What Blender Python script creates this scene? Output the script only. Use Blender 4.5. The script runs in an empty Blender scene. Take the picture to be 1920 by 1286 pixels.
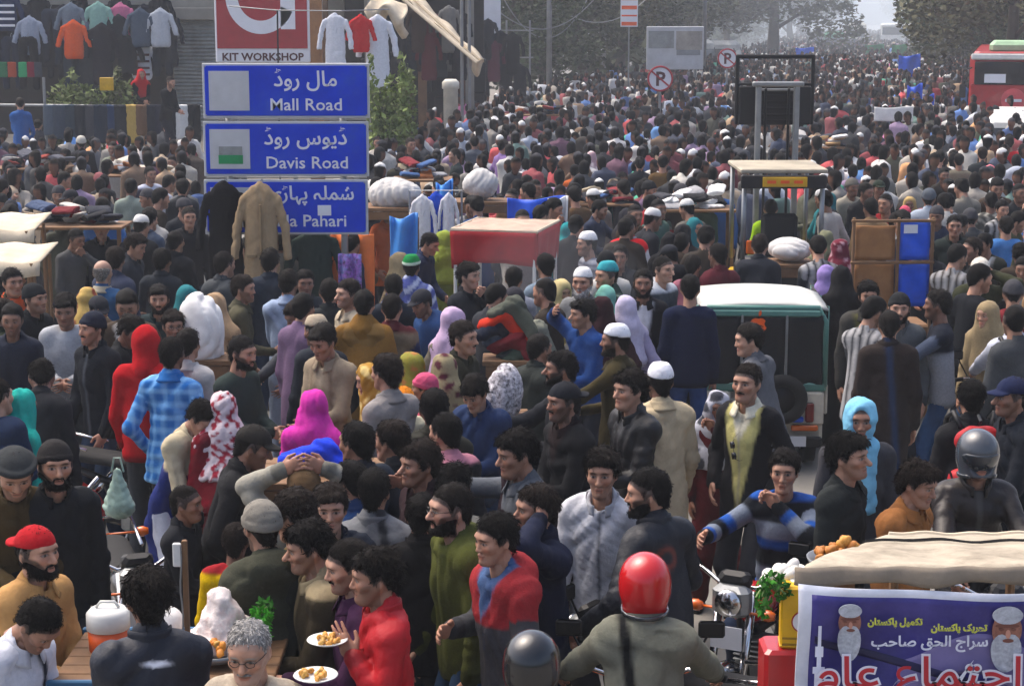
import bpy, math, random
import numpy as np
from mathutils import Vector, Matrix

scene = bpy.context.scene
COL = scene.collection
rnd = random.Random(7)

# ------------------------------------------------------------------ camera
W0, H0, FPX = 1920.0, 1286.0, 3400.0        # photograph's size, focal length in its pixels
CAMZ, HOR = 3.92, 18.0                      # camera height, horizon row
PITCH = math.atan((H0/2-HOR)/FPX)
cam = bpy.data.objects.new('camera', bpy.data.cameras.new('camera')); COL.objects.link(cam)
cam.location = (0, 0, CAMZ); cam.rotation_euler = (math.pi/2-PITCH, 0, 0)
cam.data.sensor_width = 36; cam.data.lens = 36*FPX/W0
cam.data.clip_start = .5; cam.data.clip_end = 1500
scene.camera = cam

# ------------------------------------------------------------------ sky, sun, exposure
SUN_EL, SUN_AZ = math.radians(60), math.radians(-50)     # high, hazy, from the left and behind the crowd
world = bpy.data.worlds.new('World'); scene.world = world; world.use_nodes = True
_nt = world.node_tree; _bg = _nt.nodes['Background']
_sky = _nt.nodes.new('ShaderNodeTexSky'); _sky.sky_type = 'NISHITA'; _sky.sun_disc = False
_sky.sun_elevation = SUN_EL; _sky.sun_rotation = SUN_AZ
_sky.air_density = .7; _sky.dust_density = 6.0; _sky.ozone_density = .4
_nt.links.new(_sky.outputs[0], _bg.inputs[0]); _bg.inputs[1].default_value = .14
_sun = bpy.data.lights.new('sun', 'SUN'); _sun.energy = .55; _sun.angle = math.radians(60); _sun.color = (1, .965, .92)
sun = bpy.data.objects.new('sun', _sun); COL.objects.link(sun); sun.location = (-20, 10, 30)
_d = Vector((math.sin(SUN_AZ)*math.cos(SUN_EL), math.cos(SUN_AZ)*math.cos(SUN_EL), math.sin(SUN_EL)))
sun.rotation_euler = _d.to_track_quat('Z', 'Y').to_euler()
scene.view_settings.view_transform = 'Standard'; scene.view_settings.look = 'None'
scene.view_settings.exposure = 1.42; scene.view_settings.gamma = 1; scene.view_settings.use_curve_mapping = False
scene.cycles.volume_bounces = 1; scene.cycles.max_bounces = 6
scene.cycles.volume_step_rate = 4

# a pixel of the photograph -> a point of the place
_cp, _sp = math.cos(PITCH), math.sin(PITCH)
def ray(u, v):
    cx, cy = (u-W0/2)/FPX, (H0/2-v)/FPX
    return np.array([cx, _cp+cy*_sp, -_sp+cy*_cp])
def at_z(u, v, z):
    r = ray(u, v); t = (z-CAMZ)/r[2]
    return np.array([r[0]*t, r[1]*t, z])
def at_y(u, v, y):
    r = ray(u, v); t = y/r[1]
    return np.array([r[0]*t, y, CAMZ+r[2]*t])
def px(y): return y/FPX*1.0                 # metres per photo pixel at depth y (roughly)
# ------------------------------------------------------------------ helpers
def lin(c):
    """'#rrggbb' -> linear rgb array"""
    if isinstance(c, str):
        c = c.lstrip('#')
        v = np.array([int(c[i:i+2], 16)/255.0 for i in (0, 2, 4)])
        return np.where(v <= .04045, v/12.92, ((v+.055)/1.055)**2.4)
    return np.array(c[:3], float)

def V(*a): return np.array(a, float)
def unit(v):
    v = np.asarray(v, float); n = math.sqrt(float(v @ v)); return v/n if n > 1e-9 else v

def mesh_from(name, v, f, mat=None, col=None, smooth=True):
    """v (n,3) array, f list of tuples or (m,3|4) array -> mesh; col (n,4) point colours"""
    me = bpy.data.meshes.new(name)
    v = np.asarray(v, np.float32)
    if isinstance(f, np.ndarray):
        m, k = f.shape
        me.vertices.add(len(v)); me.vertices.foreach_set('co', v.ravel())
        me.loops.add(m*k); me.loops.foreach_set('vertex_index', f.astype(np.int32).ravel())
        me.polygons.add(m); me.polygons.foreach_set('loop_start', np.arange(0, m*k, k, dtype=np.int32))
        me.update(calc_edges=True)
    else:
        me.from_pydata([tuple(map(float, p)) for p in v], [], f)
    if smooth and len(me.polygons):
        me.polygons.foreach_set('use_smooth', np.ones(len(me.polygons), bool))
    if col is not None:
        a = me.color_attributes.new('Col', 'FLOAT_COLOR', 'POINT')
        a.data.foreach_set('color', np.asarray(col, np.float32).ravel())
    if mat is not None: me.materials.append(mat)
    me.update()
    return me

def link(name, data, parent=None, loc=None, rot=None, scale=None, color=None):
    o = bpy.data.objects.new(name, data); COL.objects.link(o)
    if parent is not None: o.parent = parent
    if loc is not None: o.location = tuple(map(float, loc))
    if rot is not None: o.rotation_euler = tuple(map(float, rot))
    if scale is not None: o.scale = (scale,)*3 if np.isscalar(scale) else tuple(scale)
    if color is not None:
        c = lin(color); o.color = (c[0], c[1], c[2], 1)
    return o

def tag(o, label=None, cat=None, group=None, kind=None):
    if label: o['label'] = label
    if cat: o['category'] = cat
    if group: o['group'] = group
    if kind: o['kind'] = kind
    return o

def empty(name, loc, rz=0, label=None, cat=None, group=None, kind=None):
    o = bpy.data.objects.new(name, None); COL.objects.link(o)
    o.empty_display_size = .2
    o.location = tuple(map(float, loc)); o.rotation_euler = (0, 0, rz)
    return tag(o, label, cat, group, kind)

def copy_tree(o, parent=None):
    c = o.copy(); COL.objects.link(c)
    if parent is not None: c.parent = parent
    for ch in list(o.children): copy_tree(ch, c)
    return c

class MB:
    """mesh builder: collects simple shapes for one mesh"""
    def __init__(self): self.v = []; self.f = []; self.c = []
    def add(self, vs, fs, col=None):
        o = len(self.v)
        self.v += [tuple(map(float, p)) for p in vs]; self.f += [tuple(i+o for i in t) for t in fs]
        c = (1, 1, 1, 1) if col is None else (*lin(col), 0.0)
        self.c += [c]*len(vs)
        return self
    def box(self, c, s, rot=None, col=None, taper=1.0):
        x, y, z = [k/2 for k in s]
        p = [V(-x, -y, -z), V(x, -y, -z), V(x, y, -z), V(-x, y, -z),
             V(-x*taper, -y*taper, z), V(x*taper, -y*taper, z), V(x*taper, y*taper, z), V(-x*taper, y*taper, z)]
        if rot is not None: p = [rot @ q for q in p]
        return self.add([q+np.array(c, float) for q in p],
            [(0, 3, 2, 1), (4, 5, 6, 7), (0, 1, 5, 4), (1, 2, 6, 5), (2, 3, 7, 6), (3, 0, 4, 7)], col)
    def bbox(self, c, s, b=.01, rot=None, col=None):
        """box with chamfered edges"""
        x, y, z = [k/2 for k in s]; b = min(b, x*.9, y*.9, z*.9)
        rows = []
        for zz, ins in ((-z, b), (-z+b, 0), (z-b, 0), (z, b)):
            xx, yy = x-ins, y-ins
            rows.append([V(-xx+b, -yy, zz), V(xx-b, -yy, zz), V(xx, -yy+b, zz), V(xx, yy-b, zz),
                         V(xx-b, yy, zz), V(-xx+b, yy, zz), V(-xx, yy-b, zz), V(-xx, -yy+b, zz)])
        vs = [p for r in rows for p in r]
        if rot is not None: vs = [rot @ q for q in vs]
        fs = []
        for r in range(3):
            for i in range(8): fs.append((r*8+i, r*8+(i+1) % 8, (r+1)*8+(i+1) % 8, (r+1)*8+i))
        fs.append(tuple(range(7, -1, -1))); fs.append(tuple(range(24, 32)))
        return self.add([q+np.array(c, float) for q in vs], fs, col)
    def tube(self, pts, r, n=8, col=None, closed=False):
        pts = [np.array(p, float) for p in pts]; m = len(pts)
        rs = r if hasattr(r, '__len__') else [r]*m
        vs = []; prev = None
        for i, p in enumerate(pts):
            d = unit(pts[(i+1) % m if closed else min(i+1, m-1)]-pts[(i-1) % m if closed else max(i-1, 0)])
            if prev is None:
                a = unit(np.cross(d, V(0, 0, 1) if abs(d[2]) < .9 else V(1, 0, 0)))
            else:
                a = unit(prev-d*(prev @ d))
            prev = a; b = np.cross(d, a)
            for k in range(n):
                t = 2*math.pi*k/n
                vs.append(p+rs[i]*(math.cos(t)*a+math.sin(t)*b))
        fs = []
        for i in range(m if closed else m-1):
            j = (i+1) % m
            for k in range(n):
                fs.append((i*n+k, i*n+(k+1) % n, j*n+(k+1) % n, j*n+k))
        if not closed:
            fs.append(tuple(range(n-1, -1, -1))); fs.append(tuple((m-1)*n+k for k in range(n)))
        return self.add(vs, fs, col)
    def lathe(self, prof, c=(0, 0, 0), n=20, axis='z', col=None, cap=True):
        """prof list of (r, h)"""
        vs = []
        for r, h in prof:
            for k in range(n):
                t = 2*math.pi*k/n; a, b = r*math.cos(t), r*math.sin(t)
                p = (a, b, h) if axis == 'z' else ((h, a, b) if axis == 'x' else (b, h, a))
                vs.append(np.array(p)+np.array(c, float))
        fs = []; m = len(prof)
        for i in range(m-1):
            for k in range(n): fs.append((i*n+k, i*n+(k+1) % n, (i+1)*n+(k+1) % n, (i+1)*n+k))
        if cap: fs.append(tuple(range(n-1, -1, -1))); fs.append(tuple((m-1)*n+k for k in range(n)))
        return self.add(vs, fs, col)
    def grid(self, fn, nu, nv, col=None, thick=0):
        """sheet fn(u,v) u,v in 0..1; with thickness along its normals"""
        P = np.array([[fn(i/nu, j/nv) for j in range(nv+1)] for i in range(nu+1)], float)
        idx = lambda i, j: i*(nv+1)+j
        fs = [(idx(i, j), idx(i+1, j), idx(i+1, j+1), idx(i, j+1)) for i in range(nu) for j in range(nv)]
        vs = P.reshape(-1, 3)
        if thick:
            du = np.gradient(P, axis=0); dv = np.gradient(P, axis=1)
            N = np.cross(du, dv); N /= np.maximum(np.linalg.norm(N, axis=2, keepdims=True), 1e-9)
            Q = (P-N*thick).reshape(-1, 3); n0 = len(vs)
            f2 = [tuple(n0+k for k in reversed(f)) for f in fs]
            rim = [idx(i, 0) for i in range(nu+1)]+[idx(nu, j) for j in range(1, nv+1)] + \
                  [idx(i, nv) for i in range(nu-1, -1, -1)]+[idx(0, j) for j in range(nv-1, 0, -1)]
            f3 = [(rim[k], n0+rim[k], n0+rim[(k+1) % len(rim)], rim[(k+1) % len(rim)]) for k in range(len(rim))]
            vs = np.vstack([vs, Q]); fs = fs+f2+f3
        return self.add(vs, fs, col)
    def mesh(self, name, mat, smooth=False):
        return mesh_from(name, np.array(self.v), self.f, mat, np.array(self.c), smooth)
    def obj(self, name, mat, parent=None, smooth=False, loc=None, rot=None, color=None):
        return link(name, self.mesh(name, mat, smooth), parent, loc, rot, None, color)

def Rz(a): c, s = math.cos(a), math.sin(a); return np.array([[c, -s, 0], [s, c, 0], [0, 0, 1.]])
def Rx(a): c, s = math.cos(a), math.sin(a); return np.array([[1, 0, 0], [0, c, -s], [0, s, c.real]])
def Ry(a): c, s = math.cos(a), math.sin(a); return np.array([[c, 0, s], [0, 1, 0], [-s, 0, c]])

# ------------------------------------------------------------------ materials
def new_mat(name):
    m = bpy.data.materials.new(name); m.use_nodes = True
    nt = m.node_tree; return m, nt, nt.nodes['Principled BSDF']

def nd(nt, typ, **kw):
    n = nt.nodes.new(typ)
    for k, v in kw.items(): setattr(n, k, v)
    return n

def mixc(nt, a, b, fac, mode='MIX'):
    n = nd(nt, 'ShaderNodeMix', data_type='RGBA', blend_type=mode)
    for sock, val in ((0, fac), (6, a), (7, b)):
        if hasattr(val, 'links'): nt.links.new(val, n.inputs[sock])
        elif sock == 0: n.inputs[0].default_value = val
        else: n.inputs[sock].default_value = (*lin(val), 1)
    return n.outputs[2]

def noise(nt, scale, detail=3, rough=.55, coord='Object', stretch=None):
    tc = nd(nt, 'ShaderNodeTexCoord'); out = tc.outputs[coord]
    if stretch:
        mp = nd(nt, 'ShaderNodeMapping'); mp.inputs['Scale'].default_value = stretch
        nt.links.new(out, mp.inputs[0]); out = mp.outputs[0]
    n = nd(nt, 'ShaderNodeTexNoise'); n.inputs['Scale'].default_value = scale
    n.inputs['Detail'].default_value = detail; n.inputs['Roughness'].default_value = rough
    nt.links.new(out, n.inputs['Vector']); return n

def ramp(nt, sock, p0, c0, p1, c1):
    r = nd(nt, 'ShaderNodeValToRGB'); e = r.color_ramp.elements
    e[0].position, e[1].position = p0, p1
    e[0].color = (*lin(c0), 1); e[1].color = (*lin(c1), 1)
    nt.links.new(sock, r.inputs[0]); return r.outputs[0]

def bump(nt, bs, height, strength=.3, dist=.01):
    b = nd(nt, 'ShaderNodeBump'); b.inputs['Strength'].default_value = strength
    b.inputs['Distance'].default_value = dist
    nt.links.new(height, b.inputs['Height']); nt.links.new(b.outputs[0], bs.inputs['Normal'])

def col_mat(name, rough=.85, nscale=9, namt=.35, bscale=55, bstr=.25, bdist=.006, metal=0, coat=0, sheen=0, spec=.4, sss=0, wrinkle=0):
    """vertex colour x object colour (where its alpha allows), with grain and relief"""
    m, nt, bs = new_mat(name); L = nt.links.new
    at = nd(nt, 'ShaderNodeVertexColor', layer_name='Col'); oi = nd(nt, 'ShaderNodeObjectInfo')
    mul = mixc(nt, at.outputs[0], oi.outputs['Color'], at.outputs['Alpha'], 'MULTIPLY')
    n = noise(nt, nscale, 4, .6)
    g = ramp(nt, n.outputs[0], .25, (1-namt,)*3, .75, (1+namt*.3,)*3)
    out = mixc(nt, mul, g, 1.0, 'MULTIPLY')
    L(out, bs.inputs['Base Color'])
    bs.inputs['Roughness'].default_value = rough; bs.inputs['Metallic'].default_value = metal
    bs.inputs['Specular IOR Level'].default_value = spec
    bs.inputs['Coat Weight'].default_value = coat
    bs.inputs['Sheen Weight'].default_value = sheen
    if sss:
        bs.inputs['Subsurface Weight'].default_value = sss; bs.inputs['Subsurface Scale'].default_value = .004
        bs.inputs['Subsurface Radius'].default_value = (1, .4, .25)
    if bstr:
        b2 = noise(nt, bscale, 3, .6); bump(nt, bs, b2.outputs[0], bstr, bdist)
        if wrinkle:
            wn = noise(nt, wrinkle, 2.5, .5, stretch=(1, 1, .55)); wn.noise_type = 'RIDGED_MULTIFRACTAL'; wn.inputs['Distortion'].default_value = .7
            wb = nd(nt, 'ShaderNodeBump'); wb.inputs['Strength'].default_value = .9; wb.inputs['Distance'].default_value = .028; wb.invert = True
            L(wn.outputs[0], wb.inputs['Height']); b1 = [l.from_node for l in bs.inputs['Normal'].links][0]; L(wb.outputs[0], b1.inputs['Normal'])
    return m

def flat_mat(name, c, rough=.6, metal=0, namt=.25, nscale=4, bstr=.15, bscale=40, coat=0, dirt=None, trans=0, alpha=1, spec=.4):
    m, nt, bs = new_mat(name); L = nt.links.new
    n = noise(nt, nscale, 5, .65); c = lin(c)
    g = ramp(nt, n.outputs[0], .3, c*(1-namt), .7, c*(1+namt*.4))
    if dirt:
        n2 = noise(nt, nscale*.45, 6, .7)
        r2 = ramp(nt, n2.outputs[0], .48, (0, 0, 0), .68, (.7, .7, .7))
        g = mixc(nt, g, dirt, r2)
    L(g, bs.inputs['Base Color'])
    bs.inputs['Roughness'].default_value = rough; bs.inputs['Metallic'].default_value = metal
    bs.inputs['Coat Weight'].default_value = coat; bs.inputs['Specular IOR Level'].default_value = spec
    bs.inputs['Transmission Weight'].default_value = trans; bs.inputs['Alpha'].default_value = alpha
    if bstr:
        b2 = noise(nt, bscale, 4, .6); bump(nt, bs, b2.outputs[0], bstr, .005)
    return m

# ------------------------------------------------------------------ signed distance shapes + surface nets
def cap(P, a, b, r0, r1, flat=None):
    x, y, z = P; ab = b-a; L2 = float(ab @ ab)+1e-12
    t = ((x-a[0])*ab[0]+(y-a[1])*ab[1]+(z-a[2])*ab[2])/L2
    t = np.clip(t, 0, 1)
    qx = x-a[0]-t*ab[0]; qy = y-a[1]-t*ab[1]; qz = z-a[2]-t*ab[2]
    if flat is not None:
        n, k = flat
        d = (qx*n[0]+qy*n[1]+qz*n[2])*(k-1)
        qx = qx+d*n[0]; qy = qy+d*n[1]; qz = qz+d*n[2]
    return np.sqrt(qx*qx+qy*qy+qz*qz)-(r0+(r1-r0)*t), t

def ell(P, c, r):
    x, y, z = P
    k = np.sqrt(((x-c[0])/r[0])**2+((y-c[1])/r[1])**2+((z-c[2])/r[2])**2)
    return (k-1)*min(r)

def smin(a, b, k):
    h = np.clip(.5+.5*(b-a)/k, 0, 1)
    return b+(a-b)*h-k*h*(1-h)
def smax(a, b, k): return -smin(-a, -b, k)

def wob(P, rng, f, amp):
    """cheap folded noise, -amp..amp"""
    x, y, z = P; out = 0
    for i in range(3):
        k = rng.normal(size=3)*f*(1+.6*i); ph = rng.uniform(0, 6.28, 2); j = rng.normal(size=3)*f*.7
        out = out+np.sin(x*k[0]+y*k[1]+z*k[2]+ph[0]+1.4*np.sin(x*j[0]+y*j[1]+z*j[2]+ph[1]))/(1+.5*i)
    return out*(amp/2.2)

def crease(P, rng, f, amp, ani=(1, 1, 1)):
    """cloth creases: sharp valleys between soft rolls"""
    x, y, z = P; out = 0; ani = np.array(ani)
    for i in range(2):
        k = rng.normal(size=3)*f*ani*(1+.7*i); ph = rng.uniform(0, 6.28, 2); j = rng.normal(size=3)*f*.8
        b = np.sin(x*k[0]+y*k[1]+z*k[2]+ph[0]+1.7*np.sin(x*j[0]+y*j[1]+z*j[2]+ph[1]))
        out = out+(np.sqrt(np.abs(b)+.01)-.75)/(1+.6*i)
    return out*amp

_EDGES = [(0, 1), (2, 3), (4, 5), (6, 7), (0, 2), (1, 3), (4, 6), (5, 7), (0, 4), (1, 5), (2, 6), (3, 7)]
_CORN = np.array([[i >> 0 & 1, i >> 1 & 1, i >> 2 & 1] for i in range(8)])
def nets(fn, lo, hi, h):
    """surface of fn<0 in the box lo..hi at cell size h -> (verts, quads)"""
    lo = np.asarray(lo, float); hi = np.asarray(hi, float)
    n = np.maximum(((hi-lo)/h).astype(int)+2, 3)
    ax = [(lo[i]+h*np.arange(n[i])).astype(np.float32) for i in range(3)]
    P = (ax[0][:, None, None], ax[1][None, :, None], ax[2][None, None, :])
    D = np.broadcast_to(fn(P), tuple(n)).astype(np.float32)
    D = D.copy()
    for s in (0, -1):
        D[s] = np.maximum(D[s], 1e-3); D[:, s] = np.maximum(D[:, s], 1e-3); D[:, :, s] = np.maximum(D[:, :, s], 1e-3)
    S = D < 0
    cnt = np.zeros(tuple(n-1), np.int8)
    for c in _CORN:
        cnt += S[c[0]:n[0]-1+c[0], c[1]:n[1]-1+c[1], c[2]:n[2]-1+c[2]]
    act = np.argwhere((cnt > 0) & (cnt < 8))
    if len(act) == 0: return np.zeros((0, 3), np.float32), np.zeros((0, 4), np.int32)
    cv = np.stack([D[act[:, 0]+c[0], act[:, 1]+c[1], act[:, 2]+c[2]] for c in _CORN], 1)
    acc = np.zeros((len(act), 3), np.float32); num = np.zeros(len(act), np.float32)
    for a, b in _EDGES:
        va, vb = cv[:, a], cv[:, b]; m = (va < 0) != (vb < 0)
        t = np.where(m, va/(np.where(m, va-vb, 1)), 0)
        p = _CORN[a][None]+t[:, None]*(_CORN[b]-_CORN[a])[None]
        acc += p*m[:, None]; num += m
    v = (act+acc/num[:, None])*h+lo
    idx = -np.ones(tuple(n-1), np.int32); idx[act[:, 0], act[:, 1], act[:, 2]] = np.arange(len(act))
    quads = []
    for axis in range(3):
        s0 = [slice(None)]*3; s1 = [slice(None)]*3
        s0[axis] = slice(0, n[axis]-1); s1[axis] = slice(1, n[axis])
        A, B = S[tuple(s0)], S[tuple(s1)]
        e = np.argwhere(A != B)
        o1, o2 = [(1, 2), (2, 0), (0, 1)][axis]
        e = e[(e[:, o1] > 0) & (e[:, o2] > 0) & (e[:, o1] < n[o1]-1) & (e[:, o2] < n[o2]-1)]
        ins = A[e[:, 0], e[:, 1], e[:, 2]]
        q = []
        for da, db in ((1, 1), (0, 1), (0, 0), (1, 0)):
            w = e.copy(); w[:, o1] -= da; w[:, o2] -= db
            q.append(idx[w[:, 0], w[:, 1], w[:, 2]])
        q = np.stack(q, 1); q[~ins] = q[~ins][:, ::-1]
        quads.append(q)
    q = np.vstack(quads); q = q[(q >= 0).all(1)]
    return v.astype(np.float32), q.astype(np.int32)
MAT = {}
MAT['cloth'] = col_mat('cloth', .9, 30, .16, 60, .4, .008, spec=.15, wrinkle=6.5)
MAT['wool'] = col_mat('wool', .95, 60, .22, 140, .5, .006, spec=.1, wrinkle=5)
MAT['denim'] = col_mat('denim', .9, 10, .4, 60, .3, .006, spec=.15)
MAT['leather'] = col_mat('leather', .45, 9, .3, 30, .35, .010, spec=.28, wrinkle=8)
MAT['nylon'] = col_mat('nylon', .6, 6, .25, 22, .45, .014, spec=.3, wrinkle=7)
MAT['skin'] = col_mat('skin', .55, 40, .18, 120, .12, .002, spec=.4, sss=0)
MAT['hair'] = col_mat('hair', .65, 60, .5, 160, .9, .008, spec=.08)
MAT['gloss'] = col_mat('gloss', .22, 5, .12, 0, 0, 0, coat=.4)
MAT['visor'] = col_mat('visor', .12, 5, .1, 0, 0, 0, coat=.6)
MAT['visor'].node_tree.nodes['Principled BSDF'].inputs['Base Color'].default_value = (.02, .025, .03, 1)
for _l in list(MAT['visor'].node_tree.nodes['Principled BSDF'].inputs['Base Color'].links): MAT['visor'].node_tree.links.remove(_l)
# ------------------------------------------------------------------ heads, hair, hats (head frame: origin mid-head, face to -y)
HEADRES = {0: .0052, 1: .0085, 2: .014}
FACES = [(0, 1.0, 1.0, 1.0, 1.0), (0, 1.12, 1.12, 1.03, 1.04), (0, .92, 1.05, 1.06, .95), (1, .88, .9, 1.0, 1.0),
         (0, 1.06, 1.22, .95, 1.04), (0, .96, .90, 1.03, 1.0), (0, 1.16, 1.0, 1.0, 1.08)]      # feminine, jaw, nose, length, width
def head_sdf(P, var=0):
    fem, jaw, nose, ln, wx = FACES[var]
    x, y, z = P; z = np.where(z < 0, z/ln, z); x = x/wx; P = (x, y, z)
    d = ell(P, (0, .016, .034), (.077, .094, .086))
    f = cap(P, V(0, -.032, .02), V(0, -.054, -.082), .066, .036*jaw, (V(0, 1, 0), 1.05))[0]
    d = smin(d, f, .03)
    for s in (-1, 1):
        d = smin(d, cap(P, V(s*.050, .004, -.03), V(s*.022, -.055, -.092), .026*jaw, .022*jaw)[0], .03)   # jaw
        d = smin(d, ell(P, (s*.043, -.060, -.018), (.026, .024, .022)), .025)                              # cheekbone
    d = smin(d, ell(P, (0, -.084, -.094), (.02*jaw, .016, .017)), .02)                                     # chin
    d = smin(d, cap(P, V(-.038, -.080, .030), V(.038, -.080, .030), .011, .011, None)[0], .022)             # brow
    for s in (-1, 1):
        d = smax(d, -ell(P, (s*.032, -.106, .008), (.019, .019, .0125)), .016)                             # socket
        d = smin(d, ell(P, (s*.032, -.0765, .006), (.0145, .0145, .0115)), .003)                           # eyeball
    n = cap(P, V(0, -.086, .016), V(0, -.108*(.5+.5*nose), -.026), .008, .0125*nose)[0]
    for s in (-1, 1): n = smin(n, ell(P, (s*.0115, -.098, -.031), (.009, .010, .008)), .008)
    d = smin(d, n, .009)
    d = smin(d, cap(P, V(-.017, -.0905, -.0565), V(.017, -.0905, -.0565), .0066, .0066)[0], .007)           # lips
    d = smin(d, cap(P, V(-.014, -.0895, -.0690), V(.014, -.0895, -.0690), .0074, .0074)[0], .007)
    d = smax(d, -np.minimum(cap(P, V(-.023, -.0975, -.0650), V(0, -.1005, -.0622), .0028, .0030)[0], cap(P, V(.023, -.0975, -.0650), V(0, -.1005, -.0622), .0028, .0030)[0]), .004)
    for s in (-1, 1):                                                                                       # ears
        e = ell(P, (s*.0815, .012, -.002), (.010, .021, .032))
        e = smax(e, -ell(P, (s*.094, .008, .002), (.010, .011, .018)), .006)
        d = smin(d, e, .008)
    nk = cap(P, V(0, .018, -.06), V(0, .040, -.20), .054-.007*fem, .060-.008*fem)[0]
    nk = smin(nk, cap(P, V(0, -.03, -.11), V(0, -.012, -.16), .012, .01)[0], .03)
    d = smin(d, nk, .02)
    return d

_heads = {}
def head_mesh(lod, var):
    """verts, quads, masks"""
    k = (lod, var)
    if k in _heads: return _heads[k]
    v, q = nets(lambda P: head_sdf(P, var), (-.105, -.135, -.185), (.105, .125, .128), HEADRES[lod])
    x, y, z = v.T; z = np.where(z < 0, z/FACES[var][3], z); x = x/FACES[var][4]; ax = np.abs(x)
    sm = lambda e, w: np.clip(.5-e/w, 0, 1)
    w = .5
    M = {}
    front = (y < -.055)
    M['eye'] = sm(np.sqrt(((ax-.032)/.0155)**2+((z-.006)/.0062)**2)-1, w)*front
    M['iris'] = sm(np.sqrt(((ax-.0325)/.0065)**2+((z-.0065)/.0065)**2)-1, w)*front
    M['lid'] = sm(np.abs(np.sqrt(((ax-.032)/.0175)**2+((z-.0065)/.0085)**2)-1)-.15, .4)*front*(z > .004)
    M['brow'] = sm(np.sqrt(((ax-.033)/.022)**2+((z-.027+.15*(ax-.03)**2/.02)/.0065)**2)-1, .6)*front
    M['lip'] = sm(np.sqrt((ax/.025)**2+((z+.0625)/.0115)**2)-1, .4)*front
    M['mouth'] = sm(np.sqrt((ax/.023)**2+((z+.0625)/.0028)**2)-1, .8)*front
    M['nostril'] = sm(np.sqrt(((ax-.009)/.005)**2+((z+.0375)/.004)**2)-1, .8)*(y < -.085)
    bz = np.interp(ax, [0, .02, .035, .055, .07, .085], [-.078, -.072, -.048, -.03, -.01, .0])
    M['beard'] = np.clip((bz-z)/.010+.3, 0, 1)*(y < .012)*np.clip((z+.135)/.012, 0, 1)
    M['beard'] = np.maximum(M['beard'], sm(np.sqrt((ax/.03)**2+((z+.047)/.0075)**2)-1, .5)*front)*(1-M['lip'])
    M['scalp'] = np.clip((z-hairline(x, y))/.008+.5, 0, 1)
    M['cheek'] = np.exp(-(((ax-.043)/.022)**2+((z+.025)/.02)**2))*front
    M['low'] = np.clip((-.05-z)/.06, 0, 1)
    _heads[k] = (v, q, M)
    return _heads[k]

def hairline(x, y):
    ax = np.abs(x)
    f = np.interp(y, [-.12, -.075, -.055, -.035, -.018, .02, .05, .09], [.064, .060, .046, .030, -.018, .012, -.055, -.075])
    return f-np.where(y < -.05, .10*np.clip(ax-.045, 0, 1)*6*.12, 0)

SKINS = ['#8a6450', '#7a5644', '#98715b', '#6c4b3b', '#a27c67', '#573c30', '#ad8a75']
def skin_cols(M, n, tone, stubble=.5, browk=1.0, lipk=1.0, fem=0, hairc='#0c0a09'):
    s = lin(tone)*1.22
    c = np.repeat(s[None], n, 0)
    def mix(col, m):
        nonlocal c
        m = np.asarray(m)[:, None]; c = c*(1-m)+lin(col)[None]*m if not isinstance(col, np.ndarray) else c*(1-m)+col[None]*m
    mix(s*np.array([1.18, .86, .8]), M['cheek']*.55)
    mix(np.array(lin(hairc))*1.5+s*.12, M['beard']*stubble)
    mix(s*np.array([.95, .55, .55]), M['lip']*.75*lipk)
    mix(s*.25, M['mouth']); mix(s*.3, M['nostril'])
    mix(s*.22, M['lid']*.95)
    mix(np.array([.24, .21, .19]), M['eye']); mix(np.array([.010, .007, .005]), np.clip(M['iris']*1.6, 0, 1))
    mix(lin(hairc)*1.2, M['brow']*.85*browk)
    mix(lin(hairc)*1.3, M['scalp']*.9)
    return c

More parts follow.
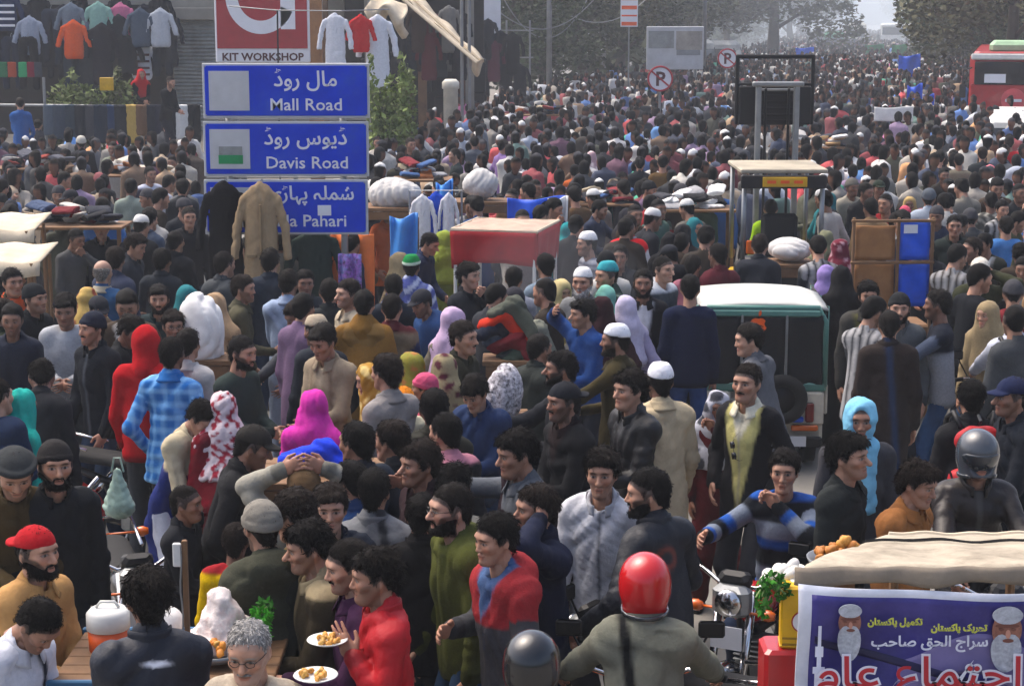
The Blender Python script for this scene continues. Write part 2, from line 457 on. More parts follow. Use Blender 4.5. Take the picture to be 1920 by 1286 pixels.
_parts = {}
def head_part(kind, lod, seed=0):
    """hair and headgear shells, shared between people: returns mesh (or None)"""
    k = (kind, lod, seed)
    if k in _parts: return _parts[k]
    rng = np.random.default_rng(seed*7+len(kind)*13+3)
    h = {0: .0068, 1: .011, 2: .017}[lod]
    mat = MAT['hair']; col = None; glossy = False
    lo, hi = V(-.13, -.15, -.13), V(.13, .15, .16)
    base = lambda P, o: smin(ell(P, (0, .016, .034), (.077+o, .094+o, .086+o)),
                             cap(P, V(0, .055, -.02), V(0, .060, -.085), .045+o*.8, .040+o*.6)[0], .03)
    w1 = rng.integers(1 << 30); strand = lambda P, a: (crease(P, np.random.default_rng(w1+5), 75, a, (1, 1, .35)) if lod < 2 else 0)
    def hl(P, lift=0.0):
        x, y, z = P
        return hairline(x, y)+lift-z
    if kind in ('short', 'crop', 'medium', 'messy', 'swept', 'fringe', 'grey'):
        o, amp, f = dict(crop=(.006, .002, 70), short=(.009, .004, 55), medium=(.013, .006, 48), messy=(.016, .009, 42),
                         swept=(.017, .006, 40), fringe=(.018, .006, 48), grey=(.009, .003, 60))[kind]
        def fn(P):
            x, y, z = P
            hgt = np.clip((z-hairline(x, y))/.045, 0, 1)
            d = base(P, .002)-(o-.002)*(.12+.88*hgt**.7)-o*.4*np.clip((z-.06)/.06, 0, 1)
            d = d-(wob(P, np.random.default_rng(w1), f, amp)+strand(P, amp*1.1))*(.35+.65*hgt)
            if kind == 'fringe':
                d = smin(d, cap(P, V(-.045, -.082, .062), V(.045, -.080, .070), .017, .020)[0]-wob(P, np.random.default_rng(w1), f, amp), .012)
                return smax(d, hl(P, -.022*np.clip((-y-.05)/.03, 0, 1)), .006)
            if kind == 'swept':
                d = smin(d, cap(P, V(-.05, -.075, .070), V(.04, -.085, .092), .018, .024)[0], .02)
            if kind == 'messy':
                d = smin(d, cap(P, V(-.04, -.072, .080), V(.04, -.068, .084), .019, .021)[0]-wob(P, np.random.default_rng(w1+1), f, amp), .02)
            return smax(d, hl(P, -.004)+wob(P, np.random.default_rng(w1+2), 45, .009)+(wob(P, np.random.default_rng(w1+3), 170, .007) if lod < 2 else 0), .003)
    elif kind == 'bald':
        def fn(P):
            x, y, z = P
            d = base(P, .008)-wob(P, np.random.default_rng(w1), 60, .003)
            return smax(smax(d, hl(P, 0), .006), z-.035-.25*np.clip(y, -1, .08), .008)
    elif kind == 'bun':
        def fn(P):
            d = base(P, .012)-wob(P, np.random.default_rng(w1), 50, .004)
            return smax(d, hl(P, 0), .006)
    elif kind == 'cap' or kind == 'capback':
        mat = MAT['cloth']; s = -1 if kind == 'cap' else 1
        lo, hi = V(-.13, -.22, -.06), V(.13, .22, .17)
        def fn(P):
            x, y, z = P
            d = ell(P, (0, .014, .040), (.090, .108, .092))
            d = smin(d, ell(P, (0, .014, .130), (.012, .012, .008)), .006)
            d = smax(d, .038-.12*y*(1 if s < 0 else .6)-z, .004)
            b = ell(P, (0, .014+s*.105, .046+.010), (.078, .080, .060))
            shell = smax(np.abs(b)-.006, .052-.25*np.abs(x)-z, .004)
            shell = smax(shell, z-(.078-.30*np.abs(s*(y-.014)-.1)-2.2*x*x), .004)
            vis = smax(np.abs(z-(.050-2.6*x*x-.16*(s*(y-.014)-.09)))-.007,
                       np.sqrt((x/.078)**2+((s*(y-.014)-.085)/.085)**2)*.08-.08, .004)
            vis = smax(vis, .05-s*(y-.014), .004)
            return smin(d, vis, .004)
    elif kind == 'kufi':
        mat = MAT['cloth']
        def fn(P):
            x, y, z = P
            d = ell(P, (0, .016, .038), (.090, .107, .120))
            d = smax(d, z-.139, .012)
            return smax(d, .050-.14*y-z, .004)-wob(P, np.random.default_rng(w1), 60, .001)
    elif kind == 'topi':     # brimmed green prayer cap with pale band
        mat = MAT['cloth']
        def fn(P):
            x, y, z = P
            d = ell(P, (0, .016, .040), (.090, .107, .120)); d = smax(d, z-.140, .01)
            band = smax(ell(P, (0, .016, .05), (.096, .113, .2)), np.abs(z-.058-.1*(-y))-.014, .004)
            return smax(smin(d, band, .003), .042-.1*y-z, .004)
    elif kind == 'beanie':
        mat = MAT['cloth']
        def fn(P):
            x, y, z = P
            d = ell(P, (0, .018, .040), (.090, .107, .098))-wob(P, np.random.default_rng(w1), 45, .003)
            r = smax(ell(P, (0, .016, .03), (.096, .112, .2)), np.abs(z-(.032-.25*y))-.020, .006)
            return smax(smin(d, r, .006), .012-.28*y-z, .004)
    elif kind == 'pakol':
        mat = MAT['cloth']; lo, hi = V(-.15, -.16, -.02), V(.15, .17, .16)
        def fn(P):
            x, y, z = P
            d = smax(ell(P, (0, .016, .06), (.100, .116, .075)), .05-.1*y-z, .004)
            r = np.sqrt((np.sqrt((x/.098)**2+((y-.016)/.114)**2)*.105-.105)**2+(z-.066+.1*y)**2)-.019
            return smin(d, r, .01)
    elif kind == 'helmet':
        mat = MAT['gloss']; lo, hi = V(-.18, -.2, -.16), V(.18, .2, .2)
        def fn(P):
            x, y, z = P
            d = ell(P, (0, .012, .030), (.118, .140, .128))
            d = smin(d, cap(P, V(0, .02, -.03), V(0, .0, -.08), .112, .104)[0], .03)
            d = smax(d, -.115-.15*y-z, .01)
            d = smax(d, -ell(P, (0, -.17, -.03), (.105, .12, .068)), .008)
            return d
    elif kind == 'rim':
        mat = MAT['visor']; lo, hi = V(-.18, -.2, -.16), V(.18, .2, .2)
        def fn(P):
            x, y, z = P
            return smax(smax(smax(ell(P, (0, .012, .02), (.121, .143, .3)), -ell(P, (0, .012, .02), (.106, .128, .3)), .003), np.abs(z+.106+.15*y)-.012, .004), -.085-y, .004)
    elif kind == 'visor':
        mat = MAT['visor']; lo, hi = V(-.18, -.2, -.16), V(.18, .2, .2)
        def fn(P):
            x, y, z = P
            d = ell(P, (0, .010, .030), (.1195, .1425, .129))
            return smax(smax(d, y+.045, .004), np.abs(z+.018)-.062+.8*np.clip(np.abs(x)-.09, 0, 1), .01)
    elif kind in ('beard', 'beardlong'):
        L = .03 if kind == 'beardlong' else 0
        lo, hi = V(-.11, -.16, -.22), V(.11, .06, .03)
        def fn(P):
            x, y, z = P; ax = np.abs(x)
            bz = np.interp(ax, [0, .018, .030, .045, .06, .085], [-.080, -.078, -.066, -.053, -.040, -.020])
            f = head_sdf(P, seed)+.004-.0095*np.clip((bz+.004-z)/.022, 0, 1)
            f = smin(f, ell(P, (0, -.084, -.094-L), (.022, .018, .022+L)), .02)
            f = f-wob(P, np.random.default_rng(w1), 60, .002)-strand(P, .003)
            d = smax(f, z-bz, .006)
            d = smax(d, y-.006, .006); d = smax(d, -.118-1.4*L-z, .008)
            m = cap(P, V(-.024, -.090, -.053), V(0, -.100, -.046), .005, .0065)[0]
            m = np.minimum(m, cap(P, V(.024, -.090, -.053), V(0, -.100, -.046), .005, .0065)[0])
            m = np.minimum(m, cap(P, V(-.024, -.090, -.053), V(-.032, -.080, -.078), .006, .007)[0])
            m = np.minimum(m, cap(P, V(.024, -.090, -.053), V(.032, -.080, -.078), .006, .007)[0])
            return smin(d, m, .005)
    elif kind == 'moustache':
        lo, hi = V(-.05, -.13, -.08), V(.05, -.05, -.02); oy = -.004 if seed == 1 else 0
        h = min(h, .009)
        def fn(P):
            m = cap(P, V(-.029, -.086+oy, -.056), V(0, -.100+oy, -.046), .005, .0075)[0]
            return np.minimum(m, cap(P, V(.029, -.086+oy, -.056), V(0, -.100+oy, -.046), .005, .0075)[0])
    v, q = nets(fn, lo, hi, h)
    n = len(v); c = np.ones((n, 4))
    if kind in ('short', 'crop', 'medium', 'messy', 'swept', 'fringe', 'grey', 'bald', 'bun', 'beard', 'beardlong', 'moustache'):
        g = 1+.22*np.sin(v[:, 0]*190+9*np.sin(v[:, 2]*37+v[:, 1]*23)+v[:, 1]*160)
        c[:, :3] *= np.clip(g, .5, 1.6)[:, None]
    elif kind == 'topi':
        b = np.clip((.072-.1*v[:, 1]*1-v[:, 2])/.006+.5, 0, 1)[:, None]
        c = c*(1-b)+np.array([*lin('#b9c9b4'), 0])*b
    if n and lod < 2 and kind in ('short', 'crop', 'medium', 'messy', 'swept', 'fringe', 'grey', 'bald', 'beard', 'beardlong'):
        # loose locks lying over the shell
        r2 = np.random.default_rng(seed+41); N = {0: 1500, 1: 600}[lod]; N = N if 'beard' not in kind else N//2
        a = v[q[:, 1]]-v[q[:, 0]]; b = v[q[:, 3]]-v[q[:, 0]]; fn_ = np.cross(a, b); fn_ /= np.maximum(np.linalg.norm(fn_, axis=1), 1e-9)[:, None]
        cen = v[q].mean(1); out = (np.linalg.norm((cen-np.array([0, .016, .0]))/np.array([.077, .094, .1]), axis=1) > 1.0) & ((fn_*(cen-np.array([0, .016, .02]))).sum(1) > 0)
        ids = np.flatnonzero(out)
        if len(ids):
            ids = r2.choice(ids, N); p0 = cen[ids]+r2.normal(size=(N, 3))*h*.4; nn_ = fn_[ids]
            t = np.stack([p0[:, 0]*4, (p0[:, 1]-.02)*5, -np.ones(N)*.55], 1)+r2.normal(size=(N, 3))*.30
            if 'beard' in kind: t = np.stack([p0[:, 0]*3, p0[:, 1]*0-.15, -np.ones(N)], 1)+r2.normal(size=(N, 3))*.25
            t -= nn_*(t*nn_).sum(1)[:, None]; t /= np.maximum(np.linalg.norm(t, axis=1), 1e-9)[:, None]
            L = dict(crop=.012, short=.020, medium=.030, messy=.032, swept=.028, fringe=.030, grey=.018, bald=.012, beard=.012, beardlong=.02)[kind]*r2.uniform(.6, 1.3, N)[:, None]
            sd = np.cross(nn_, t)*r2.uniform(.0011, .0022, N)[:, None]*(1.4 if lod else 1)
            lf = r2.uniform(.001, .0055, N)[:, None]*(1.6 if kind == 'messy' else 1)
            pts = np.stack([p0-sd, p0+sd, p0+t*L*.55+nn_*lf*1.2+sd*.7, p0+t*L+nn_*lf], 1).reshape(-1, 3)
            cc = np.ones((N*4, 4)); cc[:, :3] = np.repeat(r2.uniform(.5, 2.4, N)[:, None], 4, 0)
            c = np.vstack([c, cc]); q = np.vstack([q, np.arange(N*4, dtype=np.int32).reshape(-1, 4)+n]); v = np.vstack([v, pts])
    me = mesh_from(kind, v, q, mat, c) if n else None
    _parts[k] = me
    return me

def glasses_mesh(dark=False):
    k = ('glasses', dark)
    if k in _parts: return _parts[k]
    m = MB()
    for s in (-1, 1):
        m.tube([(s*(.033+.021*math.cos(t)), -.104+.006*abs(math.cos(t)), .004+.015*math.sin(t)) for t in np.linspace(0, 6.28, 15)[:-1]], .0018, 5, '#151312', closed=True)
        m.tube([(s*.054, -.098, .008), (s*.075, -.05, .010), (s*.082, .0, .008)], .0018, 5, '#151312')
        if dark: m.box((s*.033, -.104, .004), (.040, .002, .028), col='#0c0c0c')
    m.tube([(-.012, -.105, .008), (.012, -.105, .008)], .0018, 5, '#151312')
    _parts[k] = m.mesh('glasses', MAT['gloss'], True); return _parts[k]

# hand frame: wrist at origin, fingers along +z, thumb on +x, palm faces -y
_hands = {}
def hand_mesh(pose, lod, side):
    k = (pose, lod, side)
    if k in _hands: return _hands[k]
    curl = dict(relax=.45, flat=.12, grip=1.25, point=1.3)[pose]
    def fn(P):
        d = cap(P, V(.0, 0, -.03), V(.002, 0, .035), .027, .034, (V(0, 1, 0), 1.7))[0]
        d = smin(d, cap(P, V(-.012, 0, .03), V(.012, 0, .075), .026, .026, (V(0, 1, 0), 2.0))[0], .02)
        for i, (fx, L) in enumerate(((.030, .070), (.010, .080), (-.010, .075), (-.029, .058))):
            c = .1 if (pose == 'point' and i == 0) else curl*(1+.12*i)
            p = V(fx, 0, .078 if abs(fx) < .02 else .072); a = c*.5; r = .0088
            for s, seg in enumerate((.45, .32, .26)):
                q = p+V(fx*.06, -math.sin(a)*L*seg, math.cos(a)*L*seg)
                d = smin(d, cap(P, p, q, r, r*.9)[0], .004); p = q; a += c*.75; r *= .9
        t0, t1 = V(.026, -.004, .012), V(.052, -.016, .042)
        t2 = t1+V(.010-.016*curl, -.012*curl-.004, .034)
        d = smin(d, cap(P, t0, t1, .016, .0115)[0], .012); d = smin(d, cap(P, t1, t2, .0110, .0085)[0], .004)
        return d
    h = {0: .0062, 1: .010, 2: .016}[lod]
    v, q = nets(fn, (-.06, -.11, -.06), (.085, .04, .19), h)
    if side < 0: v = v*np.array([-1, 1, 1], np.float32); q = q[:, ::-1]
    _hands[k] = (v, q); return _hands[k]

# ------------------------------------------------------------------ the posed body
def ik(S, T, l1, l2, pole):
    d = T-S; L = math.sqrt(float(d @ d)); L2 = min(L, (l1+l2)*.995); u = d/max(L, 1e-6)
    T = S+u*L2
    a = (l1*l1-l2*l2+L2*L2)/(2*L2); hgt = math.sqrt(max(l1*l1-a*a, 0))
    p = pole-u*float(pole @ u); p = unit(p)
    return S+u*a+p*hgt, T

ARMS = dict(down=(.05, .04, -.53), relax=(.05, .14, -.50), front=(-.13, .30, -.30), reach=(-.02, .48, -.16), low=(-.05, .40, -.34),
            phone=(-.09, .07, .17), chin=(-.17, .20, .08), up=(.02, .24, .42), pocket=(.04, .10, -.43), bars=(.06, .47, -.27),
            back=(-.12, -.12, -.42), side=(.50, .12, -.08), plate=(-.06, .36, -.22), cross=(-.26, .22, -.24), head=(-.06, .02, .30), hip=(.10, .02, -.36))

class Pose: pass
def make_pose(sp):
    """joints in the person's own frame (facing -y, feet on z=0) for a 1.70 m body"""
    p = Pose(); sit = sp.get('sit', 0)
    lean, roll, tw = [math.radians(sp.get(k, d)) for k, d in (('lean', 3), ('roll', 0), ('twist', 0))]
    hipz = .92 if not sit else sp.get('seat', .80)+.10
    if sp.get('squat'): hipz = sp['squat']
    p.hip = V(0, 0, hipz)
    B = Ry(roll) @ Rx(lean); T = B @ Rz(tw)
    p.U = B @ V(0, 0, 1); p.X = T @ V(1, 0, 0); p.F = T @ V(0, -1, 0)
    p.F0 = B @ V(0, -1, 0)
    wd = .5+.5*sp.get('wide', 1.0)
    p.waist = p.hip+p.U*.14; p.chest = p.hip+p.U*.34; p.sc = p.hip+p.U*.475-p.F*.01; p.neck = p.hip+p.U*.535+p.F*.005
    nl = unit(p.U+p.F*.10)
    yaw, pitch, hr = [math.radians(sp.get(k, 0)) for k in ('yaw', 'pitch', 'hroll')]
    # the head does not follow the whole of the trunk's lean
    lean_h = lean*.55+pitch
    p.Rh = Ry(roll*.4) @ Rz(tw+yaw) @ Ry(hr) @ Rx(lean_h)
    p.hs = sp.get('hs', .91)
    p.head = p.neck+nl*.055+p.Rh @ V(0, -.015, .105)
    p.sh = {}; p.el = {}; p.wr = {}
    for s in (-1, 1):
        a = sp.get('al' if s > 0 else 'ar', 'down')
        S = p.sc+p.X*(s*.150*wd)
        off = ARMS[a] if isinstance(a, str) else a
        if len(off) == 2: off = (0, 0, 0)
        tgt = a[1] if not isinstance(a, str) and len(a) == 2 else S+p.X*(s*off[0])+p.F*off[1]+(p.U*.35+V(0, 0, 1)*.65)*off[2]
        name = a if isinstance(a, str) else ''
        if a is not None and name in ('phone', 'chin', 'head'):
            pole = p.X*s*.7-V(0, 0, 1)*.6+p.F*.4
            if name != 'chin': tgt = p.head+p.Rh @ V(s*.10, -.01 if name == 'phone' else .03, -.02 if name == 'phone' else .10)
        elif name == 'up': pole = p.X*s*.8-p.F*.2-V(0, 0, 1)*.3
        elif name == 'hip': pole = p.X*s-p.F*.4
        else: pole = -p.F*.55-V(0, 0, 1)*.5+p.X*s*.45
        p.sh[s] = S; p.el[s], p.wr[s] = ik(S, tgt, .285, .255, pole)
        p.sh[s, 'name'] = name
    p.hj = {}; p.kn = {}; p.an = {}; p.foot = {}
    st = sp.get('stride', .0)
    for s in (-1, 1):
        hj = p.hip+V(s*.074, 0, -.04); p.hj[s] = hj
        if sit:
            kn = V(s*.20, -.40, hipz-.10); an = V(s*.19, -.24, max(hipz-.58, .1)) if sit == 1 else V(s*.2, -.36, .09)
        elif sp.get('squat'):
            kn = V(s*.16, -.36, hipz+.08); an = V(s*.13, -.06, .085)
        else:
            an = V(s*.105, -s*st, .085+abs(st)*.1); kn, an = ik(hj, an, .425, .40, V(s*.08, -1, 0))
        p.kn[s], p.an[s] = kn, an; p.foot[s] = an+V(s*.03, -.17, -.05)
    return p

def tint(rng, n): return None

def arm_prims(P, p, r, rng, bulk, fold):
    out = {}
    for s in (-1, 1):
        d1, t1 = cap(P, p.sh[s], p.el[s], .052*r+bulk, .044*r+bulk)
        d2, t2 = cap(P, p.el[s], p.wr[s]-unit(p.wr[s]-p.el[s])*.012, .045*r+bulk, .034*r+bulk*.9)
        d = smin(d1, d2, .02)
        if fold:
            t = np.where(d1 < d2, t1, 1+t2); ph = rng.uniform(0, 6)
            d = d-fold*2.6*(np.sqrt(np.abs(np.sin(t*9.5+ph+(P[0]*7+P[1]*9)+1.4*np.sin(t*4+ph)))+.01)-.75)*(.4+.6*np.exp(-((t-1.1)/.5)**2))
        out[s] = (d, d1, t1, d2, t2)
    return out

def garment(sp, p, vox, seed):
    """upper garment -> (v,q, info arrays)"""
    kind = sp.get('top', 'jacket'); rng0 = np.random.default_rng(seed)
    wd = (.5+.5*sp.get('wide', 1.0))*.90; fat = sp.get('fat', 1.0)
    bulk = dict(jacket=.011, puffer=.02, coat=.011, kameez=.006, shirt=.004, sweater=.007, hoodie=.012, vest=.007, blazer=.008).get(kind, .008)
    fold = dict(jacket=.006, puffer=.009, coat=.005, kameez=.006, shirt=.005, sweater=.004, hoodie=.006, vest=.006, blazer=.004).get(kind, .005)
    if vox > .035: fold = 0
    hem = dict(jacket=-.10, puffer=-.10, coat=-.34, kameez=-.50, shirt=-.13, sweater=-.09, hoodie=-.10, vest=-.48, blazer=-.19).get(kind, -.1)
    if sp.get('sit') or sp.get('squat'): hem = max(hem, -.12)
    hem = sp.get('hem', hem)
    ph = rng0.integers(1 << 30)
    FL = (p.F, 1.42/fat**.5)
    def fn(P, info=False):
        rng = np.random.default_rng(ph)
        rt = (.150+bulk)*wd
        a, ta = cap(P, p.hip-p.U*.13, p.chest, (.168*fat+bulk)*wd, rt, FL)
        b, _ = cap(P, p.sc-p.X*.13*wd, p.sc+p.X*.13*wd, .076+bulk, .076+bulk)
        a = smin(a, b, .06)
        c1 = cap(P, p.neck-p.U*.01, p.sc+p.X*.16*wd-p.U*.005, .058+bulk, .050+bulk)[0]
        c2 = cap(P, p.neck-p.U*.01, p.sc-p.X*.16*wd-p.U*.005, .058+bulk, .050+bulk)[0]
        a = smin(a, np.minimum(c1, c2), .04)
        a = smin(a, ell2(P, p.chest+p.F*.045, p, (.13*wd, .075, .14)), .05)
        if kind != 'vest' or True:
            pass
        if hem < -.11:                                         # skirt of coat / kameez
            lo_ = p.hip+V(0, 0, hem)-p.F0*.0
            sk, _ = cap(P, p.hip+p.U*.02, lo_, (.155*fat+bulk)*wd, (.175 if kind in ('coat', 'blazer') else .195)*wd, (p.F0, 1.3))
            a = smin(a, sk, .05)
        if fold:
            a = a-wob(P, rng, 7, fold*1.2)-crease(P, rng, 13, fold*(3.6 if vox < .02 else 2.9))
            if kind == 'puffer':
                tu = (P[0]-p.hip[0])*p.U[0]+(P[1]-p.hip[1])*p.U[1]+(P[2]-p.hip[2])*p.U[2]
                a = a-.007*np.abs(np.sin(tu*26))
        ar = arm_prims(P, p, 1.0, rng, bulk, fold)
        d = smin(smin(a, ar[1][0], .03), ar[-1][0], .03)
        # hem
        x, y, z = P
        hp = p.hip+(p.U if hem > -.11 else V(0, 0, 1))*hem
        hn = p.U if hem > -.11 else V(0, 0, 1)
        pl = (hp[0]-x)*hn[0]+(hp[1]-y)*hn[1]+(hp[2]-z)*hn[2]
        # the hem cuts only the trunk, hanging arms stay whole
        d = smin(smin(smax(a, pl, .008), ar[1][0], .02), ar[-1][0], .02)
        if kind in ('jacket', 'puffer', 'coat', 'hoodie', 'blazer', 'kameez', 'shirt', 'vest'):
            cl = .062 if kind in ('jacket', 'puffer', 'coat') else .052
            col = cap(P, p.neck-p.U*.03-p.F*.012, p.neck+p.U*(cl-.028)-p.F*.006, .083, .072)[0]
            d = smin(d, col, .012)
            nk = cap(P, p.neck+p.F*.015, p.neck+p.F*.045+p.U*.10, .050, .066)[0]
            d = smax(d, -nk, .008)
        else:
            nk = ell2(P, p.neck+p.U*.05+p.F*.03, p, (.075, .075, .06)); d = smax(d, -nk, .012)
        if sp.get('hooddown'):
            hd = ell2(P, p.neck-p.F*.085-p.U*.005, p, (.125, .070, .085)); hd = hd-wob(P, rng, 25, .006)
            hr_ = cap(P, p.neck-p.F*.03+p.X*.09+p.U*.02, p.neck+p.F*.075+p.X*.035-p.U*.03, .036, .024)[0]
            hl_ = cap(P, p.neck-p.F*.03-p.X*.09+p.U*.02, p.neck+p.F*.075-p.X*.035-p.U*.03, .036, .024)[0]
            d = smin(d, smin(hd, np.minimum(hr_, hl_), .02), .012)
        if info: return a, ar
        return d
    pts = [p.hip+p.U*hem, p.neck+p.U*.1] + [q for s in (-1, 1) for q in (p.sh[s], p.el[s], p.wr[s])]
    if hem < -.11: pts.append(p.hip+V(0, 0, hem))
    pts = np.array(pts); lo = pts.min(0)-.14; hi = pts.max(0)+.12
    for q in (p.hip, p.sc, p.hip+V(0, 0, max(hem, -.6))):
        lo = np.minimum(lo, q-V(.30*wd, .26, .1)*fat); hi = np.maximum(hi, q+V(.30*wd, .26, .1)*fat)
    lo[2] = max(lo[2], .02)
    v, q = nets(fn, lo, hi, vox)
    P = (v[:, 0], v[:, 1], v[:, 2])
    a, ar = fn(P, True)
    I = dict(P=v)
    w = v-p.hip; I['u'] = w @ p.U; I['x'] = w @ p.X; I['f'] = w @ p.F
    I['arm'] = np.zeros(len(v), int); I['t'] = np.zeros(len(v)); I['out'] = np.zeros(len(v)); I['side'] = np.zeros(len(v)); best = a-.012
    for s in (-1, 1):
        d, d1, t1, d2, t2 = ar[s]
        m = d < best; I['arm'][m] = s; I['t'][m] = np.where(d1 < d2, t1, 1+t2)[m]; best = np.minimum(best, d)
    return v, q, I

def ell2(P, c, p, r):
    x, y, z = P; dx, dy, dz = x-c[0], y-c[1], z-c[2]
    a = dx*p.X[0]+dy*p.X[1]+dz*p.X[2]; b = dx*p.F[0]+dy*p.F[1]+dz*p.F[2]; u = dx*p.U[0]+dy*p.U[1]+dz*p.U[2]
    return (np.sqrt((a/r[0])**2+(b/r[1])**2+(u/r[2])**2)-1)*min(r)

def paint(I, sp, rng, main):
    """colours of a garment: list of layers in sp['paint']; alpha 1 = may be recoloured by the object colour"""
    n = len(I['u']); c = np.ones((n, 4)); c[:, :3] = lin(main)[None]
    if sp.get('proto'): c[:, :3] = 1
    k = .05
    v = I['P']; g = 1+.10*np.sin(v[:, 0]*11+3*np.sin(v[:, 2]*7))*np.sin(v[:, 2]*9+v[:, 1]*13)
    c[:, :3] *= g[:, None]
    u, x, f, t, arm = I['u'], I['x'], I['f'], I['t'], I['arm']
    tor = arm == 0; front = (f > 0.0)
    w = sp.get('_w', .012)
    def put(col, m, al=0.0):
        nonlocal c
        m = np.clip(m, 0, 1)[:, None]; c = c*(1-m)+np.array([*lin(col), al])*m
    st = lambda e: np.clip(.5-e/w, 0, 1)
    hemd = sp.get('top') in ('jacket', 'sweater', 'hoodie', 'puffer')
    lay = list(sp.get('paint', ()))+[('shade', .55, sp.get('top') in ('jacket', 'hoodie', 'coat', 'blazer'), 1)]
    for L in lay:
        k = L[0]; col = L[1] if len(L) > 1 else None
        if k == 'shade':         # seams, cuffs and hems, a tone darker
            f_ = L[1]; m = np.clip(st(u-(-.055))*tor*(1 if hemd else 0)+(t > 1.83)*1.0, 0, 1)
            m = np.maximum(m, .8*st(np.abs(x)-.007)*tor*front) if L[2] else m
            m = np.maximum(m, .6*st(np.abs(t-.02)-.025)*(arm != 0)) if len(L) > 3 else m
            c[:, :3] *= (1-(1-f_)*m)[:, None]
        elif k == 'zip': put(col or '#8a8a88', st(np.abs(x)-.010)*tor*front)
        elif k == 'open':        # open front showing the shirt, V widening upwards
            wd = L[2] if len(L) > 2 else .06
            put(col, st(np.abs(x)-np.clip(wd*(.35+1.1*(u-.05)/.45), .012, .11))*tor*(f > .02)*(u < .56))
        elif k == 'inner':       # shirt collar and V at the throat
            put(col, st(np.abs(x)-np.clip((u-.34)*.42, 0, .09))*tor*(f > -.03))
        elif k == 'collar': put(col, st(.515-u)*tor)
        elif k == 'placket': put(col, st(np.abs(x)-.012)*tor*front*(u > .28))
        elif k == 'vest': put(col, tor*1.0*st(-.16-u if False else (-.12-u)))
        elif k == 'sleeves': put(col, (arm != 0)*1.0)
        elif k == 'cuff': put(col, (t > 1.86)*1.0)
        elif k == 'hem': put(col, st(u-(-.05))*tor)
        elif k == 'yoke': put(col, st(.34-u)*((arm == 0) | (t < .35)))
        elif k == 'upper': put(col, st((L[2] if len(L) > 2 else .3)-u)*tor)
        elif k == 'lower': put(col, st(u-(L[2] if len(L) > 2 else .2))*tor)
        elif k == 'stripes':     # across trunk and sleeves
            per = L[2]; fr = L[3]; ph = L[4] if len(L) > 4 else 0
            q = np.where(tor, u, .5-t*.27)
            put(col, st((np.abs(((q/per+ph) % 1)-.5)-fr/2)*per))
        elif k == 'vstripes':
            per = L[2]; put(col, st((np.abs(((x/per) % 1)-.5)-L[3]/2)*per)*tor)
        elif k == 'plaid':
            per = L[2]
            q = np.where(tor, u, t*.27); r = np.where(tor, x+f*.6, I['P'][:, 0]*1.0+I['P'][:, 1])
            put(col, .55*st((np.abs(((q/per) % 1)-.5)-.2)*per)+.45*st((np.abs(((r/per) % 1)-.5)-.2)*per))
        elif k == 'armstripe':
            put(col, (arm != 0)*st(np.abs(np.abs(I['side'])-.016)-.008)*(I['out'] > 0))
        elif k == 'logo': put(col, st(np.sqrt(((x-L[2])/L[4])**2+((u-L[3])/L[5])**2)*.03-.03)*tor*((f < 0) if L[6] == 'b' else (f > 0)))
        elif k == 'strap':       # bag strap across the back / front
            put(col, st(np.abs(x-L[2]-(u-.3)*L[3])-.022)*tor)
        elif k == 'spots':
            s = np.sin(v[:, 0]*L[2])*np.sin(v[:, 1]*L[2]+1)*np.sin(v[:, 2]*L[2]+2)
            put(col, np.clip((s-.12)*9, 0, 1))
    return c

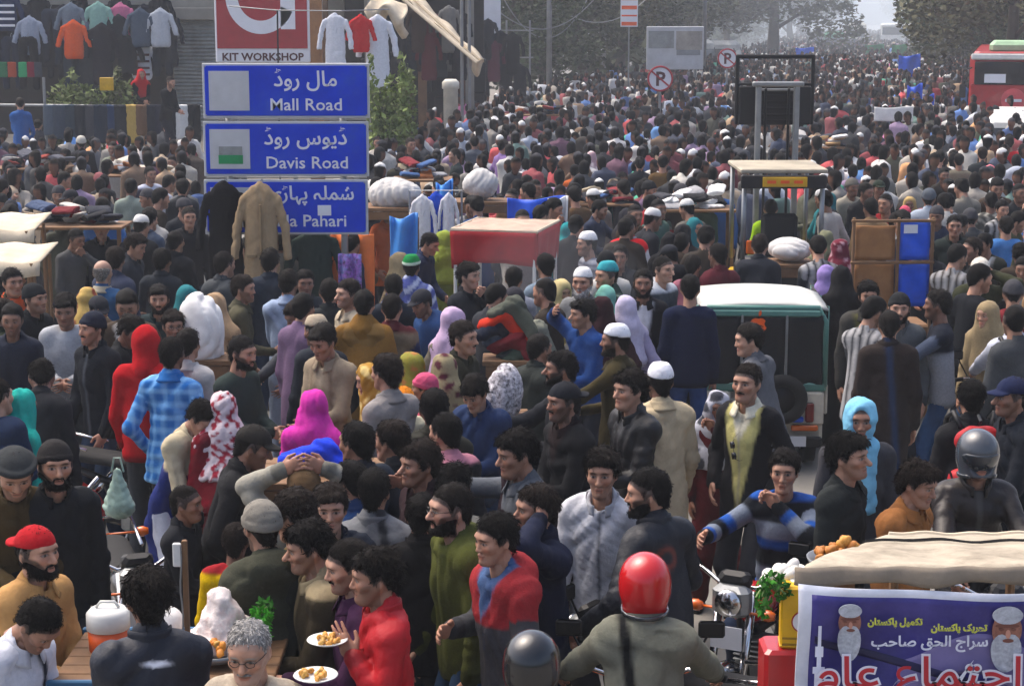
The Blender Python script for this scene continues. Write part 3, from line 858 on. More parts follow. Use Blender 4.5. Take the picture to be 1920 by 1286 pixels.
def scarf_mesh(sp, p, vox, seed, kind):
    """hood up, head scarf or draped shawl"""
    ph = np.random.default_rng(seed).integers(1 << 30)
    hs = p.hs; Rh = p.Rh; hc = p.head
    def toh(P):
        x, y, z = P; dx, dy, dz = x-hc[0], y-hc[1], z-hc[2]; R = Rh.T
        return tuple((R[i, 0]*dx+R[i, 1]*dy+R[i, 2]*dz)/hs for i in range(3))
    def fn(P):
        rng = np.random.default_rng(ph)
        H = toh(P)
        up = V(0, 0, 1)
        if kind == 'hood':
            d = ell(H, (0, .022, .03), (.102, .122, .115))*hs
            d = smin(d, cap(P, hc-up*.03-p.F*.01, p.neck-p.F*.02-p.U*.01, .088, .095)[0], .04)
            d = d-wob(P, rng, 18, .007)
            face = ell(H, (0, -.125, -.012), (.060, .085, .082))*hs
            return smax(d, -face, .012)
        if kind in ('hijab', 'chador', 'burqa', 'wrap'):
            o = .014
            d = ell(H, (0, .018, .030), (.086+o, .104+o, .096+o))*hs
            d = smin(d, cap(P, hc-up*.045+p.F*(.012 if kind == 'wrap' else -.01), p.neck-p.F*.01, .076 if kind == 'wrap' else .098, .082 if kind == 'wrap' else .122)[0], .04)
            drop = {'hijab': .32, 'chador': .75, 'burqa': 1.0, 'wrap': .02}[kind]
            if kind == 'wrap':
                d = smin(d, cap(P, p.neck-p.X*.06+p.F*.03, p.neck+p.X*.06+p.F*.03, .065, .065)[0], .03)
                d = smin(d, cap(P, p.neck+p.X*.05+p.F*.08, p.hip+p.U*.22+p.X*.06+p.F*.13, .05, .05, (p.F, 1.8))[0], .02)
            else:
                d = smin(d, cap(P, p.neck-p.U*.0, p.neck-p.U*(drop*.5+.12)-p.F*.01, .12, .195 if kind == 'hijab' else .215, (p.F, 1.28))[0], .06)
                d = smin(d, cap(P, p.sh[1]+p.U*.0, p.sh[-1]+p.U*.0, .074, .074)[0], .06)
                if kind != 'hijab':
                    d = smin(d, cap(P, p.hip+p.U*.2, V(0, 0, .1), .205, .225, (p.F0, 1.2))[0], .06)
                    for s in (-1, 1):
                        d = smin(d, cap(P, p.sh[s], p.el[s], .074, .074)[0], .04)
                        d = smin(d, cap(P, p.el[s], p.el[s]*.4+p.wr[s]*.6, .074, .066)[0], .03)
                x, y, z = P
                cz = p.neck-p.U*(drop if kind != 'burqa' else 1.6)
                if kind in ('hijab', 'chador'):
                    d = smax(d, (cz[0]-x)*p.U[0]+(cz[1]-y)*p.U[1]+(cz[2]-z)*p.U[2]+.35*(x*p.X[0])*.3, .02)
                else: d = smax(d, .06-z, .01)
            d = d-wob(P, rng, 9, .008)-crease(P, rng, 14, .017, (1.3, 1.3, .6))
            face = ell(H, (0, -.125, -.016 if kind != 'wrap' else .010), (.056, .085, .080 if kind != 'wrap' else .098))*hs
            return smax(d, -face, .010)
        if kind == 'shawl':
            d = cap(P, p.neck-p.U*.03, p.hip+p.U*.08, .115, .215, (p.F, 1.25))[0]
            for s in (-1, 1):
                d = smin(d, cap(P, p.sh[s], p.el[s], .078, .078)[0], .05)
            d = smin(d, cap(P, p.neck-p.F*.02-p.U*.02, p.neck-p.F*.01+p.U*.03, .10, .088)[0], .04)
            d = smax(d, -cap(P, p.neck+p.F*.03, p.neck+p.F*.05+p.U*.12, .052, .07)[0], .01)
            x, y, z = P; cz = p.hip-p.U*.02
            d = smax(d, (cz[0]-x)*p.U[0]+(cz[1]-y)*p.U[1]+(cz[2]-z)*p.U[2]+.25*x, .02)
            return d-wob(P, rng, 9, .008)-crease(P, rng, 15, .010)
        if kind == 'muffler':
            d = 1e3
            for i, (r, zz) in enumerate(((.085, -.005), (.080, .028))):
                c = p.neck+p.U*zz+p.F*.008; x, y, z = P
                dx, dy, dz = x-c[0], y-c[1], z-c[2]
                a = dx*p.X[0]+dy*p.X[1]+dz*p.X[2]; b = dx*p.F[0]+dy*p.F[1]+dz*p.F[2]; u = dx*p.U[0]+dy*p.U[1]+dz*p.U[2]
                u = u+.25*b*(1 if i else .6)
                d = np.minimum(d, np.sqrt((np.sqrt(a*a+b*b)-r*.93)**2+u*u)-.026)
            d = smin(d, cap(P, p.neck+p.X*.04+p.F*.10, p.hip+p.U*.22+p.X*.05+p.F*.145, .038, .045, (p.F, 1.9))[0], .02)
            return d-wob(P, rng, 28, .005)
    pts = np.array([p.head, p.neck, p.sh[1], p.sh[-1], p.hip]+([p.el[1], p.el[-1], p.wr[1], p.wr[-1]] if kind not in ('hood', 'hijab', 'muffler', 'wrap') else []))
    if kind in ('hood', 'muffler', 'wrap', 'hijab'):
        pts = np.array([p.head, p.neck, p.neck-p.U*(.36 if kind != 'hood' else .06)]); m = .30 if kind != 'hood' else .2
        lo, hi = pts.min(0)-m, pts.max(0)+.3
    else: lo, hi = pts.min(0)-.34, pts.max(0)+.22
    if kind in ('chador', 'burqa'): lo[2] = .05
    lo[2] = max(lo[2], .03)
    return nets(fn, lo, hi, vox)

def lower(sp, p, vox, seed):
    kind = sp.get('bottom', 'jeans'); loose = kind == 'shalwar'
    ph = np.random.default_rng(seed+5).integers(1 << 30)
    def fn(P):
        rng = np.random.default_rng(ph)
        d = cap(P, p.hip+V(-.055, 0, 0), p.hip+V(.055, 0, 0), .094, .094, (p.F, 1.22))[0]
        for s in (-1, 1):
            l1 = cap(P, p.hj[s], p.kn[s], .076 if not loose else .092, .068 if not loose else .10)[0]
            l2 = cap(P, p.kn[s], p.an[s], .070 if not loose else .10, .056 if not loose else .062)[0]
            d = smin(d, smin(l1, l2, .02), .025)
        if vox < .03: d = d-wob(P, rng, 16, .005)-crease(P, rng, 15, .007)
        return d
    pts = np.array([p.hip]+[p.kn[1], p.kn[-1], p.an[1], p.an[-1]])
    return nets(fn, pts.min(0)-.17, pts.max(0)+.17, vox)

def shoes_mb(p, col):
    m = MB()
    for s in (-1, 1):
        a, f = p.an[s], p.foot[s]; d = unit(V(f[0]-a[0], f[1]-a[1], 0)); sd = V(-d[1], d[0], 0)
        rows = []
        for t, w, hgt in ((-.09, .028, .06), (-.06, .036, .085), (.02, .040, .085), (.09, .046, .055), (.15, .040, .045), (.18, .022, .035)):
            c = V(a[0], a[1], a[2]-.085)+d*t
            rows.append([c+sd*w, c+sd*w*.95+V(0, 0, hgt*.6), c+sd*w*.5+V(0, 0, hgt), c-sd*w*.5+V(0, 0, hgt), c-sd*w*.95+V(0, 0, hgt*.6), c-sd*w])
        vs = [q for r in rows for q in r]; fs = []
        for i in range(5):
            for k in range(6): fs.append((i*6+k, i*6+(k+1) % 6, (i+1)*6+(k+1) % 6, (i+1)*6+k))
        fs.append(tuple(range(5, -1, -1))); fs.append(tuple(30+k for k in range(6)))
        m.add(vs, fs, col)
    return m

def body_arrays(sp, p, lod):
    """one skin mesh: head, neck, the trunk and limbs under the clothes, hands"""
    v, q, M = head_mesh(lod, sp.get('face', 0))
    tone = SKINS[sp.get('skin', 0)]
    hc = sp.get('hairc', '#0c0a09')
    bald = sp.get('hair') in ('none', 'bald')
    M2 = dict(M)
    if bald or sp.get('hair') == 'grey': M2['scalp'] = M['scalp']*.2
    fem = sp.get('fem', 0) or sp.get('boy', 0)
    c = skin_cols(M2, len(v), tone, 0 if fem else .92 if sp.get('beard') in ('beard',) else sp.get('stubble', .35), .8 if fem else 1, 1.15 if fem else 1, fem, hc)
    Vs = [(v*p.hs) @ p.Rh.T+p.head]; Fs = [q]; Cs = [c]
    n = len(v)
    for s in (-1, 1):
        name = p.sh[s, 'name']
        hp = sp.get('hl' if s > 0 else 'hr') or dict(phone='grip', bars='grip', chin='grip', plate='flat', point='point', reach='relax', up='flat').get(name, 'relax')
        hv, hq = hand_mesh(hp, lod, s)
        d = unit(p.wr[s]-p.el[s])
        if name == 'plate': th = p.X*s
        else: th = unit(p.F*max(0, -d[2])+V(0, 0, 1)*(1-max(0, -d[2]))-p.X*s*.25)
        th = unit(th-d*float(th @ d)); yv = np.cross(d, th)
        # palm (-y of the hand) turns to the body
        R = np.stack([th*s, yv*s, d], 1) if s > 0 else np.stack([-th, -np.cross(d, -th)*-1, d], 1)
        if np.linalg.det(R) < 0: R[:, 1] *= -1
        # keep the palm facing inward
        ref = -p.X*s if name != 'plate' else V(0, 0, 1)
        hv2 = hv.copy()
        if float((-R[:, 1]) @ ref) < 0: hv2 = hv*np.array([1, -1, 1], np.float32); hq = hq[:, ::-1]
        Vs.append(hv2*.98 @ R.T+p.wr[s]); Fs.append(hq+n)
        cc = np.repeat(lin(tone)[None]*1.22*np.array([.98, .92, .9]), len(hv), 0)
        tip = np.clip((hv[:, 2]-.08)/.08, 0, 1)[:, None]; cc = cc*(1+.12*tip)
        Cs.append(cc); n += len(hv)
    # inner trunk and limbs
    m = MB()
    nn = 6 if lod else 8
    m.tube([p.hip-V(0, 0, .06), p.hip, p.waist, p.chest, p.sc, p.neck, p.neck+(p.head-p.neck)*.4], [.06, .07, .06, .06, .05, .05, .045], nn)
    for s in (-1, 1):
        m.tube([p.sc, p.sh[s], p.el[s], p.wr[s]], [.04, .036, .030, .026], nn)
        m.tube([p.hip, p.hj[s], p.kn[s], p.an[s], p.foot[s]], [.05, .06, .045, .034, .03], nn)
    mv = np.array(m.v); Fq = []
    for t in m.f:
        t = [k+n for k in t]
        if len(t) == 4: Fq.append(t)
        else:
            for i in range(1, len(t)-1, 2): Fq.append([t[0], t[i], t[min(i+1, len(t)-1)], t[min(i+2, len(t)-1)]])
    Vs.append(mv); Cs.append(np.repeat(lin(tone)[None], len(mv), 0)); Fs.append(np.array(Fq, np.int32))
    v = np.vstack(Vs); c = np.vstack(Cs); q = np.vstack(Fs)
    return v, q, np.hstack([c, np.ones((len(c), 1)) if sp.get('proto') else np.zeros((len(c), 1))])

MATOF = dict(kameez='cloth', sweater='wool', hoodie='wool', shawl='wool')
_pc = {}
def person(sp, loc, rz, label, group, lod=0):
    """builds one person as a body with clothing, hair and headgear parented to it"""
    seed = sp.get('seed', 1); rng = np.random.default_rng(seed)
    hh = sp.get('height', 1.72)/1.70
    vox = {0: .0155, 1: .024, 2: .036, 3: .05}[lod]
    hl = min(lod, 2)
    key = sp.get('key'); nocache = key is None
    if nocache or key not in _pc:
        p = make_pose(sp)
        v, q, c = body_arrays(sp, p, hl)
        R = dict(p=p, body=mesh_from('person', v, q, MAT['skin'], c))
        gm = MAT[sp.get('mat') or MATOF.get(sp.get('top'), 'cloth')]
        gv, gq, I = garment(sp, p, vox, seed)
        R['top'] = mesh_from(sp.get('topname', sp.get('top', 'jacket')), gv, gq, gm, paint(I, dict(sp, _w=max(.010, vox*.95)), rng, sp.get('col', '#444444')))
        lv, lq = lower(sp, p, vox*1.6, seed)
        lc = np.ones((len(lv), 4)); lc[:, :3] = lin(sp.get('legs', '#23262e')) if not sp.get('proto') else 1
        lc[:, :3] *= (1+.15*np.sin(lv[:, 2]*9+lv[:, 0]*20))[:, None]
        R['legs'] = mesh_from('trousers', lv, lq, MAT['denim'] if sp.get('bottom', 'jeans') == 'jeans' else MAT['cloth'], lc)
        R['shoes'] = shoes_mb(p, sp.get('shoe', '#1b1613')).mesh('shoes', MAT['leather'], True) if lod < 3 else None
        for kk in ('wrap', 'over'):
            if sp.get(kk):
                sv, sq = scarf_mesh(sp, p, vox*.95, seed+9, sp[kk])
                sc = np.ones((len(sv), 4)); sc[:, :3] = lin(sp.get(kk+'c', sp.get('col', '#888888'))) if not sp.get('proto') else 1
                if sp.get(kk+'p'):
                    col2, fq, th = sp[kk+'p']
                    if fq > 0:
                        s = np.sin(sv[:, 0]*fq+2*np.sin(sv[:, 2]*fq*.4))*np.sin(sv[:, 2]*fq+1)+.6*np.sin(sv[:, 1]*fq*1.3+sv[:, 2]*fq*.5)
                    else: s = np.sin((sv[:, 2]*.8+sv[:, 0]*.5+sv[:, 1]*.4)*-fq)
                    m = np.clip((s-th)*5, 0, 1)[:, None]; sc = sc*(1-m)+np.array([*lin(col2), 0])*m
                R[kk] = mesh_from({'hood': 'hood', 'hijab': 'headscarf', 'chador': 'chador', 'burqa': 'chador', 'wrap': 'scarf', 'shawl': 'shawl', 'muffler': 'muffler'}[sp[kk]], sv, sq,
                                  MAT['wool'] if sp[kk] in ('shawl', 'hood', 'muffler') else MAT['cloth'], sc)
        if not nocache: _pc[key] = R
    else: R = _pc[key]
    p = R['p']
    body = link('person', R['body'], None, loc, (0, 0, rz), hh)
    tag(body, label, 'person', group)
    if sp.get('proto'): c = sp.get('skint', (1, 1, 1)); body.color = (*c, 1)
    tn = sp.get('topname', {'puffer': 'jacket', 'vest': 'kameez', 'coat': 'coat'}.get(sp.get('top', 'jacket'), sp.get('top', 'jacket')))
    pc = sp.get('proto')
    link(tn, R['top'], body, color=sp.get('col') if pc else None)
    link('shalwar' if sp.get('bottom') == 'shalwar' else 'trousers', R['legs'], body, color=sp.get('legs') if pc else None)
    if R.get('shoes'): link('shoes', R['shoes'], body)
    for kk in ('wrap', 'over'):
        if kk in R: link({'burqa': 'chador', 'hijab': 'headscarf', 'wrap': 'scarf'}.get(sp[kk], sp[kk]), R[kk], body, color=sp.get(kk+'c', sp.get('col')) if pc else None)
    if nocache and lod < 2 and sp.get('top') in ('jacket', 'shirt', 'kameez', 'coat', 'blazer', 'vest') and not sp.get('hooddown') and not sp.get('over') and sp.get('wrap') in (None, 'wrap', 'muffler'):
        fold = sp['top'] in ('shirt', 'blazer', 'kameez', 'vest')
        def cpt(s_, t_):
            a = math.radians(20+320*s_); r = (.068+.034*t_**1.3 if fold else .083-.004*t_)*(1+.02*math.sin(a*5)); zz = (.050-.056*t_ if fold else -.012+.068*t_)
            return p.neck+p.X*(math.sin(a)*r*1.04)+p.F*(math.cos(a)*r*1.08+.004)+p.U*(zz-.030*max(math.cos(a), 0)-.012*max(math.cos(a), 0)*t_)
        cm = MB(); cm.grid(cpt, 22, 4, thick=.004)
        cc = lin(sp.get('col', '#444'))*.8
        for L_ in sp.get('paint', ()):
            if L_[0] in ('collar', 'inner'): cc = lin(L_[1])
        ca = np.ones((len(cm.v), 4)); ca[:, :3] = cc
        link('collar', mesh_from('collar', np.array(cm.v), cm.f, gm if False else MAT[sp.get('mat') or MATOF.get(sp.get('top'), 'cloth')], ca), body)
    from mathutils import Matrix
    Mh = Matrix([[*(p.Rh[i]*p.hs), p.head[i]] for i in range(3)]+[[0, 0, 0, 1]])
    def onhead(name, me, color):
        if me is None: return
        o = link(name, me, body, color=color); o.matrix_local = Mh; return o
    hair = sp.get('hair', 'short'); hc = sp.get('hairc', '#0c0a09')
    if sp.get('wrap') == 'wrap': onhead('hair', head_part('crop', 2, 0), hc)
    elif hair != 'none' and sp.get('wrap') not in ('hijab', 'chador', 'burqa', 'hood'):
        if sp.get('hat') in ('helmet',): pass
        elif sp.get('hat'): onhead('hair', head_part('crop', hl, seed % 3), hc)
        else: onhead('hair', head_part(hair, hl, seed % 3), hc)
    if sp.get('hat'):
        onhead({'capback': 'cap', 'topi': 'prayer_cap', 'kufi': 'skullcap', 'pakol': 'wool_cap'}.get(sp['hat'], sp['hat']), head_part(sp['hat'], hl), sp.get('hatc', '#dddddd'))
        if sp['hat'] == 'helmet': [onhead(k_, head_part(k_, hl), '#ffffff') for k_ in ('visor', 'rim')]
    if sp.get('beard'): onhead('moustache' if sp['beard'] == 'moustache' else 'beard', head_part(sp['beard'], hl, sp.get('face', 0)), sp.get('beardc', hc))
    if sp.get('glasses'): onhead('glasses', glasses_mesh(), '#ffffff')
    body['_p'] = 0; del body['_p']
    return body, p
# ================================================================== the place
RD = unit(V(.206, 1, 0)); RP = V(RD[1], -RD[0], 0)           # along the road, to its right
M_ = {}
def M(name, *a, **k):
    if name not in M_: M_[name] = flat_mat(name, *a, **k)
    return M_[name]
asphalt = flat_mat('asphalt', '#827f78', .9, 0, .3, .5, .5, 60, dirt='#8a8375')
paving = flat_mat('paving', '#6f6a62', .9, 0, .3, .8, .4, 40, dirt='#6d675e')
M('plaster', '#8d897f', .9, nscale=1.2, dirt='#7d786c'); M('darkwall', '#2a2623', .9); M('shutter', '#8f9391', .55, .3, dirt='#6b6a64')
M('steel', '#8a8d8e', .45, .7); M('blacksteel', '#1b1b1c', .5, .4); M('chrome', '#c8c8c8', .15, 1.0, namt=.1, bstr=0)
M('wood', '#7a5a3c', .8, dirt='#4a3726'); M('boardwood', '#9a6b3e', .8, dirt='#6a472b'); M('canvas', '#cdbfa6', .95, nscale=3, bscale=25, bstr=.5, dirt='#9b8d76')
M('rubber', '#161616', .85); M('white_paint', '#d2d2cc', .4, nscale=3); M('red_paint', '#a3161a', .35, coat=.3)
M('blue_sheet', '#0b55d6', .5, nscale=6, bscale=12, bstr=.6); M('sky_sheet', '#3f8fe0', .6, bscale=12, bstr=.6)
M('white_sheet', '#dcdad6', .85, bscale=10, bstr=.6, nscale=5); M('orange_sheet', '#e0773a', .9, bscale=14, bstr=.5)
M('sign_blue', '#0739c4', .45, namt=.22, nscale=3, spec=.15, dirt='#2a50b0'); M('sign_white', '#d8dade', .4, namt=.08); M('sign_grey', '#b9bbbd', .5, namt=.12, dirt='#a4a6a6')
M('sign_red', '#9d2028', .5, namt=.15); M('sign_dark', '#4a1a1c', .6); M('green_paint', '#12894f', .5); M('glass_dark', '#0d1013', .1, namt=.2, bstr=0, coat=.3)
M('trunk', '#4a4036', .95, nscale=6, bstr=.6, bscale=20); M('teal_paint', '#4d7f74', .4, dirt='#5a7f76'); M('cream_paint', '#d2ccbb', .5, dirt='#8f8a7c')
M('yellow_paint', '#d8a90c', .45, dirt='#9c7a10'); M('black_canvas', '#101012', .8, bscale=12, bstr=.6); M('orange_paint', '#e8590c', .4)
M('lamp_red', '#7a0d0d', .25, coat=.5); M('lamp_amber', '#d8620f', .25, coat=.5); M('concrete', '#9b968c', .9, dirt='#77726a')
M('brown', '#5b3c28', .8); M('lime_cloth', '#a6d11a', .8); M('purple_print', '#2c2570', .5, namt=.4, nscale=4, bscale=7, bstr=.9, dirt='#463f86')

def leaf_mat():
    m, nt, bs = new_mat('leaves'); L = nt.links.new
    at = nd(nt, 'ShaderNodeVertexColor', layer_name='Col'); oi = nd(nt, 'ShaderNodeObjectInfo')
    c = mixc(nt, at.outputs[0], oi.outputs['Color'], 1.0, 'MULTIPLY')
    L(c, bs.inputs['Base Color']); bs.inputs['Roughness'].default_value = .7
    bs.inputs['Specular IOR Level'].default_value = .2
    return m
leafm = leaf_mat()

def text_mesh(s, size, name, mat, depth=0, align='CENTER', bold=0):
    c = bpy.data.curves.new(name, 'FONT'); c.body = s; c.size = size; c.align_x = align; c.resolution_u = 2
    c.extrude = depth; c.offset = bold
    o = bpy.data.objects.new(name, c); COL.objects.link(o)
    dg = bpy.context.evaluated_depsgraph_get()
    me = bpy.data.meshes.new_from_object(o.evaluated_get(dg))
    bpy.data.objects.remove(o); bpy.data.curves.remove(c)
    me.name = name; me.materials.clear(); me.materials.append(mat)
    return me
def urdu(*codes): return ''.join(' ' if c == 32 else chr(c) for c in reversed(codes))
def text_on(parent, s, size, name, mat, loc, depth=.002, bold=0, align='CENTER', sx=1):
    """lettering standing on a face that looks to -y in the parent's frame"""
    o = link(name, text_mesh(s, size, name, mat, depth, align, bold), parent, loc, (math.pi/2, 0, 0))
    o.scale = (sx, 1, 1); return o

# ground, road edge
g = MB(); g.add([(-260, -40, 0), (260, -40, 0), (260, 460, 0), (-260, 460, 0)], [(0, 1, 2, 3)])
tag(g.obj('ground', paving), kind='structure')
def strip(name, off, w, y0, y1, z, mat, h=None):
    m = MB(); a = RD*y0+RP*off; b = RD*y1+RP*off
    if h is None: m.add([a+V(0, 0, z), a+RP*w+V(0, 0, z), b+RP*w+V(0, 0, z), b+V(0, 0, z)], [(0, 1, 2, 3)])
    else:
        q = [a, a+RP*w, b+RP*w, b]
        m.add([p+V(0, 0, z) for p in q]+[p+V(0, 0, h) for p in q], [(4, 5, 6, 7), (0, 1, 5, 4), (1, 2, 6, 5), (2, 3, 7, 6), (3, 0, 4, 7)])
    return tag(m.obj(name, mat), kind='structure')
strip('road', -12, 19, -20, 420, .004, asphalt)
strip('kerb', -12.3, .3, 24, 420, 0, M_['concrete'], .13)
strip('kerb', 7, .3, 24, 420, 0, M_['concrete'], .13)

# ------------------------------------------------------------------ trees and hedges
_tree = {}
def leaf_cloud(rng, blobs, n, size, tone, flat=.5):
    """n leaf clumps spread through blobs [(centre, radii)]"""
    vs = []; cs = []
    wts = np.array([b[1][0]*b[1][1]*b[1][2] for b in blobs]); wts = wts/wts.sum()
    which = rng.choice(len(blobs), n, p=wts)
    C = np.array([blobs[i][0] for i in which], float); Rr = np.array([blobs[i][1] for i in which], float)
    d = rng.normal(size=(n, 3)); d /= np.linalg.norm(d, axis=1)[:, None]
    r = rng.uniform(.25, 1, n)**.45
    p = C+d*r[:, None]*Rr
    a = rng.normal(size=(n, 3)); a[:, 2] *= flat; a /= np.linalg.norm(a, axis=1)[:, None]
    b = np.cross(a, rng.normal(size=(n, 3))); b /= np.linalg.norm(b, axis=1)[:, None]
    s = size*rng.uniform(.5, 1.3, n)[:, None]
    quad = np.stack([p-a*s, p-b*s*.45, p+a*s, p+b*s*.45], 1)
    col = np.array(lin(tone))[None]*rng.uniform(.5, 1.5, n)[:, None]*(1+.25*rng.normal(size=(len(blobs), 1))[which]).clip(.5, 1.5)
    v = quad.reshape(-1, 3); c = np.ones((n*4, 4)); c[:, :3] = np.repeat(col, 4, 0)
    return v, np.arange(n*4).reshape(-1, 4), c
def tree_meshes(k):
    if k in _tree: return _tree[k]
    rng = np.random.default_rng(40+k); h = [9, 10.5, 8, 9.5][k]; low = [2.6, 3.0, 2.1, 2.4][k]
    blobs = []; m = MB()
    m.tube([(0, 0, -.1), (.1, 0, 1.2), (.05, .1, low), (.2, 0, h*.5), (.1, .1, h*.75)], [.30, .24, .20, .14, .05], 9)
    for i in range(11):
        t = i/11; ang = i*2.4+k; z = low+.3+(h-low-1)*t
        L = (2.9-1.4*abs(t-.35)*1.6)*rng.uniform(.8, 1.15)
        e = V(math.cos(ang)*L, math.sin(ang)*L, z+rng.uniform(-.5, .9))
        m.tube([(.1, .05, z-.8), V(.1, .05, z-.4)*.5+e*.5+V(0, 0, .3), e], [.09, .06, .025], 6)
        blobs.append((e, (1.5*rng.uniform(.8, 1.2), 1.5*rng.uniform(.8, 1.2), 1.05)))
        if i % 2 == 0: blobs.append((e*.5+V(0, 0, z*.55+.5), (1.2, 1.2, .9)))
        # drooping twigs
        blobs.append((e+V(rng.normal()*.5, rng.normal()*.5, -.9), (.8, .8, .7)))
    v, q, c = leaf_cloud(rng, blobs, 13000, .125, '#444934')
    _tree[k] = (m.mesh('trunk', M_['trunk'], True), mesh_from('crown', v, q, leafm, c, False)); return _tree[k]
def tree(x, y, k, s, rz, label, tone=(1, 1, 1), group='trees along the road'):
    e = empty('tree', (x, y, 0), rz, label, 'tree', group)
    a, b = tree_meshes(k)
    link('trunk', a, e, scale=s); o = link('crown', b, e, scale=s); o.color = (*tone, 1)
    return e
TL = [(955, 62, 0, .8, 'thin grey green tree behind the dark hung coats'),
      (1020, 70, 2, .95, 'grey green tree left of the utility pole'),
      (1095, 76, 1, 1.0, 'broad tree behind the looped wires'),
      (1165, 84, 3, 1.0, 'tree directly behind the orange and white banner'),
      (1235, 92, 0, 1.1, 'tree standing behind the grey billboard'),
      (1300, 102, 2, 1.1, 'pale tree just right of the grey billboard'),
      (1365, 118, 1, 1.0, 'hazy tree above the white vans'),
      (1455, 104, 3, 1.45, 'large dark tree with low crown left of the hazy road'),
      (1500, 190, 0, 1.3, 'faint tree in the haze left of the white bus'),
      (1530, 240, 1, 1.3, 'very faint tree at the far end of the road'),
      (1480, 150, 2, 1.2, 'blurred tree beyond the large dark tree')]
TR = [(1905, 58, 1, .95, 'nearest tree on the right above the red bus'),
      (1850, 70, 2, 1.0, 'bushy tree behind the red bus roof'),
      (1830, 80, 0, 1.05, 'olive tree left of the red bus'),
      (1895, 84, 3, 1.2, 'tall tree far right behind the bus'),
      (1815, 96, 3, 1.0, 'tree at the right kerb beyond the blue tarpaulins'),
      (1805, 116, 1, 1.05, 'dim tree right of the white bus'),
      (1835, 112, 1, 1.3, 'dark tree filling the gap over the right pavement'),
      (1792, 145, 2, 1.1, 'hazy tree close behind the white bus'),
      (1785, 185, 0, 1.2, 'pale tree in the haze beyond the white bus'),
      (1765, 235, 3, 1.2, 'faintest tree at the far end on the right')]
for i, (u, y, k, s, lb) in enumerate(TL+TR):
    p = at_y(u, 60, y); tree(p[0], y, k, s, i*1.3, lb, (.9+.15*(i % 3), 1, .9))
def far_wood():                                               # the closed end of the avenue, one mass lost in the haze
    Vv, Qq, Cc = [], [], []; n = 0; m = MB()
    for i, u in enumerate(range(880, 2080, 60)):
        if 1520 < u < 1720: continue
        p = at_y(u, 60, 262+14*(i % 3)); b = tree_meshes(i % 4)[1]
        v = np.zeros(len(b.vertices)*3); b.vertices.foreach_get('co', v); v = v.reshape(-1, 3)*1.5
        c = np.zeros(len(v)*4); b.color_attributes['Col'].data.foreach_get('color', c)
        v = v @ Rz(i*2.1).T+np.array([p[0], p[1], -1.2]); Vv.append(v); Qq.append(np.arange(len(v)).reshape(-1, 4)+n); Cc.append(c.reshape(-1, 4)); n += len(v)
    tag(link('far_wood', mesh_from('far_wood', np.vstack(Vv), np.vstack(Qq), leafm, np.vstack(Cc), False)), 'far wood closing the avenue, lost in the haze', 'wood', kind='stuff')
far_wood()
def thicket():                                                # scrub and low trees behind both kerbs, too dense to count
    rng = np.random.default_rng(5); blobs = []
    for y in np.arange(70, 250, 3.2):
        for off in (np.interp(y, [70, 110, 250], [-13.5, -14, -16]), 9.5):
            if off > 0 and y < 78: continue
            c = RD*y+RP*(off+rng.normal()*.8); blobs.append((V(c[0], c[1], rng.uniform(1.6, 2.8)), (2.0, 2.0, rng.uniform(1.8, 3.0))))
    v, q, c = leaf_cloud(rng, blobs, 15000, .42, '#40462f'); tag(link('roadside_scrub', mesh_from('roadside_scrub', v, q, leafm, c, False)), 'dense dark scrub behind the kerbs', kind='stuff')
thicket()

def hedge(name, u0, u1, y, z0, z1, dep, label, tone, cat='hedge', n=2600):
    a, b = at_y(u0, 0, y), at_y(u1, 0, y); rng = np.random.default_rng(int(u0))
    e = empty(name, ((a[0]+b[0])/2, y, z0), 0, label, cat)
    w = (b[0]-a[0])/2; blobs = []; m = MB()
    for i in range(9):
        x = -w+2*w*(i+.5)/9; hh = (z1-z0)*rng.uniform(.45, .62)
        blobs.append((V(x, rng.normal()*.1, hh*.95), (w/5, dep, hh)))
        m.tube([(x, 0, 0), (x+.03, .02, hh*.8), (x-.05, 0, hh*1.4)], [.02, .015, .006], 5)
    v, q, c = leaf_cloud(rng, blobs, n, .075, tone, 1)
    link('stems', m.mesh('stems', M_['trunk'], True), e); link('foliage', mesh_from('foliage', v, q, leafm, c, False), e)
    return e
hedge('hedge', 85, 245, 37.0, 1.1, 2.55, .35, 'dusty green hedge behind the railing hung with jeans', '#5f6a3a')
hedge('shrub', 690, 775, 33.0, .1, 2.75, .5, 'tall green shrub to the right of the blue road signs', '#65733c', 'shrub', 3000)

# ------------------------------------------------------------------ shops on the left
def wall_pts(u0, u1, y): return at_y(u0, 0, y)[0], at_y(u1, 0, y)[0]
x0, x1 = wall_pts(-260, 600, 42)
bl = empty('shop_building', ((x0+x1)/2, 42, 0), 0, 'shop building with roller shutter and open fronts hung with clothes', 'building')
bw = (x1-x0)
def bx(u): return at_y(u, 0, 42)[0]-(x0+x1)/2
m = MB(); m.box((0, .3, 5.0), (bw, .5, 3.0)); m.obj('upper_wall', M_['plaster'], bl)
m = MB(); m.box((bx(362), .3, 1.75), (bx(405)-bx(318), .5, 3.5)); m.obj('wall', M_['plaster'], bl)
m = MB(); m.box((bx(-230), .3, 1.75), (1.0, .5, 3.5)); m.obj('wall', M_['plaster'], bl)
m = MB(); m.box((0, 6, 3.25), (bw, .3, 6.5)); m.obj('rear_wall', M_['plaster'], bl)
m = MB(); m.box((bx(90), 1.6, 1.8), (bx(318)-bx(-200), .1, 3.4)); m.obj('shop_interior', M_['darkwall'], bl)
m = MB()
xa, xb = bx(322), bx(402)
for i in range(30):
    z = 1.15+i*.085
    m.add([(xa, .03, z), (xb, .03, z), (xb, -.01, z+.043), (xa, -.01, z+.043), (xa, .03, z+.085), (xb, .03, z+.085)], [(0, 1, 2, 3), (3, 2, 5, 4)])
m.obj('roller_shutter', M_['shutter'], bl)
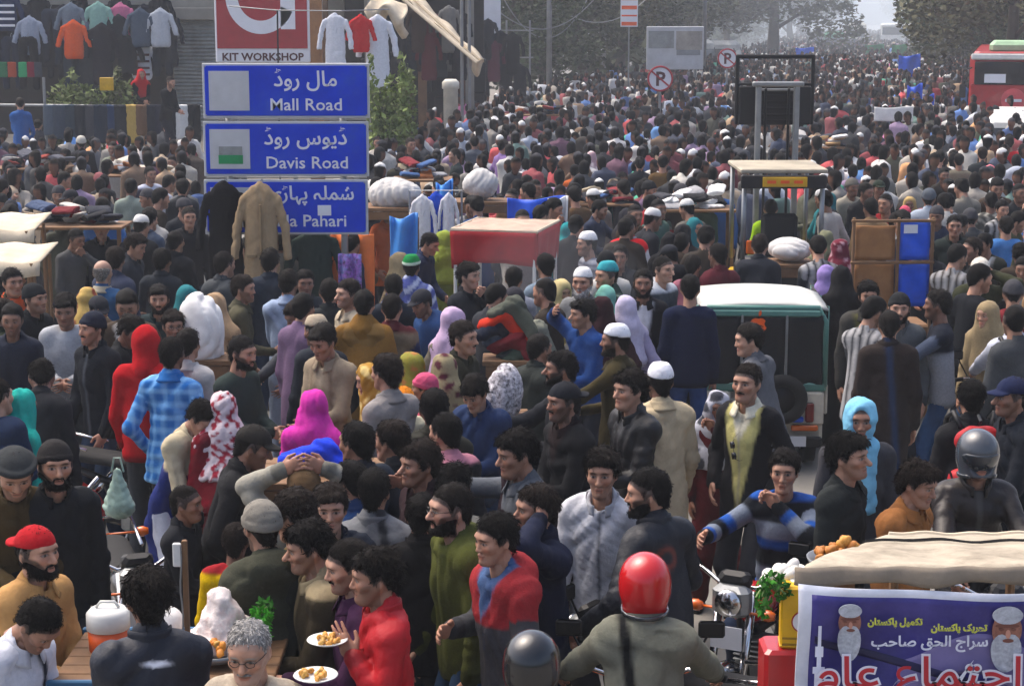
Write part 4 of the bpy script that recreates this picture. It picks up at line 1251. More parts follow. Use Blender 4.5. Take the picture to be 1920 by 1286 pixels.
m = MB(); m.bbox(((xa+xb)/2, -.05, 3.82), (xb-xa+.15, .3, .28), .02); m.obj('shutter_box', M_['plaster'], bl)
m = MB(); m.box((bx(590), -.02, 2.2), (.32, .2, 4.4)); m.obj('pillar', M_['boardwood'], bl)
m = MB(); m.box((bx(120), -.12, 3.95), (bx(318)-bx(-80), .22, .14)); m.obj('beam', M_['blacksteel'], bl)

pl = MB(); xa, xb = wall_pts(-260, 372, 36)
pl.bbox(((xa+xb)/2, 39, .55), (xb-xa, 5.8, 1.1), .03); tag(pl.obj('terrace', M('old_concrete', '#5d5850', .9, dirt='#3f3b36')), kind='structure')

# second, darker shop range further up
x2a, x2b = wall_pts(598, 905, 47)
b2 = empty('shop_building', ((x2a+x2b)/2, 47, 0), 0, 'dark shop range behind the torn awnings right of the red sign', 'building')
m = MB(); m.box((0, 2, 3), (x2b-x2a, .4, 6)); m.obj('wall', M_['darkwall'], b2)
for k, u in enumerate((605, 690, 790, 880)):
    m = MB(); m.box((at_y(u, 0, 47)[0]-(x2a+x2b)/2, .2, 2.3), (.22, .22, 4.6)); m.obj('pillar', M_['plaster'] if k % 2 else M_['wood'], b2)
m = MB(); m.box((0, .6, 4.7), (x2b-x2a, 2.2, .15)); m.obj('ledge', M_['plaster'], b2)
for k in range(9):
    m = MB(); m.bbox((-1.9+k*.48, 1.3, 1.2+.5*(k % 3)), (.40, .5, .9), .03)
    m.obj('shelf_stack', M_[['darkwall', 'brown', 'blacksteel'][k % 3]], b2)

# ------------------------------------------------------------------ hung clothes
_hung = {}
def hung_mesh(kind, seed=0):
    if (kind, seed) in _hung: return _hung[kind, seed]
    ph = 100+seed
    def fn(P):
        rng = np.random.default_rng(ph); Y = (V(0, 1, 0), 2.6)
        if kind in ('shirt', 'coat', 'kameez'):
            L = dict(shirt=.70, coat=.98, kameez=1.15)[kind]; w = dict(shirt=.20, coat=.215, kameez=.205)[kind]
            d = cap(P, V(0, 0, -.12), V(0, 0, -L+.12), w*.86, w*1.02, Y)[0]
            d = smin(d, np.minimum(cap(P, V(0, 0, -.03), V(.185, 0, -.085), .055, .05, (V(0, 1, 0), 1.5))[0], cap(P, V(0, 0, -.03), V(-.185, 0, -.085), .055, .05, (V(0, 1, 0), 1.5))[0]), .03)
            d = smax(d, -cap(P, V(0, -.09, .0), V(0, -.10, -.16), .045, .005)[0], .01)
            d = smax(d, -L-P[2], .01)
            d = smin(d, cap(P, V(0, 0, -.03), V(0, 0, .02), .065, .055, (V(0, 1, 0), 1.4))[0], .02)
            for s in (-1, 1):
                e = V(s*.285, -.01, -.34); w2 = V(s*.32, -.03, -.66 if kind != 'shirt' else -.5)
                sl = smin(cap(P, V(s*.20, 0, -.10), e, .056, .052, (V(0, 1, 0), 1.5))[0], cap(P, e, w2, .052, .050, (V(0, 1, 0), 1.4))[0], .01)
                sl = smax(sl, w2[2]+.03-P[2], .006); d = smin(d, sl, .006)
        elif kind == 'trousers':
            d = cap(P, V(-.09, 0, -.05), V(.09, 0, -.05), .085, .085, Y)[0]
            for s in (-1, 1): d = smin(d, cap(P, V(s*.10, 0, -.08), V(s*.13, 0, -.95), .095, .075, (V(0, 1, 0), 2.0))[0], .015)
        else:   # folded over a rail: 'drape'
            d = cap(P, V(0, 0, 0), V(0, 0, -.50), .17, .18, (V(0, 1, 0), 3.2))[0]
            d = smax(d, P[2]-.02, .02)
            d = smax(d, -.58-P[2], .01)
        return d-crease(P, rng, 15, .022, (1.5, 1, .35))
    lo, hi = (V(-.42, -.2, -1.25), V(.42, .16, .1))
    v, q = nets(fn, lo, hi, .021)
    c = np.ones((len(v), 4))
    _hung[kind, seed] = mesh_from(kind, v, q, MAT['cloth'], c); return _hung[kind, seed]
NAMEH = dict(shirt='hung_shirt', coat='hung_coat', kameez='hung_tunic', trousers='hung_trousers', drape='draped_cloth')
def hung(kind, u, v, y, col, label, seed=0, s=1.0, rz=0, group='clothes hung out for sale', hook=True, sx=1, stripes=None):
    p = at_y(u, v, y)
    e = empty(NAMEH[kind], p, rz, label, dict(drape='cloth').get(kind, kind), group)
    o = link('fabric', hung_mesh(kind, seed), e, scale=(s*sx, s, s), color=col)
    if hook and kind != 'drape':
        m = MB(); m.tube([(0, 0, .0), (0, 0, .07*s), (.02, 0, .10*s), (.03, 0, .075*s)], .006, 5); m.obj('hanger', M_['steel'], e)
    if stripes:
        for k in range(4):
            mm = MB(); zz = -.2-.13*k
            mm.box((0, -.105*s, zz*s), (.34*s, .015, .045*s)); mm.obj('stripe', M_[stripes], e)
    return e
# upper left: rows at the shop front
row = [('shirt', 12, -10, '#1c2a4a', 'blue and white patterned top hung at the far left shop front', 'sign_white'),
       ('shirt', 55, 35, '#8e97a6', 'grey white top hung above black trousers at left', None),
       ('trousers', 52, 70, '#141417', 'black trousers hung below the grey top', None),
       ('trousers', 95, 18, '#252c38', 'long dark slate trousers left of the orange top', None),
       ('shirt', 133, 10, '#64707c', 'grey top hung directly above the orange one', None),
       ('shirt', 137, 42, '#d1531f', 'bright orange top hung at the shop front', None),
       ('kameez', 135, 60, '#27303c', 'dark striped tunic hung under the orange top', None),
       ('shirt', 184, 8, '#7fa59a', 'mint green top hung beside the pink one', None),
       ('kameez', 190, 48, '#221f24', 'black tunic hung beneath the mint top', None),
       ('shirt', 226, 10, '#c06a8a', 'pink top hung right of the mint one', None),
       ('shirt', 222, 32, '#1f2126', 'black top half behind the pink one', None),
       ('shirt', 262, 20, '#44505e', 'slate top above the white striped shirt', None),
       ('shirt', 265, 82, '#c9ced6', 'white shirt with dark stripes hung by the shutter', 'sign_dark'),
       ('trousers', 303, 45, '#20242b', 'dark trousers with pale sides hung next to the shutter', None),
       ('shirt', 300, 20, '#aab0b8', 'pale grey top hung at the edge of the shutter', None),
       ('trousers', 20, 70, '#1a2233', 'navy trousers hung at the far left', None),
       ('kameez', 165, 75, '#2a2d2e', 'charcoal tunic hung low behind the hedge', None),
       ('shirt', 238, 70, '#17181b', 'black top left of the striped shirt', None)]
for i, (k, u, v, c, lb, st) in enumerate(row): hung(k, u, v+2, 41.2-.12*(i % 3), c, lb, i % 3, 1.12, stripes=st)
for i in range(22):
    k = ['kameez', 'trousers', 'shirt'][i % 3]
    hung(k, -4+i*15.2, [-2, 30, 62, 14, 50][i % 5], 41.55, ['#16181d', '#1d212a', '#22262c', '#191c26', '#2b2c30'][i % 5], 'dark garment packed in the row behind the front clothes', i % 3, 1.0, group='dark garments packed behind the front clothes', hook=False)
for i, (u, c) in enumerate(((5, '#2f6f4a'), (22, '#a3462c'), (42, '#2f9a62'), (58, '#7a2233'), (70, '#3d3f45'))):
    hung('drape', u, 118, 40.6, c, ['green', 'rust red', 'bright green', 'dark red', 'grey'][i]+' folded scarf on the low rack at far left', i % 3, .55)
# wire and the white / red clothes
tag(MB().tube([at_y(430, 12, 36.5), at_y(520, 20, 36.2), at_y(640, 21, 36), at_y(730, 18, 36.5)], .012, 5).obj('clothes_line', M_['steel']), 'thin wire strung from the red sign to the awning', 'wire')
hung('kameez', 628, 32, 36, '#d4d6dc', 'long white tunic hung from the wire right of the red sign', 0, 1.0)
hung('shirt', 676, 34, 36.2, '#c81e22', 'red shirt with white edge hung between two white tunics', 1, .95, .5)
hung('kameez', 707, 36, 36.4, '#cfd3da', 'long white tunic hung right of the red shirt', 2, 1.18)
# rail with jeans
xa, xb = wall_pts(-40, 372, 35.9); zt = at_y(0, 197, 35.9)[2]
rl = empty('railing', ((xa+xb)/2, 35.9, 1.1), 0, 'pale metal railing along the terrace with jeans over it', 'railing')
m = MB(); m.tube([(-(xb-xa)/2, 0, zt-1.1), ((xb-xa)/2, 0, zt-1.14)], .025, 8); m.obj('rail', M_['steel'], rl)
for u in (-30, 75, 175, 275, 365):
    m = MB(); m.tube([(at_y(u, 0, 35.9)[0]-(xa+xb)/2, 0, 0), (at_y(u, 0, 35.9)[0]-(xa+xb)/2, 0, (zt-1.1)*(1.55 if u == 75 else 1))], .03, 8); m.obj('post', M_['steel'], rl)
jc = ['#4b5661', '#39434f', '#2d3a44', '#23272c', '#3a3b40', '#1e2a38', '#2a3b58', '#1f2328', '#b89a52', '#6a4f3a', '#20242c', '#1d2130', '#171a20', '#c4c6c4', '#15171a']
jl = ['faded grey jeans at the left end of the railing', 'slate jeans second from the left end of the railing', 'dark teal jeans on the railing', 'black jeans folded over the railing left of centre',
      'brownish black trousers on the railing', 'navy jeans folded over the railing', 'blue jeans left of the yellow cloth on the railing', 'black trousers just left of the yellow cloth',
      'mustard yellow cloth over the railing', 'brown cloth right of the yellow one', 'charcoal jeans under the man in red headscarf', 'dark indigo jeans on the railing',
      'black jeans left of the white cloth', 'white cloth over the railing near the blue signs', 'black trousers at the right end of the railing']
for i in range(15):
    hung('drape', 92+i*19.2, 199, 35.75-.02*(i % 2), jc[i], jl[i], i % 3, 1.0+.12*((i*7) % 3), 0, 'jeans and cloths over the railing', sx=.72)
tag(MB().bbox(at_y(200, 158, 36.4), (.27, .05, .26), .01).obj('yellow_card', M_['yellow_paint']), 'yellow square card standing beside the hedge', 'sign')
# dark coats further up, white board above them
cz = [(893, 62, '#0f1012', 'black coat at the left of the dark clothes cluster'), (915, 40, '#1b1d24', 'charcoal coat hung high under the white board'), (938, 62, '#10131d', 'midnight blue coat in the dark clothes cluster'),
      (962, 66, '#0c0d10', 'black long coat at the right of the dark clothes cluster'), (905, 110, '#15171a', 'black coat hung low under the white board'), (948, 118, '#121420', 'dark navy coat hung low above the crowd'),
      (975, 125, '#191a1e', 'grey black coat lowest on the right of the cluster'), (925, 80, '#5a2a3a', 'dull maroon coat among the black coats')]
for i, (u, v, c, lb) in enumerate(cz): hung('kameez', u, v, 54+.2*(i % 3), c, lb, i % 3, 1.0)
p = at_y(912, 20, 55); e = empty('clothes_stand', (p[0], 55, 0), 0, 'metal stand carrying the cluster of dark coats', 'stand')
for dx in (-.5, .6, 1.3):
    m = MB(); m.tube([(dx, 0, 0), (dx, 0, 3.6)], .03, 7); m.obj('post', M_['steel'], e)
for z in (3.3, 2.5):
    m = MB(); m.tube([(-.6, -.05, z), (1.4, -.05, z)], .02, 6); m.obj('rail', M_['steel'], e)
tag(MB().bbox(at_y(912, 22, 54.6), (.85, .06, 1.4), .02).obj('white_board', M_['sign_white']), 'plain white board above the cluster of dark coats', 'board')

# torn awnings with their beams
aw = empty('awning', at_y(800, 60, 44)*V(1, 1, 0), 0, 'torn cream awning slanting down over the shop front', 'awning')
o0 = np.array(aw.location)
def rel(u, v, y): return at_y(u, v, y)-o0
for (u0, v0, u1, v1, y0, y1) in ((722, -30, 895, 118, 45, 43.2), (745, -30, 900, 112, 45.4, 43.6)):
    m = MB(); m.tube([rel(u0, v0, y0), rel(u1, v1, y1)], .045, 6); m.obj('beam', M_['canvas'], aw)
A, B, C_, D_ = rel(728, -30, 45), rel(893, 112, 43.3), rel(905, 108, 44.4), rel(762, -30, 46)
m = MB(); m.grid(lambda s, t: (A*(1-s)+B*s)*(1-t)+(D_*(1-s)+C_*s)*t+V(0, 0, -.12*math.sin(t*3.1)-.05*math.sin(s*19)), 22, 6, thick=.02); m.obj('sheet', M_['canvas'], aw, True)
m = MB(); m.grid(lambda s, t: B+V(.28*s-.1, .5*t, -.42*t*(.6+.4*math.sin(s*5))+.03*math.sin(s*9)), 10, 6, thick=.02); m.obj('flap', M_['canvas'], aw, True)
for u in (866, 880):
    m = MB(); q = rel(u, 100, 43.6); m.tube([V(q[0], q[1], 0), V(q[0], q[1], 4.6)], .04, 8); m.obj('pole', M_['steel'], aw)
a2 = empty('awning', at_y(725, 60, 40)*V(1, 1, 0), 0, 'ragged bundle of rolled cream awning above the white tunics', 'awning')
o2 = np.array(a2.location)
m = MB(); m.grid(lambda s, t: at_y(690+70*s, -10+20*s, 40)-o2+V(.05*math.sin(t*7), .3*math.cos(t*6), -.5*t-.25*t*math.sin(s*9)), 14, 10, thick=.03); m.obj('sheet', M_['canvas'], a2, True)
m = MB(); q = at_y(693, 0, 40)-o2; m.tube([V(q[0], q[1], 0), V(q[0], q[1], 4.6)], .05, 8); m.obj('pole', M_['steel'], a2)
p = at_y(845, 170, 40); tag(MB().lathe([(.16, 0), (.16, 2.2), (.19, 2.22), (.19, 2.35), (.12, 2.42)], (p[0], p[1], 0), 14).obj('bollard_post', M_['cream_paint'], smooth=True), 'thick pale post standing under the torn awning', 'post')

for i in range(16):
    c = ['#15161a', '#2b2a2c', '#1f2530', '#3a2a24', '#5a2028', '#20262a', '#6b6a66', '#14161c'][i % 8]
    hung(['kameez', 'coat', 'shirt'][i % 3], 728+(i % 8)*19, 16+(i//8)*52+(i % 3)*8, 45.6+.1*(i % 3), c, ['black', 'dark brown', 'navy', 'brown', 'dark red', 'charcoal', 'grey', 'soft black'][i % 8]+' garment '+('in the upper row' if i < 8 else 'in the lower row')+' of the shop behind the torn awnings', i % 3, .95, group='garments in the shop behind the torn awnings', hook=False)
# poles and wires
def pole(u, y, h, r, label, mat='steel'):
    p = at_y(u, 0, y); o = MB().tube([(p[0], y, 0), (p[0], y, h*.5), (p[0], y, h)], [r, r*.9, r*.75], 10).obj('utility_pole', M_[mat], smooth=True)
    return tag(o, label, 'pole', 'poles beside the road')
pole(1030, 60, 8.5, .10, 'grey utility pole rising from the crowd under the wires')
pole(1133, 88, 8.5, .11, 'slim pole between the left hand trees')
pole(1322, 75, 9, .10, 'dark pole right of the grey billboard')
for k, (a, b, c, d, sag, y) in enumerate(((900, -14, 1130, -20, 70, 58), (940, -10, 1120, -40, 95, 59), (1000, -30, 1260, -60, 90, 62))):
    A, B = at_y(a, b, y), at_y(c, d, y+3)
    pts = [A*(1-t)+B*t-V(0, 0, sag/57*4*t*(1-t)) for t in np.linspace(0, 1, 17)]
    tag(MB().tube(pts, .018, 5).obj('overhead_wire', M_['steel'], smooth=True), ['slack overhead wire drooping lowest left of the pole', 'loop of overhead wire hanging in front of the trees', 'long overhead wire sagging toward the banner'][k], 'wire', 'overhead wires')

# ------------------------------------------------------------------ signs
e = empty('shop_sign', (at_y(490, 0, 38)[0], 38, 0), 0, 'red shop sign with large white letter G and KIT WORKSHOP strip', 'sign')
def sz(v, y): return at_y(0, v, y)[2]
zb, zs, ztop = sz(118, 38), sz(97, 38), sz(-95, 38); wS = (578-403)*38/FPX
m = MB(); m.bbox((0, .06, (zb+ztop)/2), (wS, .1, ztop-zb), .02); m.obj('panel', M_['sign_white'], e)
m = MB(); m.box((0, .005, (zs+ztop)/2+.03), (wS-.09, .03, ztop-zs-.06)); m.obj('red_field', M_['sign_red'], e)
text_on(e, 'KIT WORKSHOP', .215, 'lettering', M_['sign_dark'], (0, .008, zb+.045), .006, .006, sx=1.06)
# the big G, drawn as a thick open ring with a spur
R0, R1 = .72, .47; cx, cz_ = -.02, sz(2, 38)+.10
pts = []
m = MB(); n = 40; a0, a1 = math.radians(40), math.radians(335)
vs = []
for i in range(n+1):
    a = a0+(a1-a0)*i/n; ca, sa = math.cos(a), math.sin(a)
    for r in (R0, R1): vs.append((cx+ca*r*1.0, -.02, cz_+sa*r*1.08))
fs = [(2*i, 2*i+1, 2*i+3, 2*i+2) for i in range(n)]
vs2 = vs+[(x, -.006, z) for x, y, z in vs]; k = len(vs)
fs2 = fs+[(2*i, 2*i+2, k+2*i+2, k+2*i) for i in range(n)]+[(2*i+1, k+2*i+1, k+2*i+3, 2*i+3) for i in range(n)]
m.add(vs2, fs2)
m.box((cx+.56, -.013, cz_-.27), (.30, .014, .82)); m.box((cx+.36, -.014, cz_+.10), (.62, .012, .26))
m.obj('letter', M_['sign_white'], e)
m = MB(); m.tube([(-.6, .25, 0), (-.6, .25, ztop)], .05, 8); m.tube([(.6, .25, 0), (.6, .25, ztop)], .05, 8); m.obj('posts', M_['steel'], e)
tag(MB().tube([at_y(520, 20, 35.5), at_y(522, 200, 35.5)*V(1, 1, 0)], .018, 6).obj('thin_pole', M_['blacksteel']), 'thin dark pole in front of the red sign', 'pole')

def road_sign(v0, v1, label, uru, eng, box, k):
    y = 17.5; s = y/FPX
    u0, u1 = 375-k*1.5, 690-k*3
    zc = (sz(v0, y)+sz(v1, y))/2; h = sz(v0, y)-sz(v1, y); w = (u1-u0)*s*.985
    e = empty('road_sign', (at_y((u0+u1)/2, 0, y)[0], y, zc), 0, label, 'road sign', 'stacked blue road signs')
    m = MB(); m.bbox((0, .012, 0), (w, .03, h), .006); m.obj('frame', M_['sign_grey'], e)
    m = MB(); m.bbox((0, -.004, 0), (w-.045, .012, h-.045), .004); m.obj('panel', M_['sign_blue'], e)
    for bx_ in (-w/2+.03, w/2-.03):
        for bz_ in (-h/2+.03, h/2-.03): m = MB(); m.lathe([(.001, -.022), (.007, -.02), (.008, -.012)], (bx_, 0, bz_), 8, 'y', cap=False); m.obj('bolt', M_['steel'], e)
    m = MB(); m.box((-w/2+.055+.20, -.012, .0), (.385, .008, h*.72)); m.obj('white_square', M_['sign_grey'], e)
    if box == 'map':
        m = MB(); m.box((-w/2+.262, -.0175, -.10), (.235, .004, .085)); m.obj('green_band', M_['green_paint'], e)
        m = MB(); m.box((-w/2+.262, -.0175, -.015), (.225, .004, .08)); m.obj('grey_band', M_['shutter'], e)
    text_on(e, uru, .20 if k < 2 else .185, 'urdu_lettering', M_['sign_white'], (.19 if k < 2 else .24, -.012, .045 if k < 2 else .075), .002, .003)
    text_on(e, eng, .162, 'lettering', M_['sign_white'], (.19 if k == 0 else .20 if k == 1 else .12, -.013, -.185), .002, .0016, sx=1.08)
    return e, w, h
U1 = urdu(0xfee3, 0xfe8e, 0xfedd, 32, 0xfead, 0xfeed, 0xfb88)
U2 = urdu(0xfb88, 0xfbfe, 0xfeee, 0xfeb1, 32, 0xfead, 0xfeed, 0xfb88)
U3 = urdu(0xfeb7, 0xfee4, 0xfee0, 0xfba7, 32, 0xfb58, 0xfba9, 0xfe8e, 0xfb8c, 0xfbfc)
road_sign(119, 222, 'top blue road sign reading Mall Road', U1, 'Mall Road', 'plain', 0)
road_sign(228, 331, 'middle blue road sign reading Davis Road with green patch', U2, 'Davis Road', 'map', 1)
e3, w3, h3 = road_sign(337, 440, 'bottom blue road sign half covered by hung coats', U3, 'Shimla Pahari', 'plain', 2)
m = MB(); m.box((.37, -.013, -.03), (.13, .006, .10)); m.obj('paper_sticker', M_['sign_white'], e3)
fr = empty('sign_posts', (at_y(530, 0, 17.56)[0], 17.57, 0), 0, 'pair of grey posts carrying the three blue road signs', 'post')
for dx in (-.55, .55):
    m = MB(); m.tube([(dx, 0, 0), (dx, 0, sz(119, 17.5))], .035, 9); m.obj('post', M_['steel'], fr, True)
for v in (225, 334):
    m = MB(); m.box((0, -.01, sz(v, 17.5)), (1.55, .02, .012)); m.obj('crossbar', M_['steel'], fr)
hung('coat', 420, 353, 17.3, '#0d0d10', 'black jacket hung over the left of the lowest blue sign', 0, .95, sx=.82)
e = hung('coat', 488, 356, 17.15, '#9a8465', 'beige coat hung over the lowest blue sign', 1, 1.05, sx=.76)
for dx in (-.085, .085): m = MB(); m.bbox((dx, -.092, -.62), (.10, .02, .035), .006); m.obj('pocket_flap', M('beige_cloth', '#8c7656', .9), e)
m = MB(); m.bbox((.01, -.098, -.5), (.022, .02, .74), .005); m.obj('placket', M('beige_cloth'), e)
hung('kameez', 590, 438, 17.6, '#24332e', 'dark green garment hung below the right of the signs', 2, .9)
hung('kameez', 566, 440, 17.75, '#1c2024', 'black garment hung below the signs', 1, .9)
e = empty('hung_sheet', at_y(660, 440, 17.7), 0, 'bright orange cloth hung below the blue signs', 'cloth')
m = MB(); m.grid(lambda s, t: V((s-.5)*.42, .035*math.sin(s*14)+.03*math.sin(t*5), -.75*t), 24, 8, thick=.012); m.obj('fabric', M_['orange_sheet'], e, True)
e = empty('hung_sheet', at_y(655, 476, 17.3), 0, 'pink and violet printed cloth under the orange cloth', 'cloth')
m = MB(); m.grid(lambda s, t: V((s-.5)*.22, .03*math.sin(s*12), -.5*t), 14, 6, thick=.012, col='#ffffff'); m.obj('fabric', M('violet_cloth', '#a06ac0', .9, nscale=25, namt=.9, dirt='#4f9ec0'), e, True)

def round_sign(u, v, y, r, label):
    zc = sz(v, y); e = empty('no_parking_sign', (at_y(u, 0, y)[0], y, 0), 0, label, 'road sign', 'round no parking signs')
    m = MB(); m.lathe([(.001, -.012), (r, -.012), (r, .012), (.001, .012)], (0, 0, zc), 28, 'y', cap=False); m.obj('disc', M_['sign_white'], e)
    m = MB(); m.tube([(r*.93*math.cos(a), -.016, zc+r*.93*math.sin(a)) for a in np.linspace(0, 2*math.pi, 29)[:-1]], r*.085, 6, closed=True); m.obj('red_ring', M_['sign_red'], e)
    text_on(e, 'P', r*1.5, 'letter', M_['sign_dark'], (0, -.018, zc-r*.52), .003, .012)
    m = MB(); m.box((0, -.026, zc), (r*1.8, .006, r*.13), rot=Ry(math.radians(40))); m.obj('slash', M_['sign_red'], e)
    m = MB(); m.tube([(0, .045, 0), (0, .045, zc+r)], .03, 8); m.obj('post', M_['steel'], e)
round_sign(1240, 148, 42.5, .30, 'nearer round no parking sign below the grey billboard')
round_sign(1366, 110, 54, .29, 'further round no parking sign left of the forklift mast')

e = empty('billboard', (at_y(1267, 0, 62)[0], 62, 0), 0, 'weathered grey billboard on posts above the crowd', 'billboard')
zb, zt = sz(131, 62), sz(50, 62)
m = MB(); m.bbox((0, 0, (zb+zt)/2), (1.93, .10, zt-zb), .02); m.obj('panel', M_['sign_grey'], e)
for (dx, dz, w, h, mm) in ((-.47, .28, .86, .72, 'shutter'), (.47, .25, .88, .78, 'concrete'), (.45, -.15, .8, .22, 'steel'), (-.3, -.42, 1.2, .32, 'sign_grey')):
    m = MB(); m.box((dx, -.056, (zb+zt)/2+dz), (w, .012, h*.8)); m.obj('poster', M_[mm], e)
for dx in (-.7, .7):
    m = MB(); m.tube([(dx, .09, 0), (dx, .09, zt)], .05, 8); m.obj('post', M_['steel'], e)
e = empty('street_banner', (at_y(1180, 0, 60)[0], 60, 0), 0, 'vertical orange and white banner on a slim pole', 'banner')
zb, zt = sz(51, 60), sz(-40, 60)
m = MB(); m.bbox((0, 0, (zb+zt)/2), (.56, .03, zt-zb), .008); m.obj('panel', M_['sign_white'], e)
for k in range(6):
    m = MB(); m.box((0, -.018, zb+.10+k*.26), (.5, .008, [.12, .05][k % 2])); m.obj('printed_band', M_['orange_paint'], e)
m = MB(); m.tube([(.0, .04, 0), (0, .04, zt+.1)], .025, 7); m.obj('pole', M_['steel'], e)
# ================================================================== vehicles
def motorcycle(loc, rz, tank, label, mats=None):
    e = empty('motorcycle', loc, rz, label, 'motorcycle', 'motorcycles parked in the crowd')
    T = flat_mat('tank_paint', tank, .25, coat=.5, namt=.1, bstr=0)
    for y in (-.60, .60):
        w = empty('wheel', (0, y, .29)); w.parent = e
        m = MB(); m.tube([(0, .245*math.cos(a), .245*math.sin(a)) for a in np.linspace(0, 2*math.pi, 25)[:-1]], .045, 8, closed=True); m.obj('tyre', M_['rubber'], w, True)
        m = MB(); m.tube([(0, .20*math.cos(a), .20*math.sin(a)) for a in np.linspace(0, 2*math.pi, 25)[:-1]], .014, 6, closed=True)
        m.lathe([(.04, -.05), (.04, .05)], n=10, axis='x')
        for k in range(12):
            a = k*math.pi/6; m.tube([(.03*(-1)**k, 0, 0), (0, .2*math.cos(a), .2*math.sin(a))], .003, 4)
        m.obj('rim', M_['chrome'], w, True)
    m = MB(); m.tube([(0, -.38, .86), (0, -.1, .62), (0, .25, .60), (0, .62, .70)], .028, 7); m.tube([(0, -.36, .80), (0, -.22, .34), (0, .15, .30), (0, .30, .58)], .022, 7)
    m.tube([(0, .18, .33), (.06, .60, .29)], .02, 6); m.obj('frame', M_['blacksteel'], e, True)
    m = MB(); m.bbox((0, -.02, .38), (.24, .30, .24), .04)
    for k in range(5): m.bbox((0, -.10, .47+.028*k), (.20, .17, .012), .004)
    m.obj('engine', M_['steel'], e)
    ph = V(0, -.12, .80)
    v, q = nets(lambda P: smin(ell(P, (0, -.16, .80), (.125, .22, .10)), ell(P, (0, .0, .77), (.09, .16, .07)), .05), (-.2, -.45, .6), (.2, .25, .98), .02)
    link('fuel_tank', mesh_from('fuel_tank', v, q, T), e)
    v, q = nets(lambda P: smax(cap(P, V(0, .10, .76), V(0, .62, .80), .115, .105, (V(0, 0, 1), 1.9))[0], .74-P[2], .02), (-.18, -.1, .68), (.18, .82, .92), .02)
    link('seat', mesh_from('seat', v, q, M_['rubber']), e)
    m = MB(); m.tube([(-.36, -.26, 1.00), (-.22, -.34, 1.01), (-.10, -.38, .95), (.10, -.38, .95), (.22, -.34, 1.01), (.36, -.26, 1.00)], .012, 7); m.obj('handlebar', M_['chrome'], e, True)
    for s in (-1, 1):
        m = MB(); m.tube([(s*.27, -.31, 1.005), (s*.38, -.25, 1.0)], .018, 8); m.obj('grip', M_['rubber'], e, True)
        m = MB(); m.tube([(s*.09, -.40, .94), (s*.085, -.60, .29)], [.026, .020], 8); m.obj('fork', M_['chrome'], e, True)
        m = MB(); m.tube([(s*.22, -.34, 1.01), (s*.30, -.36, 1.16)], .006, 5); m.bbox((s*.32, -.365, 1.19), (.12, .02, .075), .01); m.obj('mirror', M_['blacksteel'], e)
        for y in (-.46, .70):
            m = MB(); m.lathe([(.001, -.05), (.028, -.04), (.032, 0), (.02, .03)], (s*.20, y, .84), 10, 'x'); m.tube([(0, y, .84), (s*.18, y, .84)], .008, 5); m.obj('indicator', M_['lamp_amber'], e, True)
        m = MB(); m.tube([(s*.10, .28, .66), (s*.10, .60, .32)], .022, 8); m.obj('shock_absorber', M_['chrome'], e, True)
    m = MB(); m.bbox((0, -.47, .90), (.20, .12, .17), .03); m.obj('headlight_housing', M_['steel'], e)
    m = MB(); m.lathe([(.001, -.02), (.07, -.012), (.075, .01)], (0, -.535, .90), 18, 'y'); m.obj('headlight', M_['chrome'], e, True)
    m = MB(); m.bbox((0, -.43, 1.0), (.17, .08, .09), .02, rot=Rx(.5)); m.obj('instrument_cluster', M_['blacksteel'], e)
    m = MB(); m.box((0, -.55, .72), (.17, .01, .12)); m.obj('number_plate', M_['sign_white'], e)
    for y0, a0, a1 in ((-.60, .3, 2.6), (.60, .5, 2.9)):
        m = MB(); m.grid(lambda s, t: V((t-.5)*.13, y0+.315*math.cos(a0+(a1-a0)*s), .29+.315*math.sin(a0+(a1-a0)*s)-.25*(t-.5)**2), 10, 4, thick=.006); m.obj('mudguard', T if y0 > 0 else M_['chrome'], e, True)
    m = MB(); m.bbox((0, .86, .74), (.13, .07, .10), .02); m.obj('tail_light', M_['lamp_red'], e)
    m = MB(); m.tube([(.10, -.12, .34), (.14, .1, .26), (.15, .75, .32)], [.02, .03, .04], 9); m.obj('exhaust', M_['chrome'], e, True)
    m = MB(); m.tube([(-.14, .35, .86), (-.14, .80, .92), (.14, .80, .92), (.14, .35, .86)], .012, 6); m.obj('grab_rail', M_['chrome'], e, True)
    m = MB(); m.tube([(-.08, .05, .3), (-.26, .12, .02)], .012, 6); m.obj('kickstand', M_['steel'], e)
    return e

def ground_at(u, v, z):     # stand point below a pixel seen at height z
    p = at_z(u, v, z); return V(p[0], p[1], 0)
bike_red = motorcycle(ground_at(1392, 1095, .92)+V(.04, .55, 0), math.radians(-14), '#a3161a', 'red motorcycle facing the camera under the boy in blue and grey stripes')
bike_navy = motorcycle(ground_at(1190, 1110, .85)+V(.03, .06, 0), math.radians(-68), '#1a1a1c', 'black motorcycle ridden by the man in navy jacket with round badge')
bike_helm = motorcycle(ground_at(1215, 1120, 1.45)+V(.0, -.15, 0), math.radians(176), '#2b2d30', 'motorcycle under the rider in red helmet seen from behind')
bike_black = motorcycle(ground_at(232, 1040, 1.0)+V(-.05, .28, 0), math.radians(20), '#121214', 'black motorcycle with covered seat behind the fruit cart')
bike_left = motorcycle(ground_at(258, 865, .80)+V(.0, .1, 0), math.radians(70), '#b0201c', 'motorcycle with red tank beside the boy in navy and cream')
bike_far = motorcycle(ground_at(1868, 705, 1.0)+V(.1, .3, 0), math.radians(60), '#20242a', 'motorcycle of the rider with white sleeves and dark backpack')
bike_hel2 = motorcycle(ground_at(1833, 860, 1.43)+V(.0, -.12, 0), math.radians(4), '#1c1c1e', 'motorcycle under the rider in silver helmet and brown jacket')
